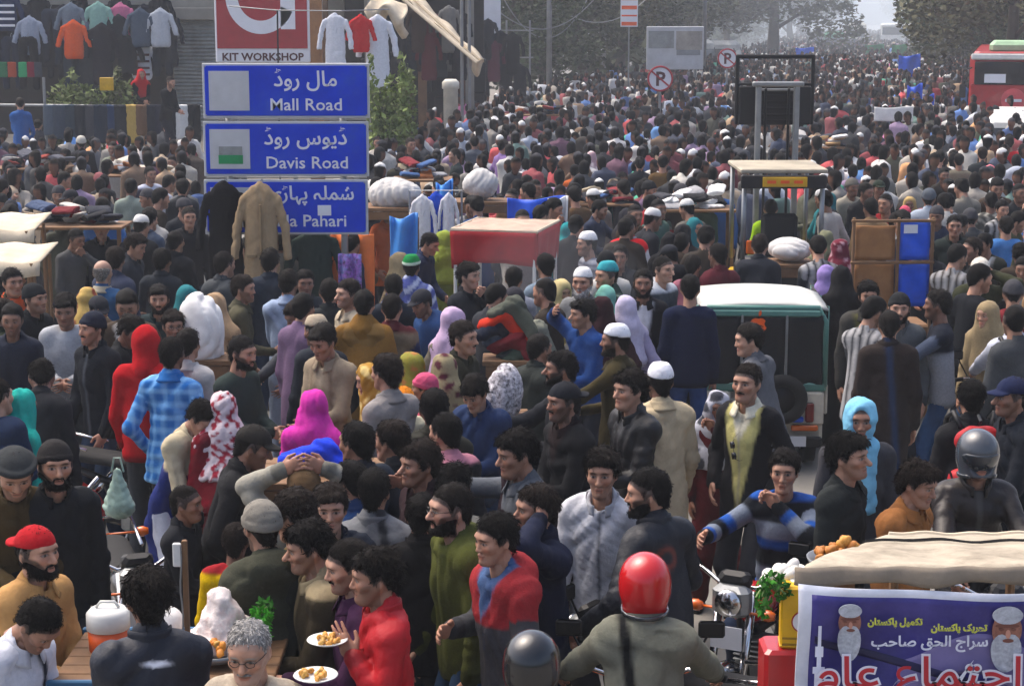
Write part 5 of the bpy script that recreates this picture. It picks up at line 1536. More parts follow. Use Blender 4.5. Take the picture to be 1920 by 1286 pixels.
bike_bot = motorcycle(ground_at(998, 1245, 1.43)+V(.0, -.12, 0), math.radians(170), '#101012', 'motorcycle under the rider in black helmet at the bottom edge')

# ---- three wheeled passenger rickshaw, rear towards us
p = at_z(1424, 880, 0); YV = p[1]
rk = empty('auto_rickshaw', (p[0], YV, 0), math.radians(-3), 'green and white passenger rickshaw with black canvas back and orange fruit emblem', 'rickshaw')
w = .535
m = MB(); m.bbox((0, .80, .42), (2*w, 1.55, .40), .03); m.bbox((-.40, -.0, .55), (.27, .06, .30), .02); m.bbox((.40, -.0, .55), (.27, .06, .30), .02); m.obj('body', M_['cream_paint'], rk)
m = MB(); m.bbox((0, .02, .735), (2*w+.03, .09, .09), .02); m.obj('rear_sill', M_['teal_paint'], rk)
m = MB(); m.tube([(-w, .0, .74), (-w, .0, 1.30), (-w+.06, .0, 1.42), (w-.06, .0, 1.42), (w, .0, 1.30), (w, .0, .74)], .024, 8); m.obj('rear_frame', M_['teal_paint'], rk, True)
m = MB(); m.bbox((0, -.01, 1.375), (2*w-.08, .05, .075), .02); m.obj('top_rail', M_['teal_paint'], rk)
for i, (a, b) in enumerate(((-w+.02, -.19), (-.17, .19), (.21, w-.02))):
    m = MB(); m.grid(lambda s, t: V(a+(b-a)*s, -.012-.012*math.sin(s*9+i)*math.sin(t*5)+.02*math.sin(t*3.1), 1.36-.60*t), 8, 8, thick=.012); m.obj('canvas_panel', M_['black_canvas'], rk, True)
for x in (-.18, .20): m = MB(); m.bbox((x, -.03, 1.06), (.022, .018, .60), .004); m.obj('strap', M_['steel'], rk)
m = MB(); m.grid(lambda s, t: V((s-.5)*2*(w+.02)*(1-.05*t), .0+1.5*t, 1.41+.045*math.sin(s*math.pi)**.5+.03*math.sin(min(t*2.2, 1.57))-.16*max(t-.5, 0)), 16, 14, thick=.02); m.obj('roof', M('roof_skin', '#b4b6b0', .6, nscale=3, dirt='#8b8c86'), rk, True)
for s in (-1, 1):
    m = MB(); m.grid(lambda a, b: V(s*(w+.01), .05+1.42*a, 1.42-.66*b), 8, 5, thick=.012); m.obj('side_curtain', M_['black_canvas'], rk, True)
    for k in range(3):
        m = MB(); m.tube([(s*(w+.02), .1+.6*k, .74), (s*(w+.02), .1+.6*k, 1.42)], .018, 6); m.obj('side_post', M_['teal_paint'], rk, True)
    m = MB(); m.bbox((s*(w+.02), .78, .62), (.03, 1.5, .26), .01); m.obj('side_board', M_['cream_paint'], rk)
    wh = empty('wheel', (s*.44, .35, .24)); wh.parent = rk
    m = MB(); m.lathe([(.10, -.06), (.235, -.055), (.24, 0), (.235, .055), (.10, .06)], n=22, axis='x'); m.obj('tyre', M_['rubber'], wh, True)
    m = MB(); m.lathe([(.02, -.062), (.13, -.066), (.13, .066), (.02, .062)], n=16, axis='x'); m.obj('rim', M_['steel'], wh, True)
    tl = MB(); tl.bbox((s*.41, -.045, .52), (.075, .03, .17), .012); tl.obj('tail_light', M_['lamp_red'], rk)
m = MB(); m.bbox((.37, -.05, .385), (.23, .035, .05), .01); m.obj('amber_reflector', M_['lamp_amber'], rk)
m = MB(); m.bbox((.30, -.05, .46), (.12, .035, .05), .01); m.obj('blue_reflector', M_['blue_sheet'], rk)
m = MB(); m.bbox((0, -.03, .26), (2*w-.02, .06, .09), .015); m.obj('bumper', M_['blacksteel'], rk)
m = MB(); m.box((.30, -.065, .27), (.17, .006, .09)); m.obj('number_plate', M_['sign_white'], rk)
wh = empty('spare_wheel', (.17, -.09, .64)); wh.parent = rk
m = MB(); m.tube([(.165*math.cos(a), 0, .165*math.sin(a)) for a in np.linspace(0, 2*math.pi, 25)[:-1]], .055, 9, closed=True); m.obj('tyre', M_['rubber'], wh, True)
m = MB(); m.lathe([(.001, -.02), (.11, -.02), (.12, .03)], n=18, axis='y'); m.obj('rim', M_['blacksteel'], wh, True)
# orange fruit emblem with a bite and a leaf
pts = []
for a in np.linspace(0, 2*math.pi, 41)[:-1]:
    r = .070*(1+.07*math.cos(2*a))*(1-.16*math.exp(-((a-math.pi/2)/.32)**2))*(1-.07*math.exp(-((a-3*math.pi/2)/.30)**2))
    x, z = r*math.cos(a), r*1.0*math.sin(a)
    if (x-.088)**2+(z-.012)**2 < .036**2:
        k = math.atan2(z-.012, x-.088); x, z = .088+.036*math.cos(k), .012+.036*math.sin(k)
    pts.append((x, z))
m = MB(); n = len(pts)
m.add([(x, -.042, z) for x, z in pts]+[(x, -.036, z) for x, z in pts]+[(0, -.042, 0)], [(i, (i+1) % n, 2*n) for i in range(n)]+[(i, n+i, n+(i+1) % n, (i+1) % n) for i in range(n)])
m.add([(.005+.030*t*.6+.012*math.sin(t*3.14)*s, -.040, .075+.055*t-.010*math.sin(t*3.14)*s) for s in (1, -1) for t in (0, .33, .66, 1)], [(0, 1, 5, 4), (1, 2, 6, 5), (2, 3, 7, 6)])
o = m.obj('emblem', M_['orange_paint'], rk); o.location = (-.045, .0, 1.275)
wh = empty('front_wheel', (0, 1.95, .24)); wh.parent = rk
m = MB(); m.lathe([(.10, -.05), (.235, -.045), (.24, 0), (.235, .045), (.10, .05)], n=22, axis='x'); m.obj('tyre', M_['rubber'], wh, True)
m = MB(); m.bbox((0, 1.75, .75), (.62, .3, .55), .08, taper=1) if False else m.bbox((0, 1.75, .75), (.62, .3, .55), .08); m.obj('front_cowl', M_['teal_paint'], rk)

# ---- forklift, mast raised
p = at_y(1455, 310, 21); fk = empty('forklift', (p[0], 20.2, 0), math.radians(0), 'forklift with raised mast and cream overhead guard in the crowd', 'forklift')
X = lambda u, y: at_y(u, 0, y)[0]-p[0]
zt = sz(312, 21)
m = MB(); m.bbox((0, .75, zt), (.98, 1.25, .05), .012); m.obj('overhead_guard', M('dusty_tan', '#a59c88', .7, nscale=4, dirt='#77705f'), fk)
m = MB(); m.bbox((-.01, .10, zt-.115), (.96, .04, .15), .01); m.obj('rear_panel', M_['blacksteel'], fk)
m = MB(); m.bbox((-.0, .072, zt-.115), (.50, .012, .11), .004); m.obj('yellow_plate', M_['yellow_paint'], fk)
for k in range(3):
    m = MB(); m.box((-.15+.15*k, .063, zt-.115), (.10, .004, .035)); m.obj('plate_print', M_['orange_paint'], fk)
for sx in (-1, 1):
    for y in (.18, 1.3):
        m = MB(); m.tube([(sx*.44, y+.02, 1.0), (sx*.44, y, zt-.04)], .028, 7); m.obj('guard_post', M_['steel'], fk, True)
    m = MB(); m.bbox((sx*.36, .14, 1.28), (.10, .05, .16), .015); m.obj('rear_lamp', M_['lamp_amber'], fk)
    for y, r in ((.25, .24), (1.45, .32)):
        wh = empty('wheel', (sx*.46, y, r)); wh.parent = fk
        m = MB(); m.lathe([(r*.45, -.09), (r*.97, -.09), (r, 0), (r*.97, .09), (r*.45, .09)], n=20, axis='x'); m.obj('tyre', M_['rubber'], wh, True)
        m = MB(); m.lathe([(.02, -.085), (r*.5, -.095), (r*.5, .095), (.02, .085)], n=14, axis='x'); m.obj('rim', M_['yellow_paint'], wh, True)
m = MB(); m.bbox((0, .35, .72), (1.0, .55, .85), .10); m.obj('counterweight', M_['blacksteel'], fk)
m = MB(); m.bbox((0, 1.05, .60), (.94, .95, .55), .05); m.obj('chassis', M_['yellow_paint'], fk)
m = MB(); m.bbox((0, .62, 1.18), (.44, .42, .10), .04); m.bbox((0, .43, 1.42), (.42, .09, .42), .04); m.obj('seat', M_['rubber'], fk)
m = MB(); m.tube([(.14*math.cos(a), 1.05+.05*math.sin(a), 1.42+.13*math.sin(a)) for a in np.linspace(0, 6.28, 17)[:-1]], .013, 6, closed=True); m.tube([(0, 1.05, 1.42), (0, 1.25, 1.1)], .02, 6); m.obj('steering_wheel', M_['blacksteel'], fk, True)
ym = 1.85; mt = sz(158, 20.2+ym)
for x in (-.08, .38):
    m = MB(); m.bbox((x, ym, mt/2+.03), (.065, .10, mt-.06), .01); m.obj('mast_rail', M_['steel'], fk)
for x in (.02, .30):
    m = MB(); m.bbox((x, ym+.10, mt/2+.2), (.03, .05, mt-.5), .008); m.obj('inner_rail', M_['blacksteel'], fk)
m = MB(); m.bbox((.15, ym-.02, mt), (.62, .09, .06), .012); m.obj('crosshead', M_['steel'], fk)
c0, c1 = sz(235, 22.2), sz(162, 22.2)
m = MB(); m.bbox((.15, ym+.22, (c0+c1)/2), (.88, .07, c1-c0), .015); m.obj('carriage', M_['blacksteel'], fk)
for k in range(6): m = MB(); m.bbox((.15, ym+.17, c0+.05+k*.075), (.44, .03, .03), .006); m.obj('carriage_bar', M_['steel'] if k == 5 else M_['rubber'], fk)
b1 = sz(107, 22.2)
m = MB()
for x in (-.31, .61): m.bbox((x, ym+.26, (c0+b1)/2), (.045, .05, b1-c0), .01)
m.bbox((.15, ym+.26, b1), (.965, .055, .05), .01); m.bbox((.15, ym+.26, c1+.02), (.92, .05, .035), .01)
m.obj('backrest_frame', M_['blacksteel'], fk)
for x in (-.16, .46):
    m = MB(); m.bbox((x, ym+.75, c0+.03), (.11, 1.0, .045), .01); m.bbox((x, ym+.28, c0+.2), (.11, .05, .4), .01); m.obj('fork', M_['blacksteel'], fk)

# ---- buses and cars
def bus(u, vtop, y, wid, length, rz, label, front, upper, red=False, windows=True):
    zt = sz(vtop, y); e = empty('bus', (at_y(u, 0, y)[0], y, 0), rz, label, 'bus')
    h = zt
    m = MB(); m.bbox((0, length/2, h*.5+.2), (wid, length, h-.4), .12); m.obj('body', M_[upper], e)
    m = MB(); m.bbox((0, -.01, h*.42), (wid*.985, .08, h*.60), .05); m.obj('front_panel', M_[front], e)
    m = MB(); m.bbox((.02, -.03, h*.815), (wid*.92, .06, h*.20), .05); m.obj('windscreen', M_['glass_dark'], e)
    m = MB(); m.bbox((0, -.02, h-.12), (wid*.98, .08, .16), .03); m.obj('roof_edge', M_['white_paint'], e)
    for s in (-1, 1):
        m = MB(); m.bbox((s*wid*.38, -.06, .78), (.28, .05, .18), .03); m.obj('headlight', M_['chrome'], e)
        m = MB(); m.tube([(s*wid*.48, .0, h*.86), (s*wid*.56, -.22, h*.84), (s*wid*.56, -.22, h*.7)], .02, 6); m.bbox((s*wid*.56, -.22, h*.66), (.16, .05, .34), .02); m.obj('mirror', M_['blacksteel'], e)
        for k in range(int(length/1.5)):
            m = MB(); m.bbox((s*(wid/2+.002), .9+1.45*k, h*.70), (.03, 1.25, h*.26), .02); m.obj('window', M_['glass_dark'], e)
        for yy in (1.6, length-2.2):
            wh = empty('wheel', (s*(wid/2-.12), yy, .48)); wh.parent = e
            m = MB(); m.lathe([(.25, -.13), (.47, -.12), (.48, 0), (.47, .12), (.25, .13)], n=18, axis='x'); m.obj('tyre', M_['rubber'], wh, True)
    m = MB(); m.bbox((0, -.08, .42), (wid*.97, .14, .26), .04); m.obj('bumper', M_['blacksteel'], e)
    return e, h
rb, h = bus(1921, 98, 46, 2.5, 10.5, math.radians(-15.2), 'red city bus with green roof box at the right edge', 'red_paint', 'red_paint')
m = MB(); m.bbox((.15, 1.6, h+.10), (1.9, 2.4, .30), .09); m.obj('roof_box', M('pale_green', '#8fb08a', .6), rb)
m = MB(); m.box((-.62, -.075, h*.77), (.52, .01, .22)); m.obj('route_board', M_['sign_white'], rb)
m = MB(); m.lathe([(.001, -.085), (.30, -.085), (.30, -.045)], (-.15, 0, h*.58), 22, 'y'); m.obj('round_emblem', M('pink_paint', '#c8474c', .4), rb)
m = MB(); m.box((-.15, -.095, h*.58), (.40, .01, .07)); m.obj('emblem_print', M_['sign_white'], rb)
m = MB(); m.bbox((.78, -.06, h*.60), (.75, .05, .34), .03); m.obj('grille', M_['blacksteel'], rb)
m = MB(); m.box((.8, -.09, h*.56), (.6, .01, .10)); m.obj('number_plate', M_['sign_white'], rb)
wb, h = bus(1685, 46, 140, 2.5, 10, math.radians(-11), 'white bus far off in the haze above the crowd', 'white_paint', 'white_paint')
def van(u, y, rz, label, mat, zt=1.95, name='van', group='vehicles parked far along the road'):
    e = empty(name, (at_y(u, 0, y)[0], y, 0), rz, label, name, group)
    m = MB(); m.bbox((0, 1.9, .75), (1.6, 3.9, .75), .12); m.bbox((0, 2.1, zt*.5+.55), (1.5, 3.2, zt-1.0), .2); m.obj('body', M_[mat], e)
    m = MB(); m.bbox((0, .48, zt*.72), (1.36, .06, zt*.26), .04, rot=Rx(-.25)); m.obj('windscreen', M_['glass_dark'], e)
    for s in (-1, 1):
        m = MB(); m.bbox((s*.755, 2.1, zt*.73), (.03, 2.7, zt*.20), .02); m.obj('side_window', M_['glass_dark'], e)
        m = MB(); m.bbox((s*.6, -.04, .78), (.26, .05, .14), .02); m.obj('headlight', M_['chrome'], e)
        for yy in (.7, 3.1):
            wh = empty('wheel', (s*.72, yy, .30)); wh.parent = e
            m = MB(); m.lathe([(.15, -.09), (.29, -.08), (.30, 0), (.29, .08), (.15, .09)], n=16, axis='x'); m.obj('tyre', M_['rubber'], wh, True)
    m = MB(); m.bbox((0, -.05, .45), (1.55, .1, .22), .03); m.obj('bumper', M_['blacksteel'], e)
    return e
van(1345, 97, .9, 'white van far left of the large dark tree', 'white_paint', 2.3)
van(1402, 99, 1.2, 'second white van close to the large dark tree trunk', 'white_paint', 2.2)
van(1608, 150, -.2, 'pale van left of the white bus in the haze', 'cream_paint', 2.8)
van(1565, 140, -.2, 'green van in the haze left of the white bus', 'green_paint', 2.2)
van(1925, 39.5, -.25, 'pale blue white car at the right edge below the red bus', 'white_paint', 1.62, 'car', 'cars at the right edge')

# ================================================================== sheets, stalls, bundles
def tarp(u, v, y, w, h, mat, label, tilt=.0, name='tarpaulin', wav=.05):
    p = at_y(u, v, y); e = empty(name, (p[0], y, 0), rnd.uniform(-.2, .2), label, name)
    z = p[2]
    m = MB(); m.grid(lambda s, t: V((s-.5)*w*(1-.15*t*math.sin(s*3)), wav*math.sin(s*9+t*2)-tilt*t, z-h*t-.06*h*math.sin(s*5.0)*(1-t)), 16, 8, thick=.015); m.obj('sheet', M_[mat], e, True)
    for s in (-1, 1):
        m = MB(); m.tube([(s*w*.46, .06, 0), (s*w*.46, .06, z-.02)], .02, 6); m.obj('pole', M_['wood'], e)
    return e
tarp(1509, 90, 95, .95, .55, 'blue_sheet', 'blue tarpaulin far off above the forklift backrest')
tarp(1640, 84, 105, 1.1, .6, 'green_paint', 'dull green tarpaulin far off left of the white bus')
tarp(1687, 84, 100, .85, .65, 'green_paint', 'bright green tarpaulin below the white bus')
tarp(1706, 104, 72, .85, .85, 'blue_sheet', 'upper blue tarpaulin right of the white bus')
tarp(1716, 160, 50, .42, .95, 'blue_sheet', 'tall blue tarpaulin strip above the white stall board')
tarp(1742, 178, 51, .30, .55, 'blue_sheet', 'small blue tarpaulin right of the tall blue strip')
tarp(1676, 201, 38, .80, .30, 'white_sheet', 'white painted board over a stall under the blue tarpaulin', name='stall_board', wav=.005)
tarp(1007, 371, 21.2, .70, .42, 'blue_sheet', 'blue tarpaulin stretched behind the red cart canopy')
tarp(1046, 372, 21.0, .24, .50, 'white_sheet', 'white and lilac sheet beside the blue tarpaulin')
tarp(757, 405, 19.0, .30, .55, 'sky_sheet', 'light blue sheet left of the red cart canopy')
tarp(833, 342, 20.6, .20, .65, 'sky_sheet', 'light blue cloth hung behind the white garments')
# rack of blue and white garments
hung('kameez', 818, 366, 20.0, '#1d48b8', 'royal blue garment hung between two white ones', 0, .55, sx=.8)
hung('kameez', 792, 372, 19.9, '#d8d8da', 'white garment hung left of the royal blue one', 1, .62, sx=.75)
hung('kameez', 841, 368, 19.9, '#cfd0d6', 'white garment hung right of the royal blue one', 2, .58, sx=.6)
p = at_y(818, 358, 20.05); e = empty('clothes_rack', (p[0], 20.1, 0), 0, 'thin rack holding the blue and white garments', 'rack')
m = MB(); m.tube([(-.3, 0, 0), (-.3, 0, p[2]), (.28, 0, p[2]), (.28, 0, 0)], .014, 6); m.obj('frame', M_['steel'], e)

def bundle(u, v, y, r, mat, label, seed=1, z0=0, name='cloth_bundle', cat='bundle', kcol=None):
    """soft lumpy bundle seen at a pixel, resting on a table that carries it"""
    p = at_y(u, v, y); e = empty(name, (p[0], p[1], 0), 0, label, cat)
    rng = np.random.default_rng(seed); r = np.array(r)
    L = [(rng.normal(size=3)*.26*r, r*rng.uniform(.6, .85)) for _ in range(5)]
    def fn(P):
        d = ell(P, (0, 0, 0), r)
        for c, q in L: d = smin(d, ell(P, c, q), .05)
        return d-crease(P, np.random.default_rng(seed), 2.4/r.max(), .09*r.max(), (1.4, 1.2, .6))
    vv, q = nets(fn, -r*1.6, r*1.6, max(r.max()/14, .012))
    link('cloth', mesh_from('cloth', vv+np.array([0, 0, p[2]], np.float32), q, M_[mat]), e)
    return e, p
def table(u, y, w, d, z, label, mat='wood', rz=0, name='stall_table'):
    e = empty(name, (at_y(u, 0, y)[0], y, 0), rz, label, 'table', 'stall tables in the crowd')
    for k in range(4): m = MB(); m.bbox((0, -d/2+d/4*(k+.5), z-.02), (w, d/4-.008, .04), .005); m.obj('plank', M_[mat], e)
    for a in (-1, 1):
        for b in (-1, 1): m = MB(); m.bbox((a*(w/2-.05), b*(d/2-.05), (z-.04)/2), (.05, .05, z-.04), .006); m.obj('leg', M_[mat], e)
    m = MB(); m.bbox((0, -d/2+.02, z-.09), (w-.06, .02, .09), .004); m.obj('apron', M_[mat], e)
    return e
M('dull_sheet', '#c2c0bc', .9, bscale=10, bstr=.6, nscale=5)
bundle(735, 362, 20.6, (.26, .2, .17), 'dull_sheet', 'large white cloth bundle right of the blue signs', 3)
table(735, 20.6, .8, .6, sz(385, 20.6), 'stall table under the large white bundle')
bundle(905, 345, 21.8, (.19, .18, .17), 'dull_sheet', 'white sheet heaped over a stall behind the boy in slate blue', 4)
table(905, 21.8, .7, .5, sz(375, 21.8), 'stall table under the heaped white sheet')
bundle(1482, 468, 18.2, (.19, .2, .11), 'dull_sheet', 'smooth white bundle above the rickshaw roof', 5)
table(1482, 18.2, .6, .5, sz(490, 18.2), 'stall table under the smooth white bundle')
bundle(377, 622, 13.6, (.16, .15, .26), 'white_sheet', 'plump white sack between the blue check shirt and the beige headscarf', 6, name='sack', cat='sack')
table(377, 13.6, .35, .35, sz(668, 13.6), 'low stand under the plump white sack')

# clothes pile held high in the middle: separate garments
def pile(u, v, y, items, label):
    rng = np.random.default_rng(3)
    for i, (du, dv, col, lb, r) in enumerate(items):
        p = at_y(u+du, v+dv, y+.04*(i % 4)); e = empty('garment', p, rng.uniform(-.5, .5), lb, 'garment', label)
        ph = i
        def fn(P):
            d = cap(P, V(-r[0], 0, -.04), V(0, 0, .05), r[1], r[1]*1.1, (V(0, 0, 1), 1.5))[0]
            d = smin(d, cap(P, V(0, 0, .05), V(r[0], -.03, -.16), r[1], r[1]*.7, (V(0, 1, 0), 1.5))[0], .04)
            return d-crease(P, np.random.default_rng(ph), 24, .022)
        vv, q = nets(fn, (-r[0]-.15, -.2, -.34), (r[0]+.15, .2, .22), .014)
        link('cloth', mesh_from('cloth', vv, q, MAT['cloth'], np.ones((len(vv), 4))), e, color=col)
YP = at_z(965, 610, 1.5)[1]
pile(965, 610, YP, [(0, -28, '#4b4f45', 'grey green garment on top of the held up clothes pile', (.16, .075)),
                    (-15, -8, '#c03018', 'bright orange red garment in the held up clothes pile', (.17, .07)),
                    (-28, 8, '#1a2030', 'dark navy garment in the held up clothes pile', (.16, .07)),
                    (-5, 22, '#46505e', 'slate grey garment in the held up clothes pile', (.18, .06)),
                    (5, 36, '#6e1a22', 'dark red garment in the held up clothes pile', (.18, .07)),
                    (25, 50, '#1b2426', 'black garment low in the held up clothes pile', (.17, .08)),
                    (42, 18, '#7c7f72', 'pale olive garment at the right of the held up pile', (.12, .07)),
                    (45, 44, '#b03a2a', 'rust red garment at the right of the held up pile', (.10, .06)),
                    (10, 66, '#2d3a30', 'dark green garment lowest in the held up pile', (.14, .07))], 'garments of the held up clothes pile')
table(965, YP+.06, .5, .35, sz(672, YP), 'narrow stand beneath the held up clothes pile')
e, p = bundle(948, 735, 11.9, (.10, .09, .18), 'white_sheet', 'black and white printed garments hung in a bunch', 8, name='garment_bunch')
for c in e.children: c.data.materials[0] = M('print_cloth', '#d0ccd0', .9, nscale=40, namt=.98, bscale=40, dirt='#2b2630')
table(948, 11.95, .3, .3, sz(778, 11.9), 'small stand under the printed garments')

# blue and red cloth stall
YB = 9.9
pile(610, 868, YB, [(0, -10, '#1c3cc8', 'bright blue cloth on top of the cloth stall', (.24, .07)), (-45, 12, '#1a3ab8', 'blue cloth folded at the left of the cloth stall', (.14, .07)),
                    (30, 16, '#a82018', 'red cloth under the blue one on the cloth stall', (.17, .06)), (55, 20, '#e0e2e6', 'white folded cloth at the right of the cloth stall', (.06, .06)),
                    (-5, 24, '#1e44c0', 'blue cloth lowest on the cloth stall', (.17, .07))], 'cloths heaped on the cloth stall')
table(610, YB+.06, 1.0, .6, sz(886, YB), 'stall table carrying blue and red cloths')

# stalls heaped with clothes in the crowd
def clothes_stall(u, v, y, w, cols, label):
    p = at_y(u, v, y); z = p[2]; rng = np.random.default_rng(int(u)); e = empty('clothes_stall', (p[0], y, 0), 0, label, 'stall', 'clothes stalls in the crowd')
    for k in range(3): m = MB(); m.bbox((0, -.2+.2*k, z-.13), (w, .19, .03), .004); m.obj('plank', M_['wood'], e)
    for a in (-1, 1):
        for b in (-1, 1): m = MB(); m.bbox((a*(w/2-.04), b*.24, (z-.145)/2), (.04, .04, z-.145), .004); m.obj('leg', M_['wood'], e)
    for i in range(14):
        k = hung_mesh('drape', i % 3); o = link('garment', k, e, (rng.uniform(-w*.36, w*.36), rng.uniform(-.16, .16), z-.10+.012*i), (rng.uniform(1.2, 1.9), rng.uniform(-.3, .3), rng.uniform(-1.6, 1.6)), (.62, .62, .42), cols[i % len(cols)])
MIX = ['#c8c6c0', '#2a2c33', '#7a2a30', '#3d5a86', '#a89a80', '#1c1e22', '#8a8c90', '#b06a3a']
clothes_stall(1292, 372, 22.3, 1.1, ['#c9c9c8', '#1f2023', '#9a9a9c', '#e0dfdc', '#3a3b40'], 'stall heaped with black and white clothes left of the forklift')
clothes_stall(1120, 362, 23.0, .9, MIX, 'stall heaped with mixed clothes behind the blue tarpaulin')
clothes_stall(792, 318, 24.5, .8, MIX[::-1], 'stall heaped with mixed clothes beyond the garments rack')
clothes_stall(150, 400, 19.3, 1.0, ['#2d3038', '#b8b4ac', '#6a2228', '#42506a', '#1a1b1f'], 'stall heaped with clothes right of the cream canopies')
clothes_stall(255, 312, 27.5, 1.2, ['#8a5a34', '#c0b8a8', '#2c2f36', '#7a7f88'], 'stall heaped with brown and pale clothes before the railing')
clothes_stall(60, 300, 29.0, 1.2, ['#1d2230', '#50525a', '#8a3a30', '#b0aca4'], 'stall heaped with dark clothes at the far left')
clothes_stall(1540, 262, 31.5, 1.0, ['#d8d6d0', '#a8a6a2', '#3a3c44', '#c2a070'], 'stall heaped with pale clothes right of the forklift mast')
clothes_stall(1010, 205, 42.0, 1.6, MIX, 'far stall heaped with clothes left of the no parking sign')
# red cart canopy with cream top
p = at_y(926, 440, 17.6); rc = empty('food_cart', (p[0], 17.6, 0), math.radians(-14), 'food cart with cream canvas roof and red cloth sides in smoke', 'food cart')
zt = sz(434, 17.4); ww, dd, hh = .86, 1.0, .34
m = MB(); m.grid(lambda s, t: V((s-.5)*ww*1.03, dd*(t)*1.0, zt+.03*math.sin(s*3.14)*math.sin(t*3.14)+.008*math.sin(s*25)*math.sin(t*17)-.015), 20, 20, thick=.015); m.obj('canvas_roof', M('pink_canvas', '#b99a88', .95, nscale=5, bscale=20, bstr=.5, dirt='#9a7a6c'), rc, True)
m = MB(); m.tube([(-ww/2, -.005, zt-.02), (ww/2, -.005, zt-.02), (ww/2, dd, zt-.02), (-ww/2, dd, zt-.02)], .018, 6, closed=True); m.obj('roof_hem', M_['canvas'], rc)
for (a, b, nm) in ((V(-ww/2, -.01, 0), V(ww/2, -.01, 0), 0), (V(ww/2+.005, 0, 0), V(ww/2+.005, dd, 0), 1), (V(-ww/2-.005, dd, 0), V(-ww/2-.005, 0, 0), 2), (V(ww/2, dd, 0), V(-ww/2, dd, 0), 3)):
    nrm = V(-(b-a)[1], (b-a)[0], 0)/np.linalg.norm(b-a)
    m = MB(); m.grid(lambda s, t: a+(b-a)*s-nrm*(.016*math.sin(s*18+nm)*t-.03*t)+V(0, 0, zt-.03-hh*t*(1-.10*math.sin(s*3.14+nm))), 24, 6, thick=.012); m.obj('red_skirt', M('red_cloth', '#a3181e', .8, nscale=5, bscale=16, bstr=.5), rc, True)
for x in (-ww/2+.03, ww/2-.03):
    for y in (.03, dd-.03): m = MB(); m.tube([(x, y, .1), (x, y, zt-.03)], .018, 7); m.obj('post', M_['white_paint'], rc)
m = MB(); m.bbox((0, dd/2, .80), (ww, dd, .06), .01); m.obj('counter', M_['steel'], rc)
m = MB(); m.bbox((0, dd/2, .55), (ww*.94, dd*.94, .44), .02); m.obj('cabinet', M_['red_paint'], rc)
m = MB(); m.lathe([(.02, .83), (.20, .84), (.25, .93), (.24, .93)], (0, .45, 0), 20); m.obj('pan', M_['blacksteel'], rc, True)
for x in (-.36, .36):
    wh = empty('wheel', (x, dd*.5, .26)); wh.parent = rc
    m = MB(); m.tube([(0, .22*math.cos(a), .22*math.sin(a)) for a in np.linspace(0, 6.283, 21)[:-1]], .028, 7, closed=True); m.obj('tyre', M_['rubber'], wh, True)
    m = MB(); m.lathe([(.03, -.03), (.03, .03)], n=8, axis='x')
    for k in range(8): m.tube([(0, 0, 0), (0, .21*math.cos(k*.785), .21*math.sin(k*.785))], .004, 4)
    m.obj('spokes', M_['steel'], wh)

# wooden stand with brown boards and blue sheets
YW = 17.1; p = at_y(1672, 490, YW); ws = empty('wooden_stand', (p[0], YW, 0), math.radians(2), 'tall wooden stand with brown boards and blue plastic sheets', 'stand')
za, zb_, zm = sz(412, YW), sz(575, YW), sz(492, YW)
s_ = YW/FPX
for u in (1598, 1683, 1748):
    m = MB(); m.bbox(((u-1672)*s_, 0, za/2+.02), (.028, .03, za), .005); m.obj('post', M_['wood'], ws)
for z in (za-.01, zm):
    m = MB(); m.bbox((0, -.02, z), (.80, .028, .028), .005); m.obj('crossbar', M_['wood'], ws)
for (u0, u1, z0, z1, mt_, nm) in ((1603, 1678, zm+.02, za-.06, 'boardwood', 'board'), (1603, 1678, zb_-.1, zm-.02, 'boardwood', 'board'),
                                  (1687, 1744, zm+.02, za-.01, 'blue_sheet', 'plastic_sheet'), (1687, 1746, zb_, zm-.02, 'blue_sheet', 'plastic_sheet')):
    m = MB(); m.grid(lambda s, t: V((u0+(u1-u0)*s-1672)*s_, .015+.006*math.sin(s*7+t*9), z0+(z1-z0)*t), 8, 8, thick=.015); m.obj(nm, M_[mt_], ws, True)
m = MB(); m.box((.17, -.006, za-.09), (.13, .008, .08)); m.obj('paper_note', M_['sign_white'], ws)
m = MB(); m.bbox((0, .25, .5), (.80, .5, .9), .02); m.obj('cabinet', M_['wood'], ws)

# cream canopies at the left edge
for (u, v, y, w, lb) in ((-10, 408, 18.2, .95, 'upper cream canopy at the left edge'), (-5, 466, 17.0, .95, 'lower cream canopy at the left edge')):
    p = at_y(u, v, y); e = empty('canopy', (p[0], y, 0), 0, lb, 'canopy', 'cream canopies at the left edge')
    z = p[2]
    m = MB(); m.grid(lambda s, t: V((s-.5)*w, -.35+.75*t, z-.10+.10*t-.12*(s-.5)*0+.012*math.sin(s*14)-(.12 if t < .02 else 0)), 16, 16, thick=.015); m.obj('canvas', M_['canvas'], e, True)
    for x in (-w/2+.05, w/2-.08):
        for yy in (-.3, .36): m = MB(); m.tube([(x, yy, 0), (x, yy, z-.1)], .018, 6); m.obj('post', M_['wood'], e)

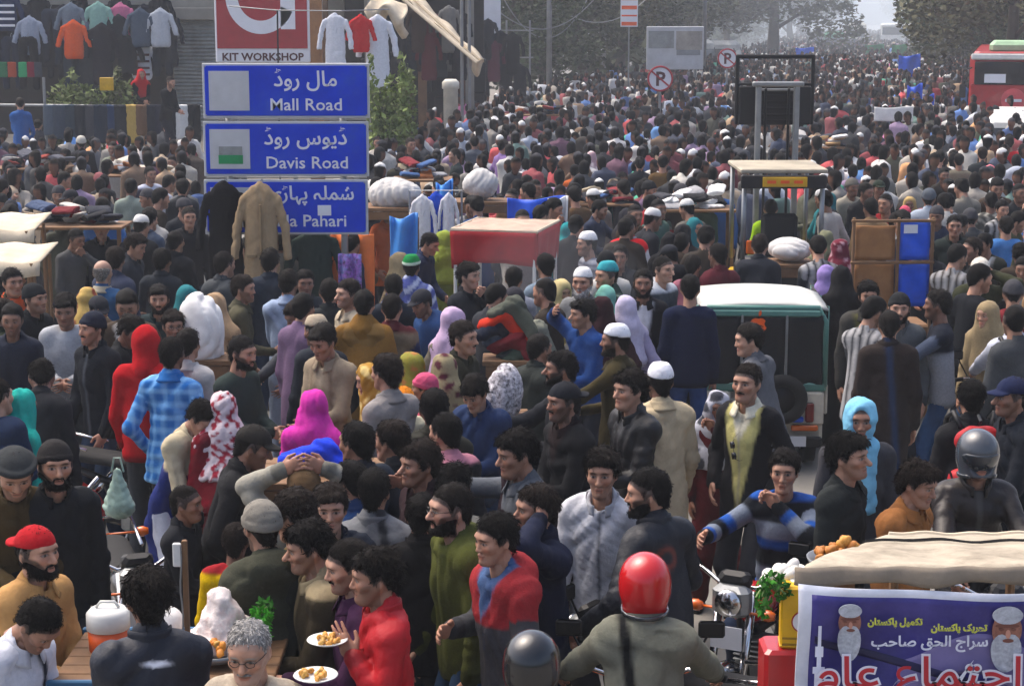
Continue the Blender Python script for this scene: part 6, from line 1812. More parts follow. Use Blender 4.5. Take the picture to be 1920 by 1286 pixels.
# bags in hands
def bag(u, v, y, r, mat, label, seed=2):
    p = at_y(u, v, y); e = empty('plastic_bag', (p[0], p[1], 0), 0, label, 'bag'); r = np.array(r)
    vv, q = nets(lambda P: smin(cap(P, V(0, 0, r[2]*.9), V(0, 0, -r[2]*.45), r[0]*.25, r[0], (V(0, 1, 0), r[0]/r[1]))[0], cap(P, V(-r[0]*.5, 0, -r[2]*.6), V(r[0]*.5, 0, -r[2]*.6), r[1]*.8, r[1]*.8)[0], .03)-crease(P, np.random.default_rng(seed), 60, r[0]*.16, (1.3, 1, .8)), -r*1.5, r*1.5, r[0]/9)
    link('sack', mesh_from('sack', vv+np.array([0, 0, p[2]], np.float32), q, M_[mat]), e)
    m = MB(); z = p[2]+r[2]*.9; m.tube([(-r[0]*.4, 0, z), (-r[0]*.2, 0, z+.08), (r[0]*.2, 0, z+.08), (r[0]*.4, 0, z)], .006, 5); m.obj('handle', M_[mat], e)
M('teal_bag', '#3fa6ae', .35, nscale=8, namt=.4); M('green_bag', '#93ab9b', .3, nscale=7, namt=.6)
bag(1346, 968, 13.4, (.055, .03, .11), 'teal_bag', 'teal striped plastic bag carried by the woman in dark red')
bag(222, 925, 9.9, (.085, .05, .14), 'green_bag', 'translucent green plastic bag held beside the black coat')

# ================================================================== foreground stall, right
st = empty('food_stall', (1.92, 6.55, 0), 0, 'food stall with dusty cream canvas roof and purple banner', 'stall')
L_ = lambda u, v, y: at_y(u, v, y)-V(1.92, 6.55, 0)
xl = (1512-960)*6.55/FPX-1.92; xr = xl+1.08
zf = sz(1064, 6.5); zk = sz(1002, 7.35)
def roofpt(s, t):
    x = (xl+.02)+(xr-xl)*s+.50*t*(1-s)
    z = zf+(zk-zf)*t+.010*math.sin(t*3.1)+.007*math.sin(s*9+t*3)*math.sin(t*6)+.004*math.sin(s*19+t*9)
    if t < .03: z -= (.03-t)*.6
    return V(x, -.04+.84*t, z)
m = MB(); m.grid(roofpt, 40, 26, thick=.012); m.obj('canvas_roof', M('dusty_canvas', '#a89e8b', .95, nscale=7, bscale=14, bstr=1.0, dirt='#5f5648'), st, True)
m = MB(); m.grid(lambda s, t: V(xl-.01+(xr-xl+.02)*s, -.06-.012*math.sin(s*30)-.01*math.sin(t*3), zf+.005-.060*t-.012*math.sin(s*17)*t), 40, 4, thick=.012); m.obj('valance', M('grey_canvas', '#857a6b', .95, nscale=6, bscale=20, bstr=.6), st, True)
for k, t0 in enumerate((.62, .66)):
    m = MB(); m.tube([roofpt(s, t0)+V(0, 0, .012) for s in np.linspace(.02, 1, 20)], .004, 5); m.obj('roof_rope', M_['rubber'], st)
m = MB(); m.tube([roofpt(s, 1.0)+V(0, 0, .0) for s in np.linspace(0, 1, 20)], .012, 6); m.obj('rear_pole', M_['canvas'], st)
for x in (xl+.04, xr-.05):
    for y in (.0, .76): m = MB(); xx_ = x+(.50 if y and x < 0 else 0); m.tube([(xx_, y, 0), (xx_, y, (zk if y else zf)-.03)], .02, 8); m.obj('post', M_['wood'], st)
m = MB(); m.bbox(((xl+xr)/2, .4, .95), (xr-xl-.1, .72, .05), .01); m.obj('counter', M_['steel'], st)
m = MB(); m.bbox(((xl+xr)/2, .4, .55), (xr-xl-.14, .66, .72), .02); m.obj('cabinet', M_['wood'], st)
# banner with a white hem, portraits, lettering, minaret
bz0, bz1 = zf-.050, zf-.69
def bp(s, t, off=0): return V(xl+.0+(xr-xl)*s, -.085-.014*math.sin(s*11+t*6)-off-.010*math.sin(t*9+s*4), bz0+(bz1-bz0)*t-.05*s*(1-t)*.9*0-.035*math.sin(s*2.0)*(1-t))
m = MB(); m.grid(lambda s, t: bp(s, t), 40, 24, thick=.006); m.obj('banner', M('banner_white', '#cfd2dc', .5, nscale=6), st, True)
m = MB(); m.grid(lambda s, t: bp(.045+.95*s, .05+.95*t, .005), 40, 24, thick=.002); ban = m.obj('purple_print', M_['purple_print'], st, True)
m = MB(); m.grid(lambda s, t: bp(.35+.65*s, .36+.10*math.sin(s*6.3+2)+.30*t*(.6+.6*s), .0085), 26, 8, thick=.001); m.obj('violet_swoosh', M('violet_print', '#6d6494', .55, nscale=3), st, True)
m = MB(); m.grid(lambda s, t: bp(.06+.62*s, .30+.30*s**.7+.05*t-.05*math.sin(s*3), .0095), 26, 3, thick=.001); m.obj('dark_swoosh', M('dark_print', '#1a1540', .55), st, True)
def on_banner(me_fn, s, t, off=.011):
    p0 = bp(s, t, off); return p0
def portrait(s, t, sc, beardlen, nm):
    c = bp(s, t, .034); q = empty(nm, c); q.parent = st
    def disc(name, cx, cz, rx, rz_, mat, lay, n=22, f=lambda a: 1):
        m = MB(); pts = [(cx+rx*math.cos(a)*f(a), -.0012*lay, cz+rz_*math.sin(a)*f(a)) for a in np.linspace(0, 2*math.pi, n+1)[:-1]]
        m.add(pts+[(x, .004, z) for x, y, z in pts], [tuple(range(n))]+[(i, (i+1) % n, n+(i+1) % n, n+i) for i in range(n)]); m.obj(name, mat, q)
    pale = M('print_pale', '#b4b8c0', .55, nscale=30, namt=.45, dirt='#7d8088'); skin = M('print_skin', '#94604e', .55, nscale=40, namt=.5, dirt='#5e3a30'); dark = M('print_shade', '#6e4034', .55)
    disc('printed_face', 0, 0, .058*sc, .078*sc, skin, 1)
    disc('printed_beard', 0, -.070*sc*beardlen, .060*sc, .085*sc*beardlen, pale, 2, f=lambda a: 1 if a > math.pi else .55+.45*abs(math.cos(a)))
    disc('printed_cap', 0, .062*sc, .060*sc, .036*sc, pale, 3)
    disc('printed_brow', 0, .020*sc, .048*sc, .008*sc, dark, 3)
    disc('printed_mouth', .005*sc, -.040*sc, .022*sc, .008*sc, dark, 4)
    for k in (-1, 1): disc('printed_eye', k*.024*sc, .006*sc, .010*sc, .006*sc, dark, 4)
    disc('printed_nose', .004*sc, -.014*sc, .010*sc, .018*sc, M('print_nose', '#b98470', .55), 3)
portrait(.175, .20, .72, 1.35, 'left_portrait'); portrait(.72, .23, .95, 1.1, 'right_portrait')
yl = M('print_yellow', '#c9cc4a', .5); wl = M('print_text_white', '#d6d8e4', .5); rl_ = M('print_red', '#b01c2a', .5)
Y1 = urdu(0xfe97, 0xfea4, 0xfeae, 0xfbfe, 0xfb8f, 32, 0xfb58, 0xfe8e, 0xfb90, 0xfeb4, 0xfe98, 0xfe8e, 0xfee5)
Y2 = urdu(0xfe97, 0xfb91, 0xfee4, 0xfbff, 0xfede, 32, 0xfb58, 0xfe8e, 0xfb90, 0xfeb4, 0xfe98, 0xfe8e, 0xfee5)
WT = urdu(0xfeb3, 0xfeae, 0xfe8d, 0xfe9d, 32, 0xfe8d, 0xfedf, 0xfea4, 0xfed6, 32, 0xfebb, 0xfe8e, 0xfea3, 0xfe90)
RT = urdu(0xfe8d, 0xfe9f, 0xfe98, 0xfee4, 0xfe8e, 0xfec9, 32, 0xfecb, 0xfe8e, 0xfee1)
def bt(s_txt, size, nm, mat, s, t, bold=.001, sx=1, lay=.030):
    p = bp(s, t, lay); text_on(st, s_txt, size, nm, mat, p, .001, bold, sx=sx)
bt(Y2, .036, 'yellow_lettering', yl, .336, .215, .0016, .95); bt(Y1, .036, 'yellow_lettering', yl, .553, .230, .0016, .95)
bt(WT, .056, 'white_lettering', wl, .455, .335, .0012, 1.05)
bt(RT, .17, 'outline_lettering', wl, .42, .585, .0085, 1.1, .031); bt(RT, .17, 'red_lettering', rl_, .42, .585, .001, 1.1, .0345)
m = MB(); c = bp(.075, .33, .026)                              # printed minaret
for (w_, z0, z1) in ((.012, -.02, .06), (.03, -.06, -.02), (.016, -.10, -.06), (.044, -.125, -.10), (.030, -.50, -.125)):
    m.box((0, 0, (z0+z1)/2), (w_, .003, z1-z0))
m.obj('printed_minaret', wl, st, loc=c)
m = MB(); c = bp(.655, .56, .03)                              # printed pair of scales
m.box((0, 0, 0), (.10, .003, .006)); m.box((0, 0, -.03), (.006, .003, .10))
for k in (-1, 1): m.box((k*.045, 0, -.022), (.003, .003, .04)); m.box((k*.045, 0, -.045), (.034, .003, .008))
m.obj('printed_scales', wl, st, loc=c)

# food on the stall
def food_heap(name, u, v, y, n, spread, r, mats, label, cat, flat=.6, tray=True, parts='piece', seed=1):
    p = at_y(u, v, y); e = empty(name, p, 0, label, cat); rng = np.random.default_rng(seed); meshes = []
    for k in range(3):
        ph = k; vv, q = nets(lambda P: ell(P, (0, 0, 0), (r, r*.8, r*flat))-wob(P, np.random.default_rng(ph), 1.2/r, r*.22), (-1.6*r,)*3, (1.6*r,)*3, r/3.2)
        meshes.append(mesh_from(parts, vv, q, M_[mats[k % len(mats)]]))
    for i in range(n):
        a = rng.uniform(0, 6.28); d = rng.uniform(0, 1)**.6
        x, yy = math.cos(a)*d*spread[0], math.sin(a)*d*spread[1]
        z = spread[2]*(1-d)*rng.uniform(.55, 1)
        o = link(parts, meshes[i % 3], e, (x, yy, z), tuple(rng.uniform(-.6, 3.1, 3)))
    if tray:
        m = MB(); m.lathe([(.01, -.035), (spread[0]*1.1, -.03), (spread[0]*1.22, .0), (spread[0]*1.18, .0), (spread[0]*1.05, -.022), (.01, -.025)], n=24); m.obj('tray', M_['steel'], e, True)
    return e, p
M('fried', '#b8752a', .6, nscale=30, namt=.5, dirt='#7a4516'); M('fried_light', '#cf9440', .6, nscale=30, namt=.4); M('radish', '#dedbd4', .5, nscale=20)
M('radish_pale', '#d2d0c4', .55, nscale=20); M('orange_slice', '#d98a2c', .5, nscale=20, namt=.4); M('papaya', '#c99a4a', .5, nscale=20, namt=.4)
food_heap('fritters', 1578, 1044, 7.0, 34, (.115, .09, .085), .024, ['fried', 'fried_light', 'fried'], 'heap of golden fritters on the corner of the stall roof', 'fritters', seed=2, parts='fritter')
m = MB(); q = at_y(1578, 1044, 7.0); m.bbox((q[0], q[1], (q[2]-.03)/2), (.10, .10, q[2]-.04), .01)
tag(m.obj('tray_stand', M_['wood']), 'wooden upright under the tray of fritters', 'stand')
food_heap('radishes', 1482, 1088, 6.95, 34, (.095, .08, .075), .034, ['radish', 'radish_pale', 'radish'], 'pile of peeled white radishes beside the purple banner', 'radishes', flat=.75, tray=False, seed=4, parts='radish')
# vegetable leaves
def greens(u, v, y, blobs, n, size, label, tone='#2f6a1c'):
    p = at_y(u, v, y); e = empty('leafy_greens', p, 0, label, 'vegetables', 'leafy greens at the food stalls'); rng = np.random.default_rng(int(u))
    vv, q, c = leaf_cloud(rng, blobs, n, size, tone, 1)
    tag(link('leaves', mesh_from('leaves', vv, q, leafm, c, False), e), kind='stuff')
    m = MB()
    for k in range(6): m.tube([(0, 0, .02), V(rng.normal()*.03, -.02, 0)+blobs[k % len(blobs)][0]], .004, 5)
    m.obj('stems', M('stem_green', '#7f9a58', .6), e)
greens(1440, 1092, 6.82, [(V(.02, 0, .0), (.05, .05, .05)), (V(-.02, -.01, -.05), (.035, .04, .07)), (V(-.01, -.02, -.10), (.03, .03, .04)), (V(.05, -.03, -.03), (.05, .02, .035))], 320, .017, 'bunch of green leaves hanging left of the radishes')
greens(490, 1155, 7.35, [(V(0, 0, .0), (.05, .05, .05)), (V(-.0, -.01, -.06), (.045, .04, .07)), (V(.02, 0, .05), (.035, .03, .035))], 380, .017, 'bright green leaves at the right of the white fruit heap', '#3f8a24')
p = at_y(1490, 1150, 6.85); zt_, zb_ = sz(1092, 6.85), sz(1208, 6.85)
e = empty('oil_tin', (p[0], 6.85, zb_), math.radians(-5), 'square yellow oil tin with round white label', 'tin')
m = MB(); m.bbox((0, 0, (zt_-zb_)/2), (.115, .11, zt_-zb_), .008); m.obj('body', M_['yellow_paint'], e)
m = MB()
for z in (.012, zt_-zb_-.012): m.bbox((0, 0, z), (.12, .115, .01), .003)
m.obj('rim', M_['yellow_paint'], e)
m = MB(); m.lathe([(.001, -.0605), (.042, -.0605), (.042, -.055)], (.028, 0, (zt_-zb_)*.45), 24, 'y', cap=False); m.obj('round_label', M_['sign_white'], e)
m = MB(); m.tube([(.028+.042*math.cos(a), -.0605, (zt_-zb_)*.45+.042*math.sin(a)) for a in np.linspace(0, 6.283, 25)[:-1]], .003, 5, closed=True); m.obj('label_ring', M_['sign_red'], e)
text_on(e, '1', .05, 'numeral', M_['sign_blue'], (.036, -.062, (zt_-zb_)*.45-.018), .001, .002)
for z in (.05, .075): 
    m = MB(); m.box((-.0, -.0565, z-.03), (.10, .003, .008)); m.obj('printed_line', M('tin_print', '#8a6a08', .5), e)
cb = empty('red_cabinet', (p[0]-.03, 6.87, 0), 0, 'red painted stand carrying the yellow oil tin', 'cabinet')
m = MB(); m.bbox((0, 0, zb_-.12), (.19, .2, .24), .015); m.obj('box', M_['red_paint'], cb)
for a in (-1, 1):
    for b in (-1, 1): m = MB(); m.bbox((a*.075, b*.075, (zb_-.24)/2), (.03, .03, zb_-.24), .004); m.obj('leg', M_['steel'], cb)
m = MB(); q = at_y(1494, 1085, 6.95); m.bbox((q[0], q[1]+.05, (q[2]-.02)/2), (.07, .06, q[2]-.03), .01); tag(m.obj('stand_block', M_['wood']), 'wooden upright under the white radishes', 'stand')

# ================================================================== foreground fruit cart, left
YC = 7.45; zc = sz(1222, YC)
p = at_y(330, 1215, YC); fc = empty('fruit_cart', (p[0], YC, 0), 0, 'wooden fruit cart carrying a white heap and an orange cooler', 'cart')
for k in range(6): m = MB(); m.bbox((0, -.30+.105*k, zc-.02), (.92, .10, .03), .005); m.obj('plank', M_['wood'], fc)
m = MB(); m.bbox((0, -.36, zc-.05), (.94, .03, .12), .006); m.bbox((0, .29, zc-.05), (.94, .03, .12), .006); m.obj('side_rail', M('blue_rail', '#1f5a80', .6), fc)
for a in (-1, 1):
    for b in (-1, 1): m = MB(); m.bbox((a*.40, b*.26-.03, (zc-.05)/2), (.05, .05, zc-.06), .006); m.obj('leg', M_['wood'], fc)
    wh = empty('wheel', (a*.47, -.02, .32)); wh.parent = fc
    m = MB(); m.tube([(0, .28*math.cos(t), .28*math.sin(t)) for t in np.linspace(0, 6.283, 23)[:-1]], .03, 7, closed=True); m.obj('tyre', M_['rubber'], wh, True)
    m = MB(); [m.tube([(0, 0, 0), (0, .27*math.cos(k*.628), .27*math.sin(k*.628))], .005, 4) for k in range(10)]; m.obj('spokes', M_['steel'], wh)
p = at_y(418, 1165, YC); e = empty('fruit_heap', p, 0, 'tall white heap of fruit under thin plastic on the cart', 'fruit')
v, q = nets(lambda P: smin(cap(P, V(0, 0, -.04), V(-.01, 0, .10), .125, .055)[0], ell(P, (.02, 0, -.08), (.16, .14, .06)), .05)-wob(P, np.random.default_rng(2), 55, .011)-crease(P, np.random.default_rng(3), 40, .010), (-.22, -.22, -.14), (.22, .22, .22), .011)
link('heap', mesh_from('heap', v, q, M('creamy', '#d8cdc8', .4, nscale=26, namt=.3, bscale=50, bstr=.8, dirt='#b58f86')), e)
bundle(310, 1165, YC+.05, (.055, .06, .05), 'white_sheet', 'small pinkish white heap behind the man in navy jacket', 12, name='fruit_heap', cat='fruit')
food_heap('orange_slices', 405, 1218, YC-.12, 26, (.095, .07, .05), .024, ['orange_slice', 'papaya', 'orange_slice'], 'cut orange fruit in front of the white heap', 'fruit', seed=5, parts='fruit_slice')
e = empty('water_cooler', at_y(205, 1215, YC+.05)*V(1, 1, 0)+V(0, 0, zc-.005), 0, 'white and orange water cooler on the fruit cart', 'cooler')
hC = sz(1143, YC)-zc
m = MB(); m.lathe([(.001, 0), (.085, 0), (.088, hC*.5), (.001, hC*.5)], n=24, cap=False); m.obj('orange_body', M('cooler_orange', '#d8571a', .4), e, True)
m = MB(); m.lathe([(.088, hC*.5), (.094, hC*.52), (.093, hC*.88), (.075, hC*.98), (.001, hC)], n=24, cap=False); m.obj('white_lid', M_['white_paint'], e, True)
m = MB(); m.tube([(-.05, 0, hC), (-.03, 0, hC+.025), (.03, 0, hC+.025), (.05, 0, hC)], .007, 6); m.obj('handle', M_['white_paint'], e, True)
p = at_y(352, 1200, YC-.25); zt_ = sz(1012, YC-.25)
e = empty('wooden_pole', (p[0], YC-.25, 0), 0, 'thin wooden pole with wire standing at the fruit cart', 'pole')
m = MB(); m.bbox((0, 0, zt_/2), (.022, .022, zt_), .003); m.obj('shaft', M_['wood'], e)
m = MB(); m.tube([(-.018, -.013, zt_-.3+.06*k*0+.02*math.sin(k)) if 0 else (-.016+.004*math.sin(k*1.3), -.016, zt_-.02-.05*k) for k in range(9)], .004, 5); m.obj('wire', M_['steel'], e)
m = MB(); m.bbox((-.03, -.01, zt_-.06), (.035, .02, .10), .004); m.obj('tag', M_['white_paint'], e)
def mirror_tag(u, v, y, label):
    e = empty('mirror', at_y(u, v, y), .2, label, 'mirror'); m = MB(); m.bbox((0, 0, 0), (.11, .02, .035), .01); m.obj('glass', M_['white_paint'], e)

def plate(u, v, y, label, seed):
    p = at_y(u, v, y); e = empty('food_plate', p, 0, label, 'plate', 'white plates of food')
    m = MB(); m.lathe([(.001, 0), (.055, .002), (.085, .016), (.083, .019), (.054, .007), (.001, .006)], n=28, cap=False); m.obj('dish', M_['white_paint'], e, True)
    rng = np.random.default_rng(seed); meshes = []
    for k in range(2):
        vv, q = nets(lambda P: ell(P, (0, 0, 0), (.017, .013, .009)), (-.025,)*3, (.025,)*3, .006)
        meshes.append(mesh_from('morsel', vv, q, M_[['fried_light', 'papaya'][k]]))
    for i in range(16):
        a = rng.uniform(0, 6.28); d = .055*rng.uniform(0, 1)**.6; link('morsel', meshes[i % 2], e, (d*math.cos(a), d*math.sin(a), .012+.012*rng.uniform()), tuple(rng.uniform(0, 3, 3)))
    return e
# ================================================================== people
GROUP = 'people crowding the market road'
def grips(phi, b, back=.24):                  # where the hands meet a handlebar, in the rider's own frame
    R = Rz(math.radians(b-phi)); return dict(al=('abs', R @ V(.33, -.27-back, 1.0)/1.01), ar=('abs', R @ V(-.33, -.27-back, 1.0)/1.01), hl='grip', hr='grip')
PEOPLE = []
SEED = [100]
def who(u, v, phi, top, col, label, z0=0, **kw):
    """a person whose head is seen at pixel (u, v) of the photograph, facing phi (0 camera, 90 right, 180 away)"""
    SEED[0] += 1; sd = SEED[0]; r = random.Random(sd)
    sp = dict(top=top, col=col, seed=sd, height=kw.pop('h', r.uniform(1.67, 1.77)), skin=kw.pop('skin', r.choice([0, 0, 1, 2, 2, 3, 4])),
              face=kw.pop('face', r.choice([0, 1, 2, 4, 5, 6])), stubble=kw.pop('stubble', r.choice([.1, .25, .4, .6])),
              hair=kw.pop('hair', r.choice(['short', 'medium', 'messy', 'swept', 'short', 'medium'])),
              hairc=kw.pop('hairc', r.choice(['#0b0908', '#0e0b0a', '#15110e', '#1d1612'])), legs=kw.pop('legs', r.choice(['#23262e', '#2b3442', '#1b1c20', '#35383c', '#2c3e58'])), lean=kw.pop('lean', r.uniform(1, 5)))
    if top in ('kameez', 'vest'): sp['bottom'] = 'shalwar'; sp['legs'] = kw.pop('legs2', kw.get('col2', col))
    if kw.get('fem'):
        sp['face'] = 3; sp['stubble'] = 0; sp['height'] = kw.get('hh', r.uniform(1.56, 1.63)); sp['wide'] = .9
        sp['bottom'] = 'shalwar'
    kw.setdefault('al', r.choice(['down', 'relax', 'front', 'pocket', 'relax']))
    kw.setdefault('ar', r.choice(['down', 'relax', 'front', 'pocket', 'relax']))
    if not kw.get('sit') and not kw.get('squat'): kw.setdefault('stride', r.uniform(-.10, .10))
    for k in ('al', 'ar'):
        if isinstance(kw[k], str) and kw[k] in ARMS: o = ARMS[kw[k]]; 
    sp.update(kw)
    spp = {k: ('relax' if k in ('al', 'ar') and not isinstance(v_, str) else v_) for k, v_ in sp.items()}
    p = make_pose(spp); hh = sp['height']/1.70; rz = math.radians(phi)
    hl = Rz(rz) @ (p.head*hh)
    w = at_z(u, v, hl[2]+z0); loc = w-hl; loc[2] = z0
    s = FPX/(w[1]+.001)
    lod = 0 if s > 285 else 1 if s > 165 else 2 if s > 125 else 3
    lod = kw.get('lod', lod)
    for k in ('al', 'ar'):                     # a hand that touches something: ('to', u, v, depth offset)
        if not isinstance(sp[k], str) and sp[k][0] == 'to':
            t = at_y(sp[k][1], sp[k][2], loc[1]+sp[k][3]); sp[k] = ('abs', Rz(-rz) @ (t-loc)/hh)
    b, p = person(sp, loc, rz, label, GROUP, lod)
    PEOPLE.append(dict(b=b, loc=loc, rz=rz, p=p, hh=hh, head=w, u=u, v=v, s=s, sp=sp, label=label))
    return PEOPLE[-1]
def world(P, q): return Rz(P['rz']) @ (np.asarray(q, float)*P['hh'])+P['loc']

# ---------------------------------------------------------------- bottom rows
who(72, 1172, 62, 'shirt', '#c9ccd6', 'man in white shirt with dark strap bent over at bottom left corner', pitch=38, lean=16, hair='short', paint=[('strap', '#1c2230', .10, -.2)], al='front', ar='front', stubble=.4, h=1.62)
who(70, 1035, 58, 'kameez', '#a9814f', 'bearded man in red backward cap and tan kameez at left edge', hat='capback', hatc='#a5121c', beard='beard', face=1, al='front', ar='front', paint=[('placket', '#8f6a3e')])
who(28, 888, 22, 'coat', '#3b2f18', 'man in olive brown coat and grey wool cap looking down', hat='pakol', hatc='#2f3233', pitch=26, stubble=.6, wide=1.12, fat=1.1, al='front', ar='front', hem=-.3)
who(104, 872, 24, 'jacket', '#15181c', 'smiling bearded man in black cap behind the olive brown coat', hat='beanie', hatc='#1e1c1c', beard='beard', face=1, skin=2)
PN = who(277, 1122, -158, 'jacket', '#141a27', 'man in navy jacket with small white back logo seen from behind', hair='messy', wide=1.16, fat=1.12, stubble=.6, mat='nylon', paint=[('logo', '#c5c9d2', .0, .475, .05, .012, 'b')], al='front', ar='front')
who(466, 1222, -8, 'sweater', '#a89c8a', 'grey haired old man in glasses and beige sweater at bottom edge', hair='grey', hairc='#8d8b88', beard='moustache', beardc='#8a8784', glasses=1, stubble=.15, face=1, pitch=12, skin=2, h=1.66)
PR = who(702, 1082, -78, 'jacket', '#b3101c', 'man in bright red jacket holding a white plate of food', hair='messy', al=('to', 660, 1228, -.12), hl='flat', ar='front', stubble=.5, mat='nylon', skin=0, paint=[('lower', '#a80e1a', -.02)], pitch=4)
who(652, 1062, -70, 'kameez', '#3b1c3a', 'man with moustache in dark purple behind the red jacket', hair='short', beard='moustache', pitch=10, al='plate', ar='down', wide=.95)
who(578, 1028, -75, 'coat', '#332c1e', 'long haired man in brown coat with cream fleece collar', hair='messy', paint=[('collar', '#9c8c6c'), ('zip', '#8b7b5c')], stubble=.5, pitch=8, al='front', ar='front', hem=-.2)
who(552, 968, -115, 'hoodie', '#2e302b', 'man in dark grey hoodie with beige lined hood facing left', hooddown=1, hair='medium', paint=[('collar', '#7d6b4c')], pitch=10)
who(490, 988, -150, 'hoodie', '#3f4034', 'person in greenish hoodie and grey striped woolen beanie', hat='beanie', hatc='#77736a', hooddown=1, pitch=8)
who(442, 1015, 175, 'sweater', '#c8a400', 'boy in yellow sweater with red neckband seen from behind', h=1.40, boy=1, hair='short', paint=[('collar', '#8d1c22')], wide=.95)
who(619, 955, 5, 'jacket', '#1a2230', 'young man in dark jacket staring at camera above fleece collar', hair='swept', stubble=.15, skin=4, face=0)
who(702, 922, 172, 'jacket', '#6d7074', 'man in light grey jacket seen from behind in front of cloth stall', hair='short', wide=1.02, paint=[('strap', '#2a2c30', -.12, .25)])
who(843, 955, -68, 'hoodie', '#4b4f24', 'bearded man in glasses and olive green hoodie facing left', hooddown=1, hair='short', glasses=1, beard='beard', face=1, skin=4, al='down', ar='relax', legs='#27405e', h=1.74, stubble=.5)
who(928, 1012, -58, 'hoodie', '#3f4044', 'young man in grey hoodie with red chest panel walking left', hooddown=1, paint=[('yoke', '#8e2a2e', .32), ('inner', '#42587e')], ar=('to', 845, 1180, .05), al='relax', hair='medium', stubble=.2, skin=2, pitch=4, hs=.84, wide=.85)
who(1004, 955, -72, 'jacket', '#151b30', 'man in navy track jacket with white sleeve stripes holding hand to ear', al='phone', ar='relax', hair='medium', beard='moustache', paint=[('armstripe', '#b8bccb')], stubble=.5, legs='#151b2c')
PW = who(1128, 888, -12, 'jacket', '#b9babf', 'young man in white zipped jacket beside the motorcycles', hair='messy', stubble=.4, paint=[('zip', '#8a8c92')], skin=2, al='relax', ar='relax', legs='#3a3f36')
PB = who(1214, 925, -142, 'jacket', '#10151f', 'man in navy jacket with round shoulder badge sitting on motorcycle', sit=1, seat=.80, hair='short', beard='beard', paint=[('logo', '#7c3524', .03, .40, .055, .050, 'b'), ('logo', '#141821', .03, .40, .036, .032, 'b')], **grips(-142, -125, .0), lean=10, mat='nylon', skin=2, yaw=48)
PH = who(1209, 1098, 178, 'jacket', '#6b6c5f', 'motorcyclist in red helmet and olive grey jacket with black strap from behind', sit=1, seat=.72, hat='helmet', hatc='#b3161a', paint=[('strap', '#101112', .06, .12)], lean=12, **grips(178, 178), wide=1.08, legs='#565a50', h=1.74)
PK = who(997, 1250, 172, 'jacket', '#1a1c20', 'motorcyclist in black helmet at the bottom edge', sit=1, seat=.78, hat='helmet', hatc='#141619', lean=10, al='bars', ar='bars')
PS = who(1470, 884, -14, 'sweater', '#14171d', 'young man in blue and grey striped sweater with raised hand', sit=1, seat=.62, paint=[('stripes', '#6d7684', .26, .5, .1), ('stripes', '#1c4890', .26, .2, .32)], ar=('to', 1318, 1008, -.35), al='chin', hair='medium', stubble=.1, skin=2, face=2, lean=4, legs='#1c2940')
who(1592, 858, 58, 'kameez', '#1e2222', 'tall man in charcoal kameez gazing right', hair='messy', stubble=.3, skin=2, paint=[('placket', '#2c3131')], al='down', ar='down', pitch=-4, h=1.75)
who(1722, 908, 48, 'kameez', '#8a5a30', 'boy in plain tan kameez behind the stall roof', hair='messy', stubble=.0, skin=0, paint=[('placket', '#74491f')], pitch=12, al='down', ar='down', h=1.66, face=2)
PV = who(1834, 856, 2, 'jacket', '#1d1613', 'motorcyclist in silver helmet and dark brown leather jacket', sit=1, seat=.70, hat='helmet', hatc='#3c4046', mat='leather', al='bars', ar='bars', lean=4, paint=[('zip', '#4a4644')], wide=1.1, h=1.78)
who(1612, 788, -5, 'blazer', '#3a3a3e', 'man wrapped in light blue scarf wearing grey coat', wrap='wrap', wrapc='#76b4d0', hair='medium', skin=0, stubble=.3, al='down', ar='down')
PRB = who(1820, 748, 178, 'jacket', '#17181b', 'man carrying a bright red backpack seen from behind', hair='medium', al='relax', ar='relax')
who(1896, 745, -80, 'jacket', '#151a22', 'man in navy baseball cap near the right edge', hat='cap', hatc='#141d3c', stubble=.4, skin=1)
PBL = who(1400, 718, -35, 'blazer', '#101014', 'man in black blazer and yellow shirt with hanging sunglasses', paint=[('open', '#b8b070', .085), ('inner', '#c8c2ac')], hair='short', beard='moustache', face=1, skin=2, al='pocket', ar='pocket', legs='#2a2b30', fat=1.12, stubble=.3, h=1.74)
PG = who(1346, 762, -5, 'kameez', '#4c1016', 'woman in dark red dress and white scarf covering her mouth', fem=1, hh=1.47, wrap='hijab', wrapc='#a2a4ae', wrapp=('#33353d', 30, .35), al='chin', ar='down', skin=1, pitch=10)
who(1403, 638, -120, 'blazer', '#55575c', 'man in grey blazer leaning on the rickshaw back', hair='medium', yaw=35, stubble=.1, skin=4, lean=14, al='front', ar='front')
who(1667, 612, 172, 'coat', '#241c19', 'tall man in dark brown coat with blue shawl end seen from behind', hair='short', hem=-.42, wide=1.05, paint=[('strap', '#1c2c48', -.02, .1)], al='down', ar='down', legs='#1b1c20')
who(1628, 556, -4, 'blazer', '#33322f', 'man in dark blazer and olive shirt standing before the wooden stand', paint=[('open', '#4f4d2c', .075)], hair='messy', beard='beard', al='down', ar='down')
who(1686, 578, -8, 'jacket', '#55585a', 'bearded man in black beanie and grey jacket', hat='beanie', hatc='#15181b', beard='beard', skin=4, face=1)
who(1757, 572, -100, 'sweater', '#8d9096', 'young man in grey and black sports top and jeans', paint=[('upper', '#20242e', .34), ('sleeves', '#4d5668')], hair='medium', legs='#2f4f78', al='reach', ar='relax', yaw=-10)
who(1838, 508, -3, 'jacket', '#2c2f1c', 'man in white cap and olive jacket talking on phone', hat='cap', hatc='#c9c3b6', al='phone', ar='relax', legs='#3f5878', beard='moustache')
PX = who(1903, 600, 178, 'jacket', '#b4b8c4', 'rider in white sleeves with dark navy backpack', hair='short', sit=1, seat=.80, al='bars', ar='bars', legs='#1d2738')
who(1886, 425, 176, 'sweater', '#3c6ea8', 'man in sky blue sweater seen from behind at right edge', hair='short')
who(1913, 478, 170, 'coat', '#33291f', 'person in dark brown coat cut by the right edge', hair='medium')
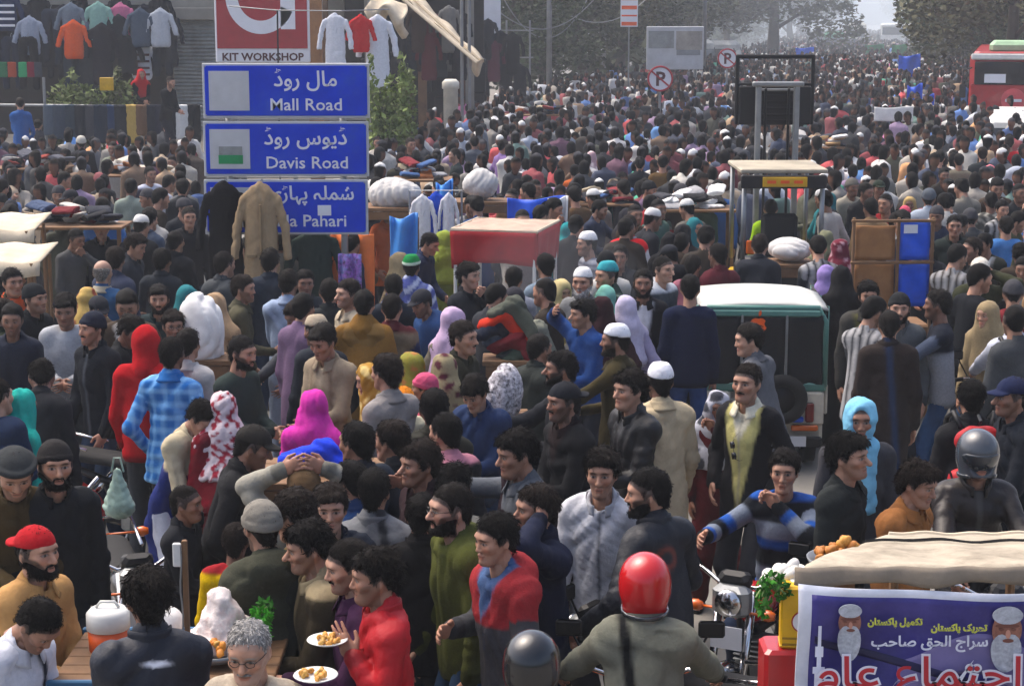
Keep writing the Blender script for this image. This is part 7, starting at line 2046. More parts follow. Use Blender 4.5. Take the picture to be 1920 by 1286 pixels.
who(1790, 425, -8, 'jacket', '#16211e', 'man in dark green jacket right of the wooden stand', hair='short', stubble=.3)
who(1822, 468, -70, 'jacket', '#23272c', 'man in charcoal jacket touching his face near the white cap', ar='chin', hair='short')
who(1577, 522, -170, 'kameez', '#0b0b0e', 'woman fully in black chador beside the rickshaw roof', fem=1, wrap='burqa', wrapc='#0a0a0d')
# ---------------------------------------------------------------- middle rows, right of centre
who(1206, 532, -4, 'blazer', '#121217', 'bearded man in black blazer and white shirt facing camera', paint=[('open', '#c4c6cc', .05)], beard='beard', hair='short', skin=1, h=1.76, al='down', ar='down', legs='#17181c')
who(1294, 542, 172, 'sweater', '#131b34', 'man in navy sweater and blue jeans left of the rickshaw', hair='short', legs='#27467c', wide=1.05, h=1.75, al='down', ar='down', stride=.12)
who(1244, 506, 45, 'hoodie', '#3c4146', 'young man in grey hoodie with pale hood left of rickshaw', hooddown=1, paint=[('collar', '#b8bcc2')], hair='crop')
who(1162, 482, -6, 'jacket', '#23262b', 'man in dark jacket below the red and white jacket', hair='short', stubble=.3, skin=1)
who(1180, 424, 160, 'jacket', '#b8bac0', 'person in white jacket with bright red shoulders from behind', paint=[('upper', '#b5121c', .32)], hair='short')
who(1153, 640, -112, 'shirt', '#332c14', 'man in white skullcap and olive brown sweater facing left', hat='kufi', hatc='#d4d8e0', al='reach', ar='front', skin=1, beard='beard', wide=1.1, fat=1.15, yaw=15)
who(1092, 590, -55, 'hoodie', '#1d3f78', 'young man in bright blue hoodie reaching toward clothes pile', ar=('to', 1040, 585, .05), al='front', hair='messy', skin=2, stubble=.4, yaw=-15)
who(1053, 548, 35, 'kameez', '#a89a6a', 'smiling woman in cream headscarf and pale yellow dress', fem=1, wrap='hijab', wrapc='#b7a878', skin=4, pitch=8)
who(1092, 530, -20, 'kameez', '#6d6f70', 'old man with white beard and white skullcap', hat='kufi', hatc='#d8d8d8', beard='beardlong', beardc='#9a9a98', skin=2)
who(1137, 518, -60, 'kameez', '#3a4a44', 'man in teal prayer cap and dark green patterned shawl', hat='kufi', hatc='#2f8f98', over='shawl', overc='#34433c', overp=('#8aa095', 40, .5))
who(1128, 582, -165, 'kameez', '#2b1218', 'woman in dark maroon shawl behind the blue hoodie', fem=1, wrap='chador', wrapc='#2a1117')
who(1172, 580, -150, 'kameez', '#9d96b4', 'woman in pale lavender headscarf beside the black blazer', fem=1, wrap='hijab', wrapc='#b4aec6')
who(1100, 458, -70, 'sweater', '#8c919c', 'man in white skullcap and grey striped sweater', hat='kufi', hatc='#dcdcdc', paint=[('stripes', '#4a5060', .06, .4)])
who(1237, 716, -165, 'kameez', '#b9a98a', 'man in white skullcap and cream kameez seen from behind', hat='kufi', hatc='#dcdde2', hair='short', al='relax', ar='relax')
who(1180, 732, -58, 'jacket', '#1a1a1b', 'young man in black leather jacket looking left', mat='leather', hair='messy', skin=2, stubble=.1, al='front', ar='pocket', paint=[('zip', '#3a3a3c')], h=1.74)
who(1056, 754, -62, 'jacket', '#0d0e11', 'man in black backward cap and black jacket', hat='capback', hatc='#15181f', beard='moustache', stubble=.7, al='front', ar='front', skin=1, paint=[('inner', '#1d1112')])
who(1050, 692, -85, 'jacket', '#1b1d22', 'bearded man in dark jacket handling clothes left of white skullcap', beard='beard', hair='medium', ar='reach', al='front', skin=1)
who(890, 738, -28, 'jacket', '#1d2f52', 'boy in blue jacket looking down', hair='fringe', pitch=26, skin=2, stubble=0, face=2, al='front', ar='front', h=1.62, paint=[('lower', '#3d4757', .12)])
who(870, 634, 62, 'jacket', '#2b2a1e', 'man with moustache in dark olive jacket facing right', hair='medium', beard='moustache', skin=2, al='front', ar='front')
who(852, 604, 140, 'kameez', '#77705f', 'woman in lilac headscarf behind the dark olive jacket', fem=1, wrap='hijab', wrapc='#b89fbc', overc='#777')
who(880, 518, 58, 'jacket', '#1a1e24', 'man in dark jacket facing right below the red cart', hair='messy', skin=4, al='chin', ar='front', stubble=.2)
who(772, 502, 170, 'kameez', '#5f6894', 'man in green prayer cap and checked white blue shawl', hat='topi', hatc='#127a3c', over='shawl', overc='#4c5694', overp=('#b9bfd4', -60, .2))
who(806, 458, 68, 'jacket', '#1b2a48', 'man in navy jacket bending right left of the red cart', hair='short', lean=14, pitch=15, skin=2)
who(832, 452, -150, 'kameez', '#6d7a2c', 'person in lime green shawl beside the navy jacket', fem=1, wrap='hijab', wrapc='#86953a')
who(964, 524, 168, 'shirt', '#8d9099', 'man in pale grey shirt seen from behind under the cart', hair='crop')
who(1022, 500, -160, 'shirt', '#6a7a88', 'man in blue grey shirt with pink bundle in the smoke', hair='short')
who(735, 578, 174, 'vest', '#1f2c50', 'man in beige waistcoat with navy sleeves and dark red collar', paint=[('vest', '#6f6553'), ('sleeves', '#202c50'), ('collar', '#4a151c')], hair='short', wide=1.05)
who(683, 572, 176, 'kameez', '#7a5c2e', 'man draped in mustard brown shawl seen from behind', over='shawl', overc='#7c5a28', hair='short')
who(652, 552, -55, 'kameez', '#b3a68e', 'young man in cream kameez facing left near brown shawl', hair='medium', skin=4)
who(738, 540, -175, 'jacket', '#18202c', 'man in dark navy jacket between brown shawl and checked shawl', hair='short')
who(768, 690, -130, 'kameez', '#7f7a34', 'woman in olive green and yellow headscarf', fem=1, wrap='hijab', wrapc='#7d7a30', wrapp=('#a0683a', 60, .5), yaw=-10)
who(832, 692, -160, 'kameez', '#8a7f62', 'woman in beige shawl with maroon patterned head', fem=1, wrap='chador', wrapc='#8a8062', wrapp=('#4c1f2c', 40, .6))
who(795, 728, -100, 'kameez', '#a8485c', 'girl in pink knit cap and pink scarf', fem=1, hh=1.5, hat='beanie', hatc='#bb4a6c', wrap='muffler', wrapc='#b14a5c', hair='short')
who(757, 755, 20, 'shirt', '#b8b49a', 'boy in orange backward cap and cream shirt looking down', hat='capback', hatc='#cf7a14', boy=1, h=1.5, pitch=20, skin=1, wide=.95)
who(724, 700, -135, 'shirt', '#85807d', 'young man in pinkish grey shirt from behind reaching left', hair='medium', ar='front', skin=2)
who(694, 712, -60, 'kameez', '#8a6420', 'woman in mustard patterned headscarf', fem=1, wrap='hijab', wrapc='#96702a', wrapp=('#c8b070', 38, .4), yaw=-15, pitch=12)
who(605, 642, -32, 'kameez', '#8d7f6a', 'young man in beige kameez glancing down left', hair='swept', skin=0, pitch=16, paint=[('placket', '#a79a84'), ('vstripes', '#6d5d4c', .16, .12)], al='front', ar='front', h=1.74, stubble=.2, face=0)
who(556, 592, -60, 'jacket', '#3e4147', 'man in slate jacket bending over stall left of beige kameez', hair='medium', lean=22, pitch=20, ar='reach', al='front')
who(592, 622, -140, 'jacket', '#1b2028', 'man in pale cap and dark navy jacket leaning left', hat='kufi', hatc='#a89a84', lean=20, roll=-8)
who(541, 532, 172, 'kameez', '#8fa0bb', 'man in pale blue kameez seen from behind', hair='medium', wide=1.05)
who(572, 532, 15, 'jacket', '#22282f', 'man facing camera between pale blue kameez and brown shawl', hair='medium', skin=1)
who(618, 548, 178, 'jacket', '#1c2124', 'man with short hair in black jacket just behind the beige kameez', hair='short')
who(507, 492, 174, 'jacket', '#222a36', 'man with round dark hair in front of the beige coat', hair='medium')
who(457, 542, 100, 'shirt', '#4d4a38', 'man in olive grey shirt facing right under the black hung jacket', hair='medium', skin=2, yaw=-20)
who(404, 576, 176, 'kameez', '#8d7558', 'woman in plain beige headscarf and beige dress from behind', fem=1, wrap='hijab', wrapc='#a08566', hh=1.64)
who(421, 497, 140, 'jacket', '#3c4043', 'man in dark grey jacket below the black hung jacket', hair='short')
who(305, 490, 165, 'jacket', '#1a2028', 'man in black jacket with white back stripe', hair='medium', paint=[('stripes', '#b4bac2', .9, .05, .60)])
who(298, 562, 8, 'jacket', '#18282b', 'bearded man in dark teal shirt facing camera', beard='beard', hair='swept', skin=2, face=1)
who(255, 462, 75, 'jacket', '#2b2f35', 'man with long sideburns leaning right behind the slate coat', hair='messy', pitch=15, skin=2)
who(217, 488, 150, 'coat', '#343a4c', 'man in long slate blue coat seen from behind', hair='medium', h=1.78, wide=1.06, yaw=30)
who(193, 512, 172, 'vest', '#a9a08c', 'balding grey haired man in blue knitted waistcoat from behind', paint=[('vest', '#23496f')], hair='bald', hairc='#6f6c68', skin=2)
who(166, 562, 170, 'kameez', '#a58a4a', 'woman in yellow flower patterned headscarf', fem=1, wrap='hijab', wrapc='#b79a58', wrapp=('#7c3a2a', 34, .5))
who(122, 582, 6, 'sweater', '#a6a9ae', 'young man in pale grey sweater looking down at left', hair='swept', pitch=14, skin=0, al='front', ar='front', h=1.74)
who(66, 560, 62, 'jacket', '#14171b', 'man in black beanie and black jacket facing right at left', hat='beanie', hatc='#14181c', skin=2, stubble=.5)
who(24, 530, 40, 'jacket', '#2b2f20', 'man in orange muffler at the left edge', wrap='muffler', wrapc='#a8431c', hair='medium')
who(8, 590, 120, 'jacket', '#2b3120', 'person in dark olive jacket cut by the left edge', hair='messy')
who(172, 616, -40, 'jacket', '#0f141c', 'man in navy beanie and black zipped jacket looking left', hat='beanie', hatc='#141a2a', beard='moustache', skin=2, paint=[('zip', '#4a5058')], h=1.74, stubble=.6)
who(246, 622, 70, 'jacket', '#17191c', 'man looking down right between black jacket and red hood', hair='messy', pitch=24, skin=1)
who(275, 645, 174, 'hoodie', '#a5121a', 'person in bright red hooded sweatshirt from behind', wrap='hood', wrapc='#ab141c', wide=1.05, pitch=6, h=1.74, ar='front', al='relax')
who(323, 665, 170, 'shirt', '#2264a8', 'young man in bright blue checked shirt from behind', paint=[('plaid', '#7fb2dc', .085)], hair='short', wide=1.02)
who(353, 648, 165, 'shirt', '#b8b4b0', 'man with dark hair in white shirt right of blue check', hair='medium')
who(325, 612, 20, 'jacket', '#2c2f33', 'man in sunglasses peering over the blue checked shirt', glasses=1, hair='messy', h=1.66)
who(455, 662, 62, 'sweater', '#2c3633', 'bearded man in dark green sweater facing right', beard='beard', hair='short', skin=2, al='front', ar='front', pitch=6)
who(78, 708, 168, 'coat', '#1b1c20', 'big man in black coat and jeans leaning left over motorcycles', lean=20, roll=0, hair='medium', wide=1.12, legs='#263c58', hem=-.20, yaw=30, pitch=20)
who(42, 762, 140, 'kameez', '#1a8a80', 'woman in bright teal headscarf at left', fem=1, wrap='chador', wrapc='#179a8e', pitch=10)
who(-4, 745, 150, 'sweater', '#1d2b44', 'person in navy sweater cut by the left edge', al='reach', ar='front', hair='short', roll=15)
who(378, 785, 62, 'vest', '#b5a98c', 'boy in cream jacket and navy kameez bending to look down', paint=[('lower', '#1d2a66', .30), ('sleeves', '#b8ac90')], lean=20, pitch=28, hair='medium', boy=1, h=1.60, skin=2, legs2='#c0c4d0', al='front', ar='front')
who(418, 768, -165, 'kameez', '#5a1420', 'woman in white red patterned headscarf and dark red shawl', fem=1, wrap='hijab', wrapc='#c3b6ba', wrapp=('#8a2233', 75, .3), over='shawl', overc='#64101c', lean=14)
who(476, 838, 95, 'jacket', '#121316', 'man in dark flat cap and black jacket facing right', hat='cap', hatc='#24221f', stubble=.4, lean=16, pitch=12, wide=1.1, skin=1)
who(588, 762, 165, 'kameez', '#b02c8c', 'woman in vivid pink headscarf seen from behind', fem=1, wrap='chador', wrapc='#c22e96', yaw=35)
who(733, 828, -140, 'jacket', '#232529', 'man with short black hair left of sagging black jacket', hair='medium', yaw=20)
who(785, 872, -60, 'jacket', '#2b1c20', 'young man with fringe facing left beside the reaching arm', hair='messy', skin=0)
who(834, 812, -135, 'blazer', '#1b1c20', 'man in black blazer with pink shirt facing left', hair='short', paint=[('collar', '#b27684')], skin=2)
who(815, 768, 175, 'jacket', '#26261f', 'man with black hair behind the black blazer', hair='short')
who(968, 852, -68, 'blazer', '#53585f', 'man in grey jacket stretching an arm to the left', hair='messy', ar=('to', 765, 905, .1), al='relax', pitch=8, stubble=.2, wide=1.05)
who(967, 918, -165, 'hoodie', '#22141c', 'person in dark maroon shawl bending below the grey jacket', wrap='chador', wrapc='#22131b', h=1.6, lean=24, pitch=20)
who(668, 832, -130, 'jacket', '#1c2430', 'man with black hair behind the blue cloth stall', hair='short')
who(350, 945, 82, 'jacket', '#17191e', 'small boy with cropped hair in dark jacket', hair='crop', boy=1, h=1.44, skin=1)
who(570, 912, -172, 'jacket', '#8d8a7e', 'person in brown wool cap with both hands raised to head', hat='beanie', hatc='#6f563a', al='head', ar='head', h=1.66)
who(655, 905, -120, 'jacket', '#1d3a66', 'man in blue jacket half hidden by light grey jacket', hair='short', h=1.66)
who(853, 912, 165, 'shirt', '#8a8578', 'man with curly black hair in beige shirt behind olive hoodie', hair='messy', h=1.66)
who(792, 968, 170, 'jacket', '#0d0d0f', 'person in black jacket squeezed behind the olive hoodie', hair='short', h=1.62)
who(1012, 655, 130, 'jacket', '#2a2f2c', 'man in dark green jacket under the held up clothes pile', hair='short', h=1.62)
who(1135, 560, -175, 'kameez', '#68a89a', 'person in mint green scarf behind the blue hoodie', fem=1, wrap='hijab', wrapc='#7ab8a8')
who(1210, 800, 150, 'kameez', '#a39a8c', 'person in grey white shawl behind black leather jacket', h=1.50, over='shawl', overc='#8d8a86', hair='short') if 0 else None

# ---------------------------------------------------------------- left, further back
who(212, 280, -2, 'kameez', '#7c8272', 'man in pale green kameez facing camera beyond stalls', hair='short', al='front', ar='front', h=1.74, skin=1, lod=2)
who(246, 352, 176, 'kameez', '#7f8a80', 'man in pale grey green kameez seen from behind', hair='short', lod=2)
who(282, 328, 40, 'sweater', '#3a3844', 'man in dark sweater with white collar beside pale kameez', paint=[('collar', '#b8bccc'), ('inner', '#a8b0c0')], hair='short', lod=2)
who(323, 306, -10, 'sweater', '#a8841c', 'boy in yellow sweater left of the blue signs', boy=1, hair='medium', h=1.6)
who(318, 345, 130, 'shirt', '#a8aab4', 'person in white shirt leaning beside the blue signs', hair='short', lean=25)
who(355, 408, 20, 'jacket', '#17181c', 'man with narrow face just left of the lowest blue sign', hair='short', skin=2)
who(152, 268, -160, 'coat', '#16181d', 'man in black coat with white knit cap at left', hat='beanie', hatc='#b8b4a8', h=1.76)
who(95, 318, 120, 'jacket', '#3a2c24', 'man in brown and blue bending right at left', hair='short', lean=24, paint=[('lower', '#1c4068', .2)])
who(122, 338, 100, 'jacket', '#272322', 'man in dark brown jacket beside the bending man', hair='short', lean=18)
who(38, 195, -170, 'shirt', '#1e4f8c', 'man in blue shirt standing high at the left edge', hair='short', z0=.5)
who(72, 235, 170, 'jacket', '#2e3038', 'person with white striped grey backpack at left', hair='short', paint=[('logo', '#aab0ba', .1, .35, .03, .14, 'b')])
who(20, 322, 10, 'kameez', '#16161a', 'woman in black headscarf at the left edge', fem=1, wrap='hijab', wrapc='#131317')
who(190, 428, 10, 'jacket', '#1c1f26', 'man in dull red cap behind the slate coat', hat='cap', hatc='#8a2a26')
who(118, 412, 172, 'coat', '#46493f', 'man in grey green overcoat seen from behind at left', hair='short', wide=1.08)
who(280, 415, 150, 'jacket', '#1a2230', 'man in navy jacket with white shoulder trim at left', hair='short', paint=[('yoke', '#3a4658', .36)])
who(330, 455, 160, 'jacket', '#15181d', 'man in plain black jacket just left of the black hung jacket', hair='short')
who(22, 620, 160, 'jacket', '#38402a', 'person in moss green jacket at left edge', hair='short') if 0 else None
PT1 = who(265, 140, 30, 'shawl_' if 0 else 'jacket', '#101114', 'man in red turban and red scarf on the terrace', wrap='hijab', wrapc='#b3141c', lean=12, h=1.62, z0=1.1, al='front', ar='front')
who(320, 155, 60, 'jacket', '#14161a', 'man in black beside the red turban on terrace', lean=12, h=1.58, z0=1.1, hair='short', al='front', ar='front')
# ---------------------------------------------------------------- middle band, far side of the cart
who(708, 268, 5, 'kameez', '#b5aea2', 'man in white kameez right of the blue signs', hair='short', al='front', ar='front', skin=0)
who(770, 272, 30, 'jacket', '#22272b', 'man with ruddy face in dark jacket near the shrub', hair='short', skin=0)
who(752, 300, 175, 'jacket', '#2b2a1c', 'man in dark olive jacket behind the white bundle', hair='short', wide=1.1)
who(729, 396, 40, 'shirt', '#a8542c', 'young man with orange shirt right of the blue signs', hair='short', skin=1)
who(852, 292, -80, 'jacket', '#1f2a2c', 'man in dark green jacket facing left beyond the garments rack', hair='short')
who(908, 330, 170, 'jacket', '#2a3346', 'boy in slate blue jacket before the heaped white sheet', hair='short', h=1.55)
who(938, 380, 0, 'sweater', '#8c3038', 'boy in red and white sweater behind the red cart', hair='short', h=1.45, boy=1)
who(945, 275, 120, 'kameez', '#7d6496', 'man in lilac purple kameez near the center', hair='short', ar='reach')
who(1008, 285, -175, 'kameez', '#0d0d11', 'woman in black chador right of the purple kameez', fem=1, wrap='burqa', wrapc='#0c0c10', hh=1.7)
who(890, 268, 178, 'kameez', '#4d535c', 'man in grey kameez left of the purple kameez', hair='short')
who(1078, 322, 160, 'kameez', '#a8511c', 'person in rust orange dress right of the black chador', hair='short', h=1.6)
who(1108, 296, -170, 'kameez', '#9c7c84', 'woman in pink flower patterned scarf', fem=1, wrap='hijab', wrapc='#a88a90', wrapp=('#e0d4d0', 40, .3))
who(1200, 308, 170, 'jacket', '#171a20', 'man in black jacket left of the tan fleece', hair='short')
who(1243, 306, 172, 'sweater', '#5c4526', 'man in tan brown fleece seen from behind', hair='short', wide=1.05)
who(1150, 352, 165, 'kameez', '#3b342c', 'woman in brown checked shawl bending behind the tarpaulin', fem=1, wrap='chador', wrapc='#3c352d', wrapp=('#8a7a68', 45, .3), lean=20)
who(1068, 434, 150, 'kameez', '#12797c', 'woman in teal headscarf just right of the red cart', fem=1, wrap='hijab', wrapc='#158488')
who(1255, 455, 175, 'kameez', '#101014', 'woman in black shawl right of the red shouldered jacket', fem=1, wrap='burqa', wrapc='#0e0e12')
who(1280, 440, 160, 'kameez', '#16161a', 'second woman in black beside the first black shawl', fem=1, wrap='chador', wrapc='#141418')
who(1425, 462, 165, 'jacket', '#1c2028', 'man in dark jacket in front of the smooth white bundle', hair='short', lean=15)
who(1345, 480, -150, 'jacket', '#4c1620', 'person in dark red jacket left above the rickshaw roof', hair='short')
who(1300, 500, 150, 'sweater', '#8d5866', 'person in pink sweater behind the navy sweater', hair='short', h=1.62)
who(1445, 392, 178, 'jacket', '#9ac41a', 'man in lime hi visibility jacket below the forklift', hair='short', h=1.7)
who(1548, 452, 170, 'kameez', '#5a5c48', 'woman in olive headscarf left of the wooden stand', fem=1, wrap='hijab', wrapc='#6a6c54')
who(1575, 470, 165, 'kameez', '#5a1c2c', 'woman in maroon patterned headscarf left of the wooden stand', fem=1, wrap='hijab', wrapc='#641f30', wrapp=('#b08a90', 50, .5))
who(1549, 520, 170, 'kameez', '#7a6aa0', 'woman in violet headscarf at the rickshaw roof corner', fem=1, wrap='hijab', wrapc='#8674ac', hh=1.55)
who(1598, 352, 20, 'jacket', '#8f8a7c', 'man in grey beanie and pale coat', hat='beanie', hatc='#5c5a54')
who(1648, 355, 5, 'jacket', '#121416', 'man in black jacket and dark green cap smiling', hat='cap', hatc='#1e2a20')
who(1742, 372, 160, 'jacket', '#9aa6b4', 'man in grey wool cap and pale blue jacket', hat='beanie', hatc='#4f565e')
who(1705, 385, -10, 'kameez', '#a08a5c', 'person in sand brown scarf above the wooden stand', fem=1, wrap='hijab', wrapc='#a38a5a')
who(1697, 402, 5, 'kameez', '#9c3a50', 'girl in pink cap directly above the blue plastic sheet', fem=1, hh=1.5, hat='beanie', hatc='#c04a62')
who(1762, 296, 172, 'blazer', '#1c1d22', 'man in black blazer seen from behind at right', hair='short', h=1.75)
who(1798, 302, 170, 'sweater', '#77705f', 'man in beige sweater beside the black blazer', hair='short')
who(1892, 268, 175, 'sweater', '#b01824', 'man in bright red sweater near right edge', hair='short')
who(1842, 290, 170, 'jacket', '#20262a', 'man in dark jacket left of the bright red sweater', hair='short')
who(1855, 322, -160, 'kameez', '#b0606c', 'woman in pink headscarf near right edge', fem=1, wrap='hijab', wrapc='#c46c78')
who(1858, 378, 172, 'sweater', '#4a4a46', 'man in grey patterned sweater seen from behind', hair='short', paint=[('spots', '#a09c92', 60)])
who(1770, 330, 5, 'jacket', '#2a2622', 'man with broad face in brown jacket right of center', hair='short')

def mount(P, bike, back=.24, rz=None):
    rz = P['rz'] if rz is None else math.radians(rz)
    o = Rz(rz) @ V(0, back, 0); bike.location = (P['loc'][0]-o[0], P['loc'][1]-o[1], 0); bike.rotation_euler = (0, 0, rz)
mount(PS, bike_red, .3, -28); mount(PB, bike_navy, .0, -125); mount(PH, bike_helm); mount(PK, bike_bot); mount(PV, bike_hel2); mount(PX, bike_far)
# ---------------------------------------------------------------- things people carry
def backpack(P, col, label, s=1.0, dz=0):
    p = P['p']; c = world(P, p.hip+p.U*(.30+dz)-p.F*.20); e = empty('backpack', c, P['rz'], label, 'backpack', 'backpacks carried in the crowd')
    v, q = nets(lambda Q: smin(cap(Q, V(-.08, 0, -.15), V(.08, 0, -.15), .10, .10, (V(0, 1, 0), 1.3))[0], cap(Q, V(-.05, .01, .12), V(.05, .01, .12), .09, .09, (V(0, 1, 0), 1.4))[0], .12)-wob(Q, np.random.default_rng(4), 22, .008), (-.3, -.2, -.34), (.3, .2, .3), .017)
    link('bag', mesh_from('bag', v*s, q, MAT['nylon'], np.ones((len(v), 4))), e, color=col)
    m = MB(); m.tube([(-.17, .06, -.06), (-.15, .1, -.13), (0, .12, -.15), (.15, .1, -.13), (.17, .06, -.06)], .008, 5); m.tube([(0, .03, .23), (.0, .06, .25), (0, -.02, .27)], .01, 5); m.obj('zip_seam', M_['blacksteel'], e)
    for k in (-1, 1): m = MB(); m.tube([(k*.09, -.06, .18), (k*.12, -.14, .26), (k*.13, -.28, .20), (k*.13, -.33, .0)], .018, 6); m.obj('strap', M_['blacksteel'], e, True)
backpack(PRB, '#a50f1a', 'bright red backpack on the man in front of the navy cap', dz=.05)
backpack(PX, '#141a2e', 'dark navy backpack on the rider with white sleeves')

plate(614, 1205, world(PR, PR['p'].wr[1])[1], 'white plate of food held by the man in red jacket', 3)
plate(592, 1272, 6.5, 'second white plate of food lower down at the bottom edge', 4)
o = link('sunglasses', glasses_mesh(True), PBL['b'])
q = PBL['p']; o.location = tuple(q.hip+q.U*.33+q.F*.155+q.X*.02); o.rotation_euler = (0, math.radians(80), .1)
# ------------------------------------------------------------------ the rest of the crowd
CPAL = ['#15171b', '#1c2026', '#22252b', '#2a2d33', '#33312e', '#1b2130', '#232c40', '#2c2620', '#3a2f26', '#3a3d40', '#4a4b4c', '#282a22', '#3b3d2c', '#5f5c56',
        '#7b776d', '#8f8d88', '#a5a39e', '#b4b1aa', '#6d2026', '#8c1c22', '#24406c', '#2d5a94', '#5a4530', '#83694a', '#4a2a3c', '#6a5570', '#3f5a52', '#12151a', '#191b20', '#1f2228']
NAMECOL = {'#15171b': 'black', '#1c2026': 'charcoal', '#22252b': 'dark grey', '#2a2d33': 'slate', '#33312e': 'brownish grey', '#1b2130': 'navy', '#232c40': 'dark blue', '#2c2620': 'dark brown',
           '#3a2f26': 'brown', '#3a3d40': 'grey', '#4a4b4c': 'mid grey', '#282a22': 'dark olive', '#3b3d2c': 'olive', '#5f5c56': 'stone grey', '#7b776d': 'taupe', '#8f8d88': 'light grey',
           '#a5a39e': 'pale grey', '#b4b1aa': 'off white', '#6d2026': 'dark red', '#8c1c22': 'red', '#24406c': 'royal blue', '#2d5a94': 'blue', '#5a4530': 'chestnut', '#83694a': 'tan',
           '#4a2a3c': 'plum', '#6a5570': 'mauve', '#3f5a52': 'sea green', '#12151a': 'jet black', '#191b20': 'soft black', '#1f2228': 'ash black'}
HATS = [(None, None, ''), (None, None, ''), (None, None, ''), (None, None, ''), (None, None, ''), (None, None, ''), (None, None, ''), (None, None, ''), ('kufi', '#cfcfcc', 'white skullcap'), ('cap', '#22242a', 'dark cap'), ('beanie', '#3a3a3e', 'grey beanie'), ('beanie', '#15171a', 'black beanie')]
crng = np.random.default_rng(11)
PROTO = []
for i in range(26):
    r = random.Random(500+i)
    top = ['jacket', 'jacket', 'coat', 'kameez', 'sweater', 'hoodie', 'shirt', 'blazer'][i % 8]
    hat = HATS[(i*5) % len(HATS)]; fem = i % 13 == 12
    sp = dict(top=top, proto=1, key=('proto', i), seed=900+i, height=r.uniform(1.64, 1.78), face=3 if fem else r.choice([0, 1, 2, 4, 5, 6]), stubble=r.choice([.2, .5]), skin=2,
              hair=r.choice(['short', 'medium', 'messy']), lean=r.uniform(0, 8), al=r.choice(['down', 'relax', 'front', 'pocket', 'chin', 'reach']), ar=r.choice(['down', 'relax', 'front', 'pocket']),
              stride=r.uniform(-.1, .1), pitch=r.uniform(-4, 18), yaw=r.uniform(-25, 25), wide=r.uniform(.95, 1.08))
    if hat[0]: sp['hat'], sp['hatc'] = hat[0], hat[1]
    if top == 'kameez': sp['bottom'] = 'shalwar'
    if fem: sp.update(wrap='hijab', fem=1, wide=.9, height=1.6, bottom='shalwar')
    if top == 'blazer': sp['paint'] = [('open', '#b8b8b4', .05)]
    if top in ('sweater', 'shirt') and i % 2: sp['paint'] = [('stripes', '#55565c', .11, .3)]
    if top in ('shirt', 'kameez') and i % 3 == 0: sp['paint'] = [('vstripes', '#6a6a6c', .07, .25)]
    if top == 'hoodie': sp['hooddown'] = 1
    PROTO.append((sp, hat[2], fem))

occupied = [(p['loc'][0], p['loc'][1]) for p in PEOPLE]
BLOCK = [(rk, .75, -.2, 1.9), (fk, .7, -.1, 3.0), (ws, .6, -.2, .7), (rc, .8, -.3, 1.5)]
def blocked(x, y):
    for e, w, a, b in BLOCK:
        if abs(x-e.location[0]) < w and a-.15 < y-e.location[1] < b: return True
    for e in (o for o in COL.objects if o.get('category') in ('table', 'canopy', 'rack')):
        if abs(x-e.location[0]) < .5 and abs(y-e.location[1]) < .42: return True
    for e in (rb,):
        v = np.array([x-e.location[0], y-e.location[1]]); c, s = math.cos(-e.rotation_euler[2]), math.sin(-e.rotation_euler[2])
        lx, ly = c*v[0]-s*v[1], s*v[0]+c*v[1]
        if abs(lx) < 1.7 and -.6 < ly < 11: return True
    return False
class Bins:
    def __init__(self, d): self.d = d; self.g = {}
    def ok(self, x, y, d):
        i, j = int(x//1.2), int(y//1.2)
        for a in (-1, 0, 1):
            for b in (-1, 0, 1):
                for (px_, py_) in self.g.get((i+a, j+b), ()):
                    if (px_-x)**2+(py_-y)**2 < d*d: return False
        return True
    def add(self, x, y): self.g.setdefault((int(x//1.2), int(y//1.2)), []).append((x, y))
bins = Bins(1)
for x, y in occupied: bins.add(x, y)
def left_edge(y):               # where the stalls begin on the left
    return np.interp(y, [0, 14, 16, 20, 28, 36, 50, 70, 90, 160, 300], [-9, -4.5, -3.4, -1.9, -2.2, -2.2, -1.5, 3.5, 9.5, 24, 50])
def right_edge(y): return (1990-960)/FPX*y
cand = []
N0 = 0
y = 13.2
while y < 205:
    s = FPX/y
    step = .36 if y < 45 else .42 if y < 80 else .62
    dens = 1.0
    x = left_edge(y)
    xr_ = min(right_edge(y), x+200) if y < 60 else min(right_edge(y), 7.6+.206*y)
    n = int((xr_-x)/(.47 if y < 45 else .52 if y < 80 else .62))
    for k in range(n):
        xx = x+(k+crng.uniform(0, 1))*(xr_-x)/max(n, 1); yy = y+crng.uniform(-.2, .2)
        if bins.ok(xx, yy, .44 if y < 60 else .40) and not blocked(xx, yy):
            u = W0/2+FPX*xx/(yy*_cp)
            vis = 18+2.3*FPX/yy
            # keep the open road beside the rickshaw free, and the space in front of the signs
            if yy < 17 and 1250 < u < 1345: continue
            if yy < 14.2 and 560 < u < 1250: continue
            if yy < 17.2 and 1245 < u < 1570: continue
            if 15.7 < yy < 17.9 and 815 < u < 1045: continue
            if 14.3 < yy < 17.1 and 1585 < u < 1760: continue
            if 18.6 < yy < 20.3 and 1360 < u < 1550: continue
            if 15.6 < yy < 17.6 and 360 < u < 700: continue
            if 18.9 < yy < 20.6 and 690 < u < 860: continue
            if yy > 30 and math.sin(xx*1.1+3*math.sin(yy*.17))*math.sin(yy*.55+2*math.sin(xx*.3)) < -.62: continue
            bins.add(xx, yy); cand.append((yy, xx))
    y += step
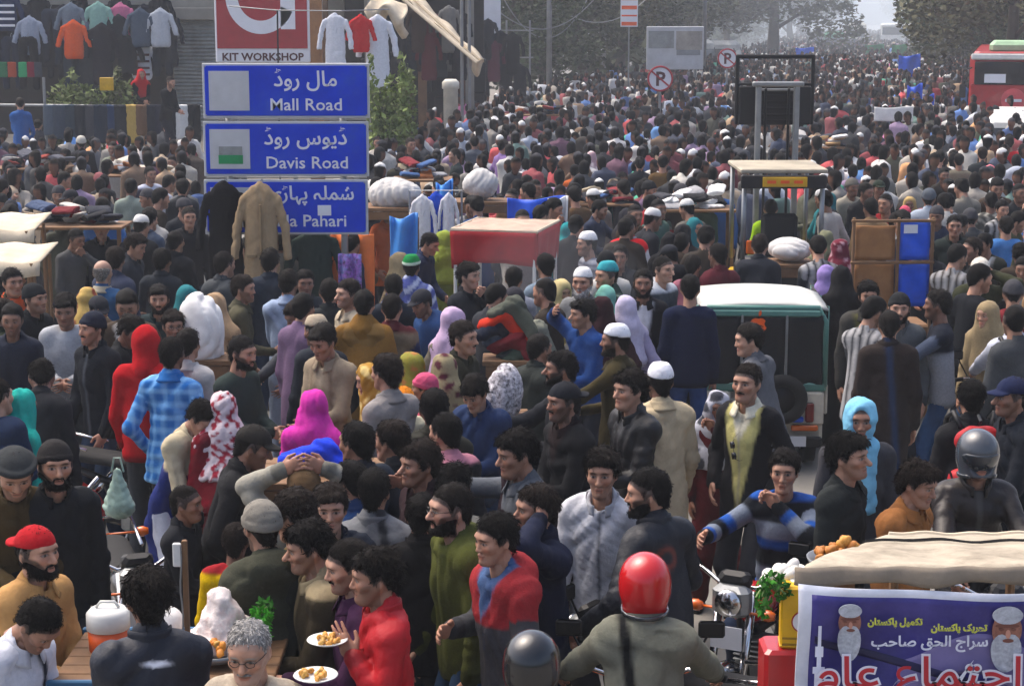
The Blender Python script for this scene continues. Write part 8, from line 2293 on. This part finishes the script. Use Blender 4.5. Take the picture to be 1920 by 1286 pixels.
# also the far left, between stalls and terrace
for k in range(260):
    yy = crng.uniform(18.8, 35); xx = crng.uniform(-(960/FPX)*yy-.2, (370-960)/FPX*yy)
    if bins.ok(xx, yy, .47) and not blocked(xx, yy): bins.add(xx, yy); cand.append((yy, xx))
cand.sort()
def place_word(u, yy):
    marks = [(1455, 21, 'forklift'), (1672, 17.1, 'wooden stand'), (1424, 15.5, 'rickshaw'), (933, 17.6, 'red food cart'), (530, 17.5, 'blue road signs'), (735, 20.6, 'large white bundle'), (818, 20, 'garments rack'),
             (1007, 21.2, 'blue tarpaulin'), (1915, 46, 'red bus'), (1240, 42, 'nearest no parking sign'), (730, 33, 'green shrub'), (940, 54, 'dark hung coats'), (1676, 38, 'white stall board'), (180, 36, 'jeans railing'), (1267, 62, 'grey billboard')]
    best = min(marks, key=lambda m: abs(m[0]-u)/170+abs(math.log(m[1]/yy))*3)
    du = u-best[0]; dy = yy-best[1]
    side = 'left of' if du < -35 else 'right of' if du > 35 else ('in front of' if dy < 0 else 'behind')
    far = ['close', 'well', 'far'][min(2, int((abs(du)+abs(dy)*12)//75))]
    return ('just ' if far == 'close' else 'well ' if far == 'well' else 'far ')+side+' the '+best[2]
used_lab = {}
NIND = max(0, 300-len(PEOPLE))
VIEW = [np.array([math.cos(a), math.sin(a)]) for a in (0,)]
TOPN = dict(jacket='jacket', coat='long coat', kameez='kameez', sweater='sweater', hoodie='hoodie', shirt='shirt', blazer='blazer')
for i, (yy, xx) in enumerate(cand[:NIND]):
    k = int(crng.integers(len(PROTO))); sp, hatn, fem = PROTO[k]
    col = CPAL[int(crng.integers(len(CPAL)))]
    if fem: col = ['#7c2a3c', '#2a2a30', '#8a7a5c', '#1f6a70', '#b0607c', '#5a4a7c'][int(crng.integers(6))]
    sp = dict(sp, col=col, wrapc=col if fem else None, legs=col if sp.get('bottom') else ['#23262e', '#2b3442', '#1b1c20', '#35383c'][i % 4], skint=[(1, 1, 1), (.8, .78, .75), (1.12, 1.1, 1.08), (.65, .62, .6)][i % 4])
    away = crng.uniform() < .6
    phi = (180 if away else 0)+crng.uniform(-70, 70)
    u = W0/2+FPX*xx/(yy*_cp)
    cn = NAMECOL.get(col, {'#7c2a3c': 'wine red', '#2a2a30': 'black', '#8a7a5c': 'sand', '#1f6a70': 'teal', '#b0607c': 'pink', '#5a4a7c': 'violet'}.get(col, 'dark'))
    view = 'seen from behind' if math.cos(math.radians(phi)) < -.5 else 'facing camera' if math.cos(math.radians(phi)) > .6 else 'turned right' if math.sin(math.radians(phi)) > 0 else 'turned left'
    if fem: lab = f'woman in {cn} headscarf {view} {place_word(u, yy)}'
    else:
        lab = f"man in {cn} {TOPN[sp['top']]}"+(f' and {hatn}' if hatn else '')+f' {view} {place_word(u, yy)}'
    if lab in used_lab:
        b0 = min(PEOPLE, key=lambda P: (P['loc'][0]-xx)**2+(P['loc'][1]-yy)**2)
        n5 = b0['label'].split()[:5]
        while n5[-1] in ('and', 'with', 'in', 'of', 'the', 'to', 'from'): n5.pop()
        lab = ' '.join(lab.split(' seen')[0].split(' facing')[0].split(' turned')[0].split()[:7])+' near the '+' '.join(n5)
        if lab in used_lab: lab = lab.replace(' near the ', ' turned away from the ')
    w_ = lab.split()
    if len(w_) > 16: lab = ' '.join(w_[:16])
    used_lab[lab] = 1
    lod = 2 if yy < 21 else 3
    person(sp, (xx, yy, 0), math.radians(phi), lab, GROUP, lod)

# everyone further off: one mass, each figure still a solid little body
def bake(sp, vox, hl):
    p = make_pose(sp); hh = sp['height']/1.70; out = []
    v, q = nets(lambda P: smin(ell(P, p.head, (.082, .10, .12)), cap(P, p.head-V(0, 0, .05), p.neck, .05, .05)[0], .02), p.head-.2, p.head+.2, hl)
    c = np.repeat(lin(SKINS[1])[None]*.8, len(v), 0); hm = (((v-p.head) @ p.Rh)[:, 2]-.03+.9*np.minimum(0, ((v-p.head) @ p.Rh)[:, 1]*-1+.0) > 0); out.append((v, q, c, 0))
    hz = ((v-p.head) @ p.Rh); top = (hz[:, 2] > (.05 if sp.get('hat') else .03)) | ((hz[:, 1] > -.02) & (not sp.get('hat')) & (hz[:, 2] > -.06)); out[-1] = (v, q, np.where(top[:, None], lin('#0d0b0a')[None] if not sp.get('hat') else lin(sp['hatc'])[None], c), 0)
    back = (hz[:, 1] > -.02) & ~top; out[-1][2][back] = lin('#0d0b0a')
    gv, gq, I = garment(dict(sp), p, vox, sp['seed']); out.append((gv, gq, np.ones((len(gv), 3)), 1))
    lv, lq = lower(sp, p, vox*1.25, sp['seed']); out.append((lv, lq, np.ones((len(lv), 3))*lin('#25272d')[None], 0))
    if sp.get('wrap'):
        sv, sq = scarf_mesh(sp, p, vox, 3, 'hijab'); out.append((sv, sq, np.ones((len(sv), 3)), 1))
    V_ = np.vstack([o[0] for o in out])*hh; Q = []; n = 0
    for o in out: Q.append(o[1]+n); n += len(o[0])
    return V_, np.vstack(Q), np.vstack([o[2] for o in out]), np.concatenate([np.full(len(o[0]), o[3]) for o in out])
DARKH = [i for i in range(26) if PROTO[i][0].get('hat') != 'kufi' and not PROTO[i][2]]
ODD = [i for i in range(26) if i not in DARKH]
far_near = [bake(PROTO[i][0], .062, .045) for i in DARKH[:13]+ODD[:1]]
far_low = [bake(PROTO[i][0], .105, .075) for i in DARKH[-12:]+ODD[:1]]
Vs, Qs, Cs = [], [], []; n = 0
for i, (yy, xx) in enumerate(cand[NIND:]):
    lib = far_near if yy < 42 else far_low
    v, q, c, m = lib[int(crng.integers(len(lib)))]
    a = crng.uniform(-1.3, 1.3)+(math.pi if crng.uniform() < .6 else 0); s = crng.uniform(.90, 1.07)
    col = lin(CPAL[int(crng.integers(len(CPAL)))])
    if crng.uniform() < .22: col = lin(['#b9b6ae', '#a8a49a', '#9aa4b4', '#8f887c', '#a08a6c', '#c2beb8', '#7d3038', '#6f7884'][int(crng.integers(8))])*.6
    if crng.uniform() < .035: col = lin(['#b01c22', '#2a6ac0', '#c06c28', '#c8c4bc', '#1f8a6a', '#b84a7c'][int(crng.integers(6))])
    Vs.append(v @ Rz(a).T*s+np.array([xx, yy, 0])); Qs.append(q+n); n += len(v)
    Cs.append(np.where(m[:, None] > .5, c*np.clip((col*.75+col.mean()*.25)*1.8+.012, 0, .62)[None], c))
v = np.vstack(Vs); c = np.hstack([np.vstack(Cs), np.zeros((n, 1))])
tag(link('far_crowd', mesh_from('far_crowd', v, np.vstack(Qs), MAT['cloth'], c)), 'dense crowd filling the road far into the haze', 'crowd', kind='stuff')
print('PEOPLE', len(PEOPLE), 'CAND', len(cand), 'farverts', n)

# ------------------------------------------------------------------ the air
hz = MB(); hz.box((0, 212, 6.6), (620, 530, 15.4))
m, nt, bs = new_mat('haze_air'); nt.nodes.remove(bs)
vol = nt.nodes.new('ShaderNodeVolumePrincipled'); vol.inputs['Density'].default_value = .0012
vol.inputs['Color'].default_value = (.86, .92, 1.0, 1); vol.inputs['Anisotropy'].default_value = .2
nt.links.new(vol.outputs[0], nt.nodes['Material Output'].inputs['Volume'])
tag(hz.obj('haze', m), kind='stuff')
# smoke of the food stalls lying over the far half of the road
v, q = nets(lambda P: ell(P, (21, 204, 0), (120, 134, 13)), (-110, 64, .3), (150, 350, 13.5), 5.5)
m, nt, bs = new_mat('smoke'); nt.nodes.remove(bs)
vol = nt.nodes.new('ShaderNodeVolumePrincipled'); vol.inputs['Density'].default_value = .0062
vol.inputs['Color'].default_value = (.80, .91, 1.0, 1); nt.links.new(vol.outputs[0], nt.nodes['Material Output'].inputs['Volume'])
tag(link('smoke', mesh_from('smoke', v, q, m)), kind='stuff')
# thin cooking smoke round the red cart
v, q = nets(lambda P: smin(ell(P, (.35, 17.0, 1.55), (.75, .5, .4)), ell(P, (.75, 16.8, 1.2), (.6, .45, .45)), .3), (-.8, 16, .4), (1.8, 18, 2.3), .08)
m, nt, bs = new_mat('cart_smoke'); nt.nodes.remove(bs)
vol = nt.nodes.new('ShaderNodeVolumePrincipled'); vol.inputs['Density'].default_value = .05
vol.inputs['Color'].default_value = (.9, .93, 1.0, 1); nt.links.new(vol.outputs[0], nt.nodes['Material Output'].inputs['Volume'])
tag(link('cart_smoke', mesh_from('cart_smoke', v, q, m)), kind='stuff')
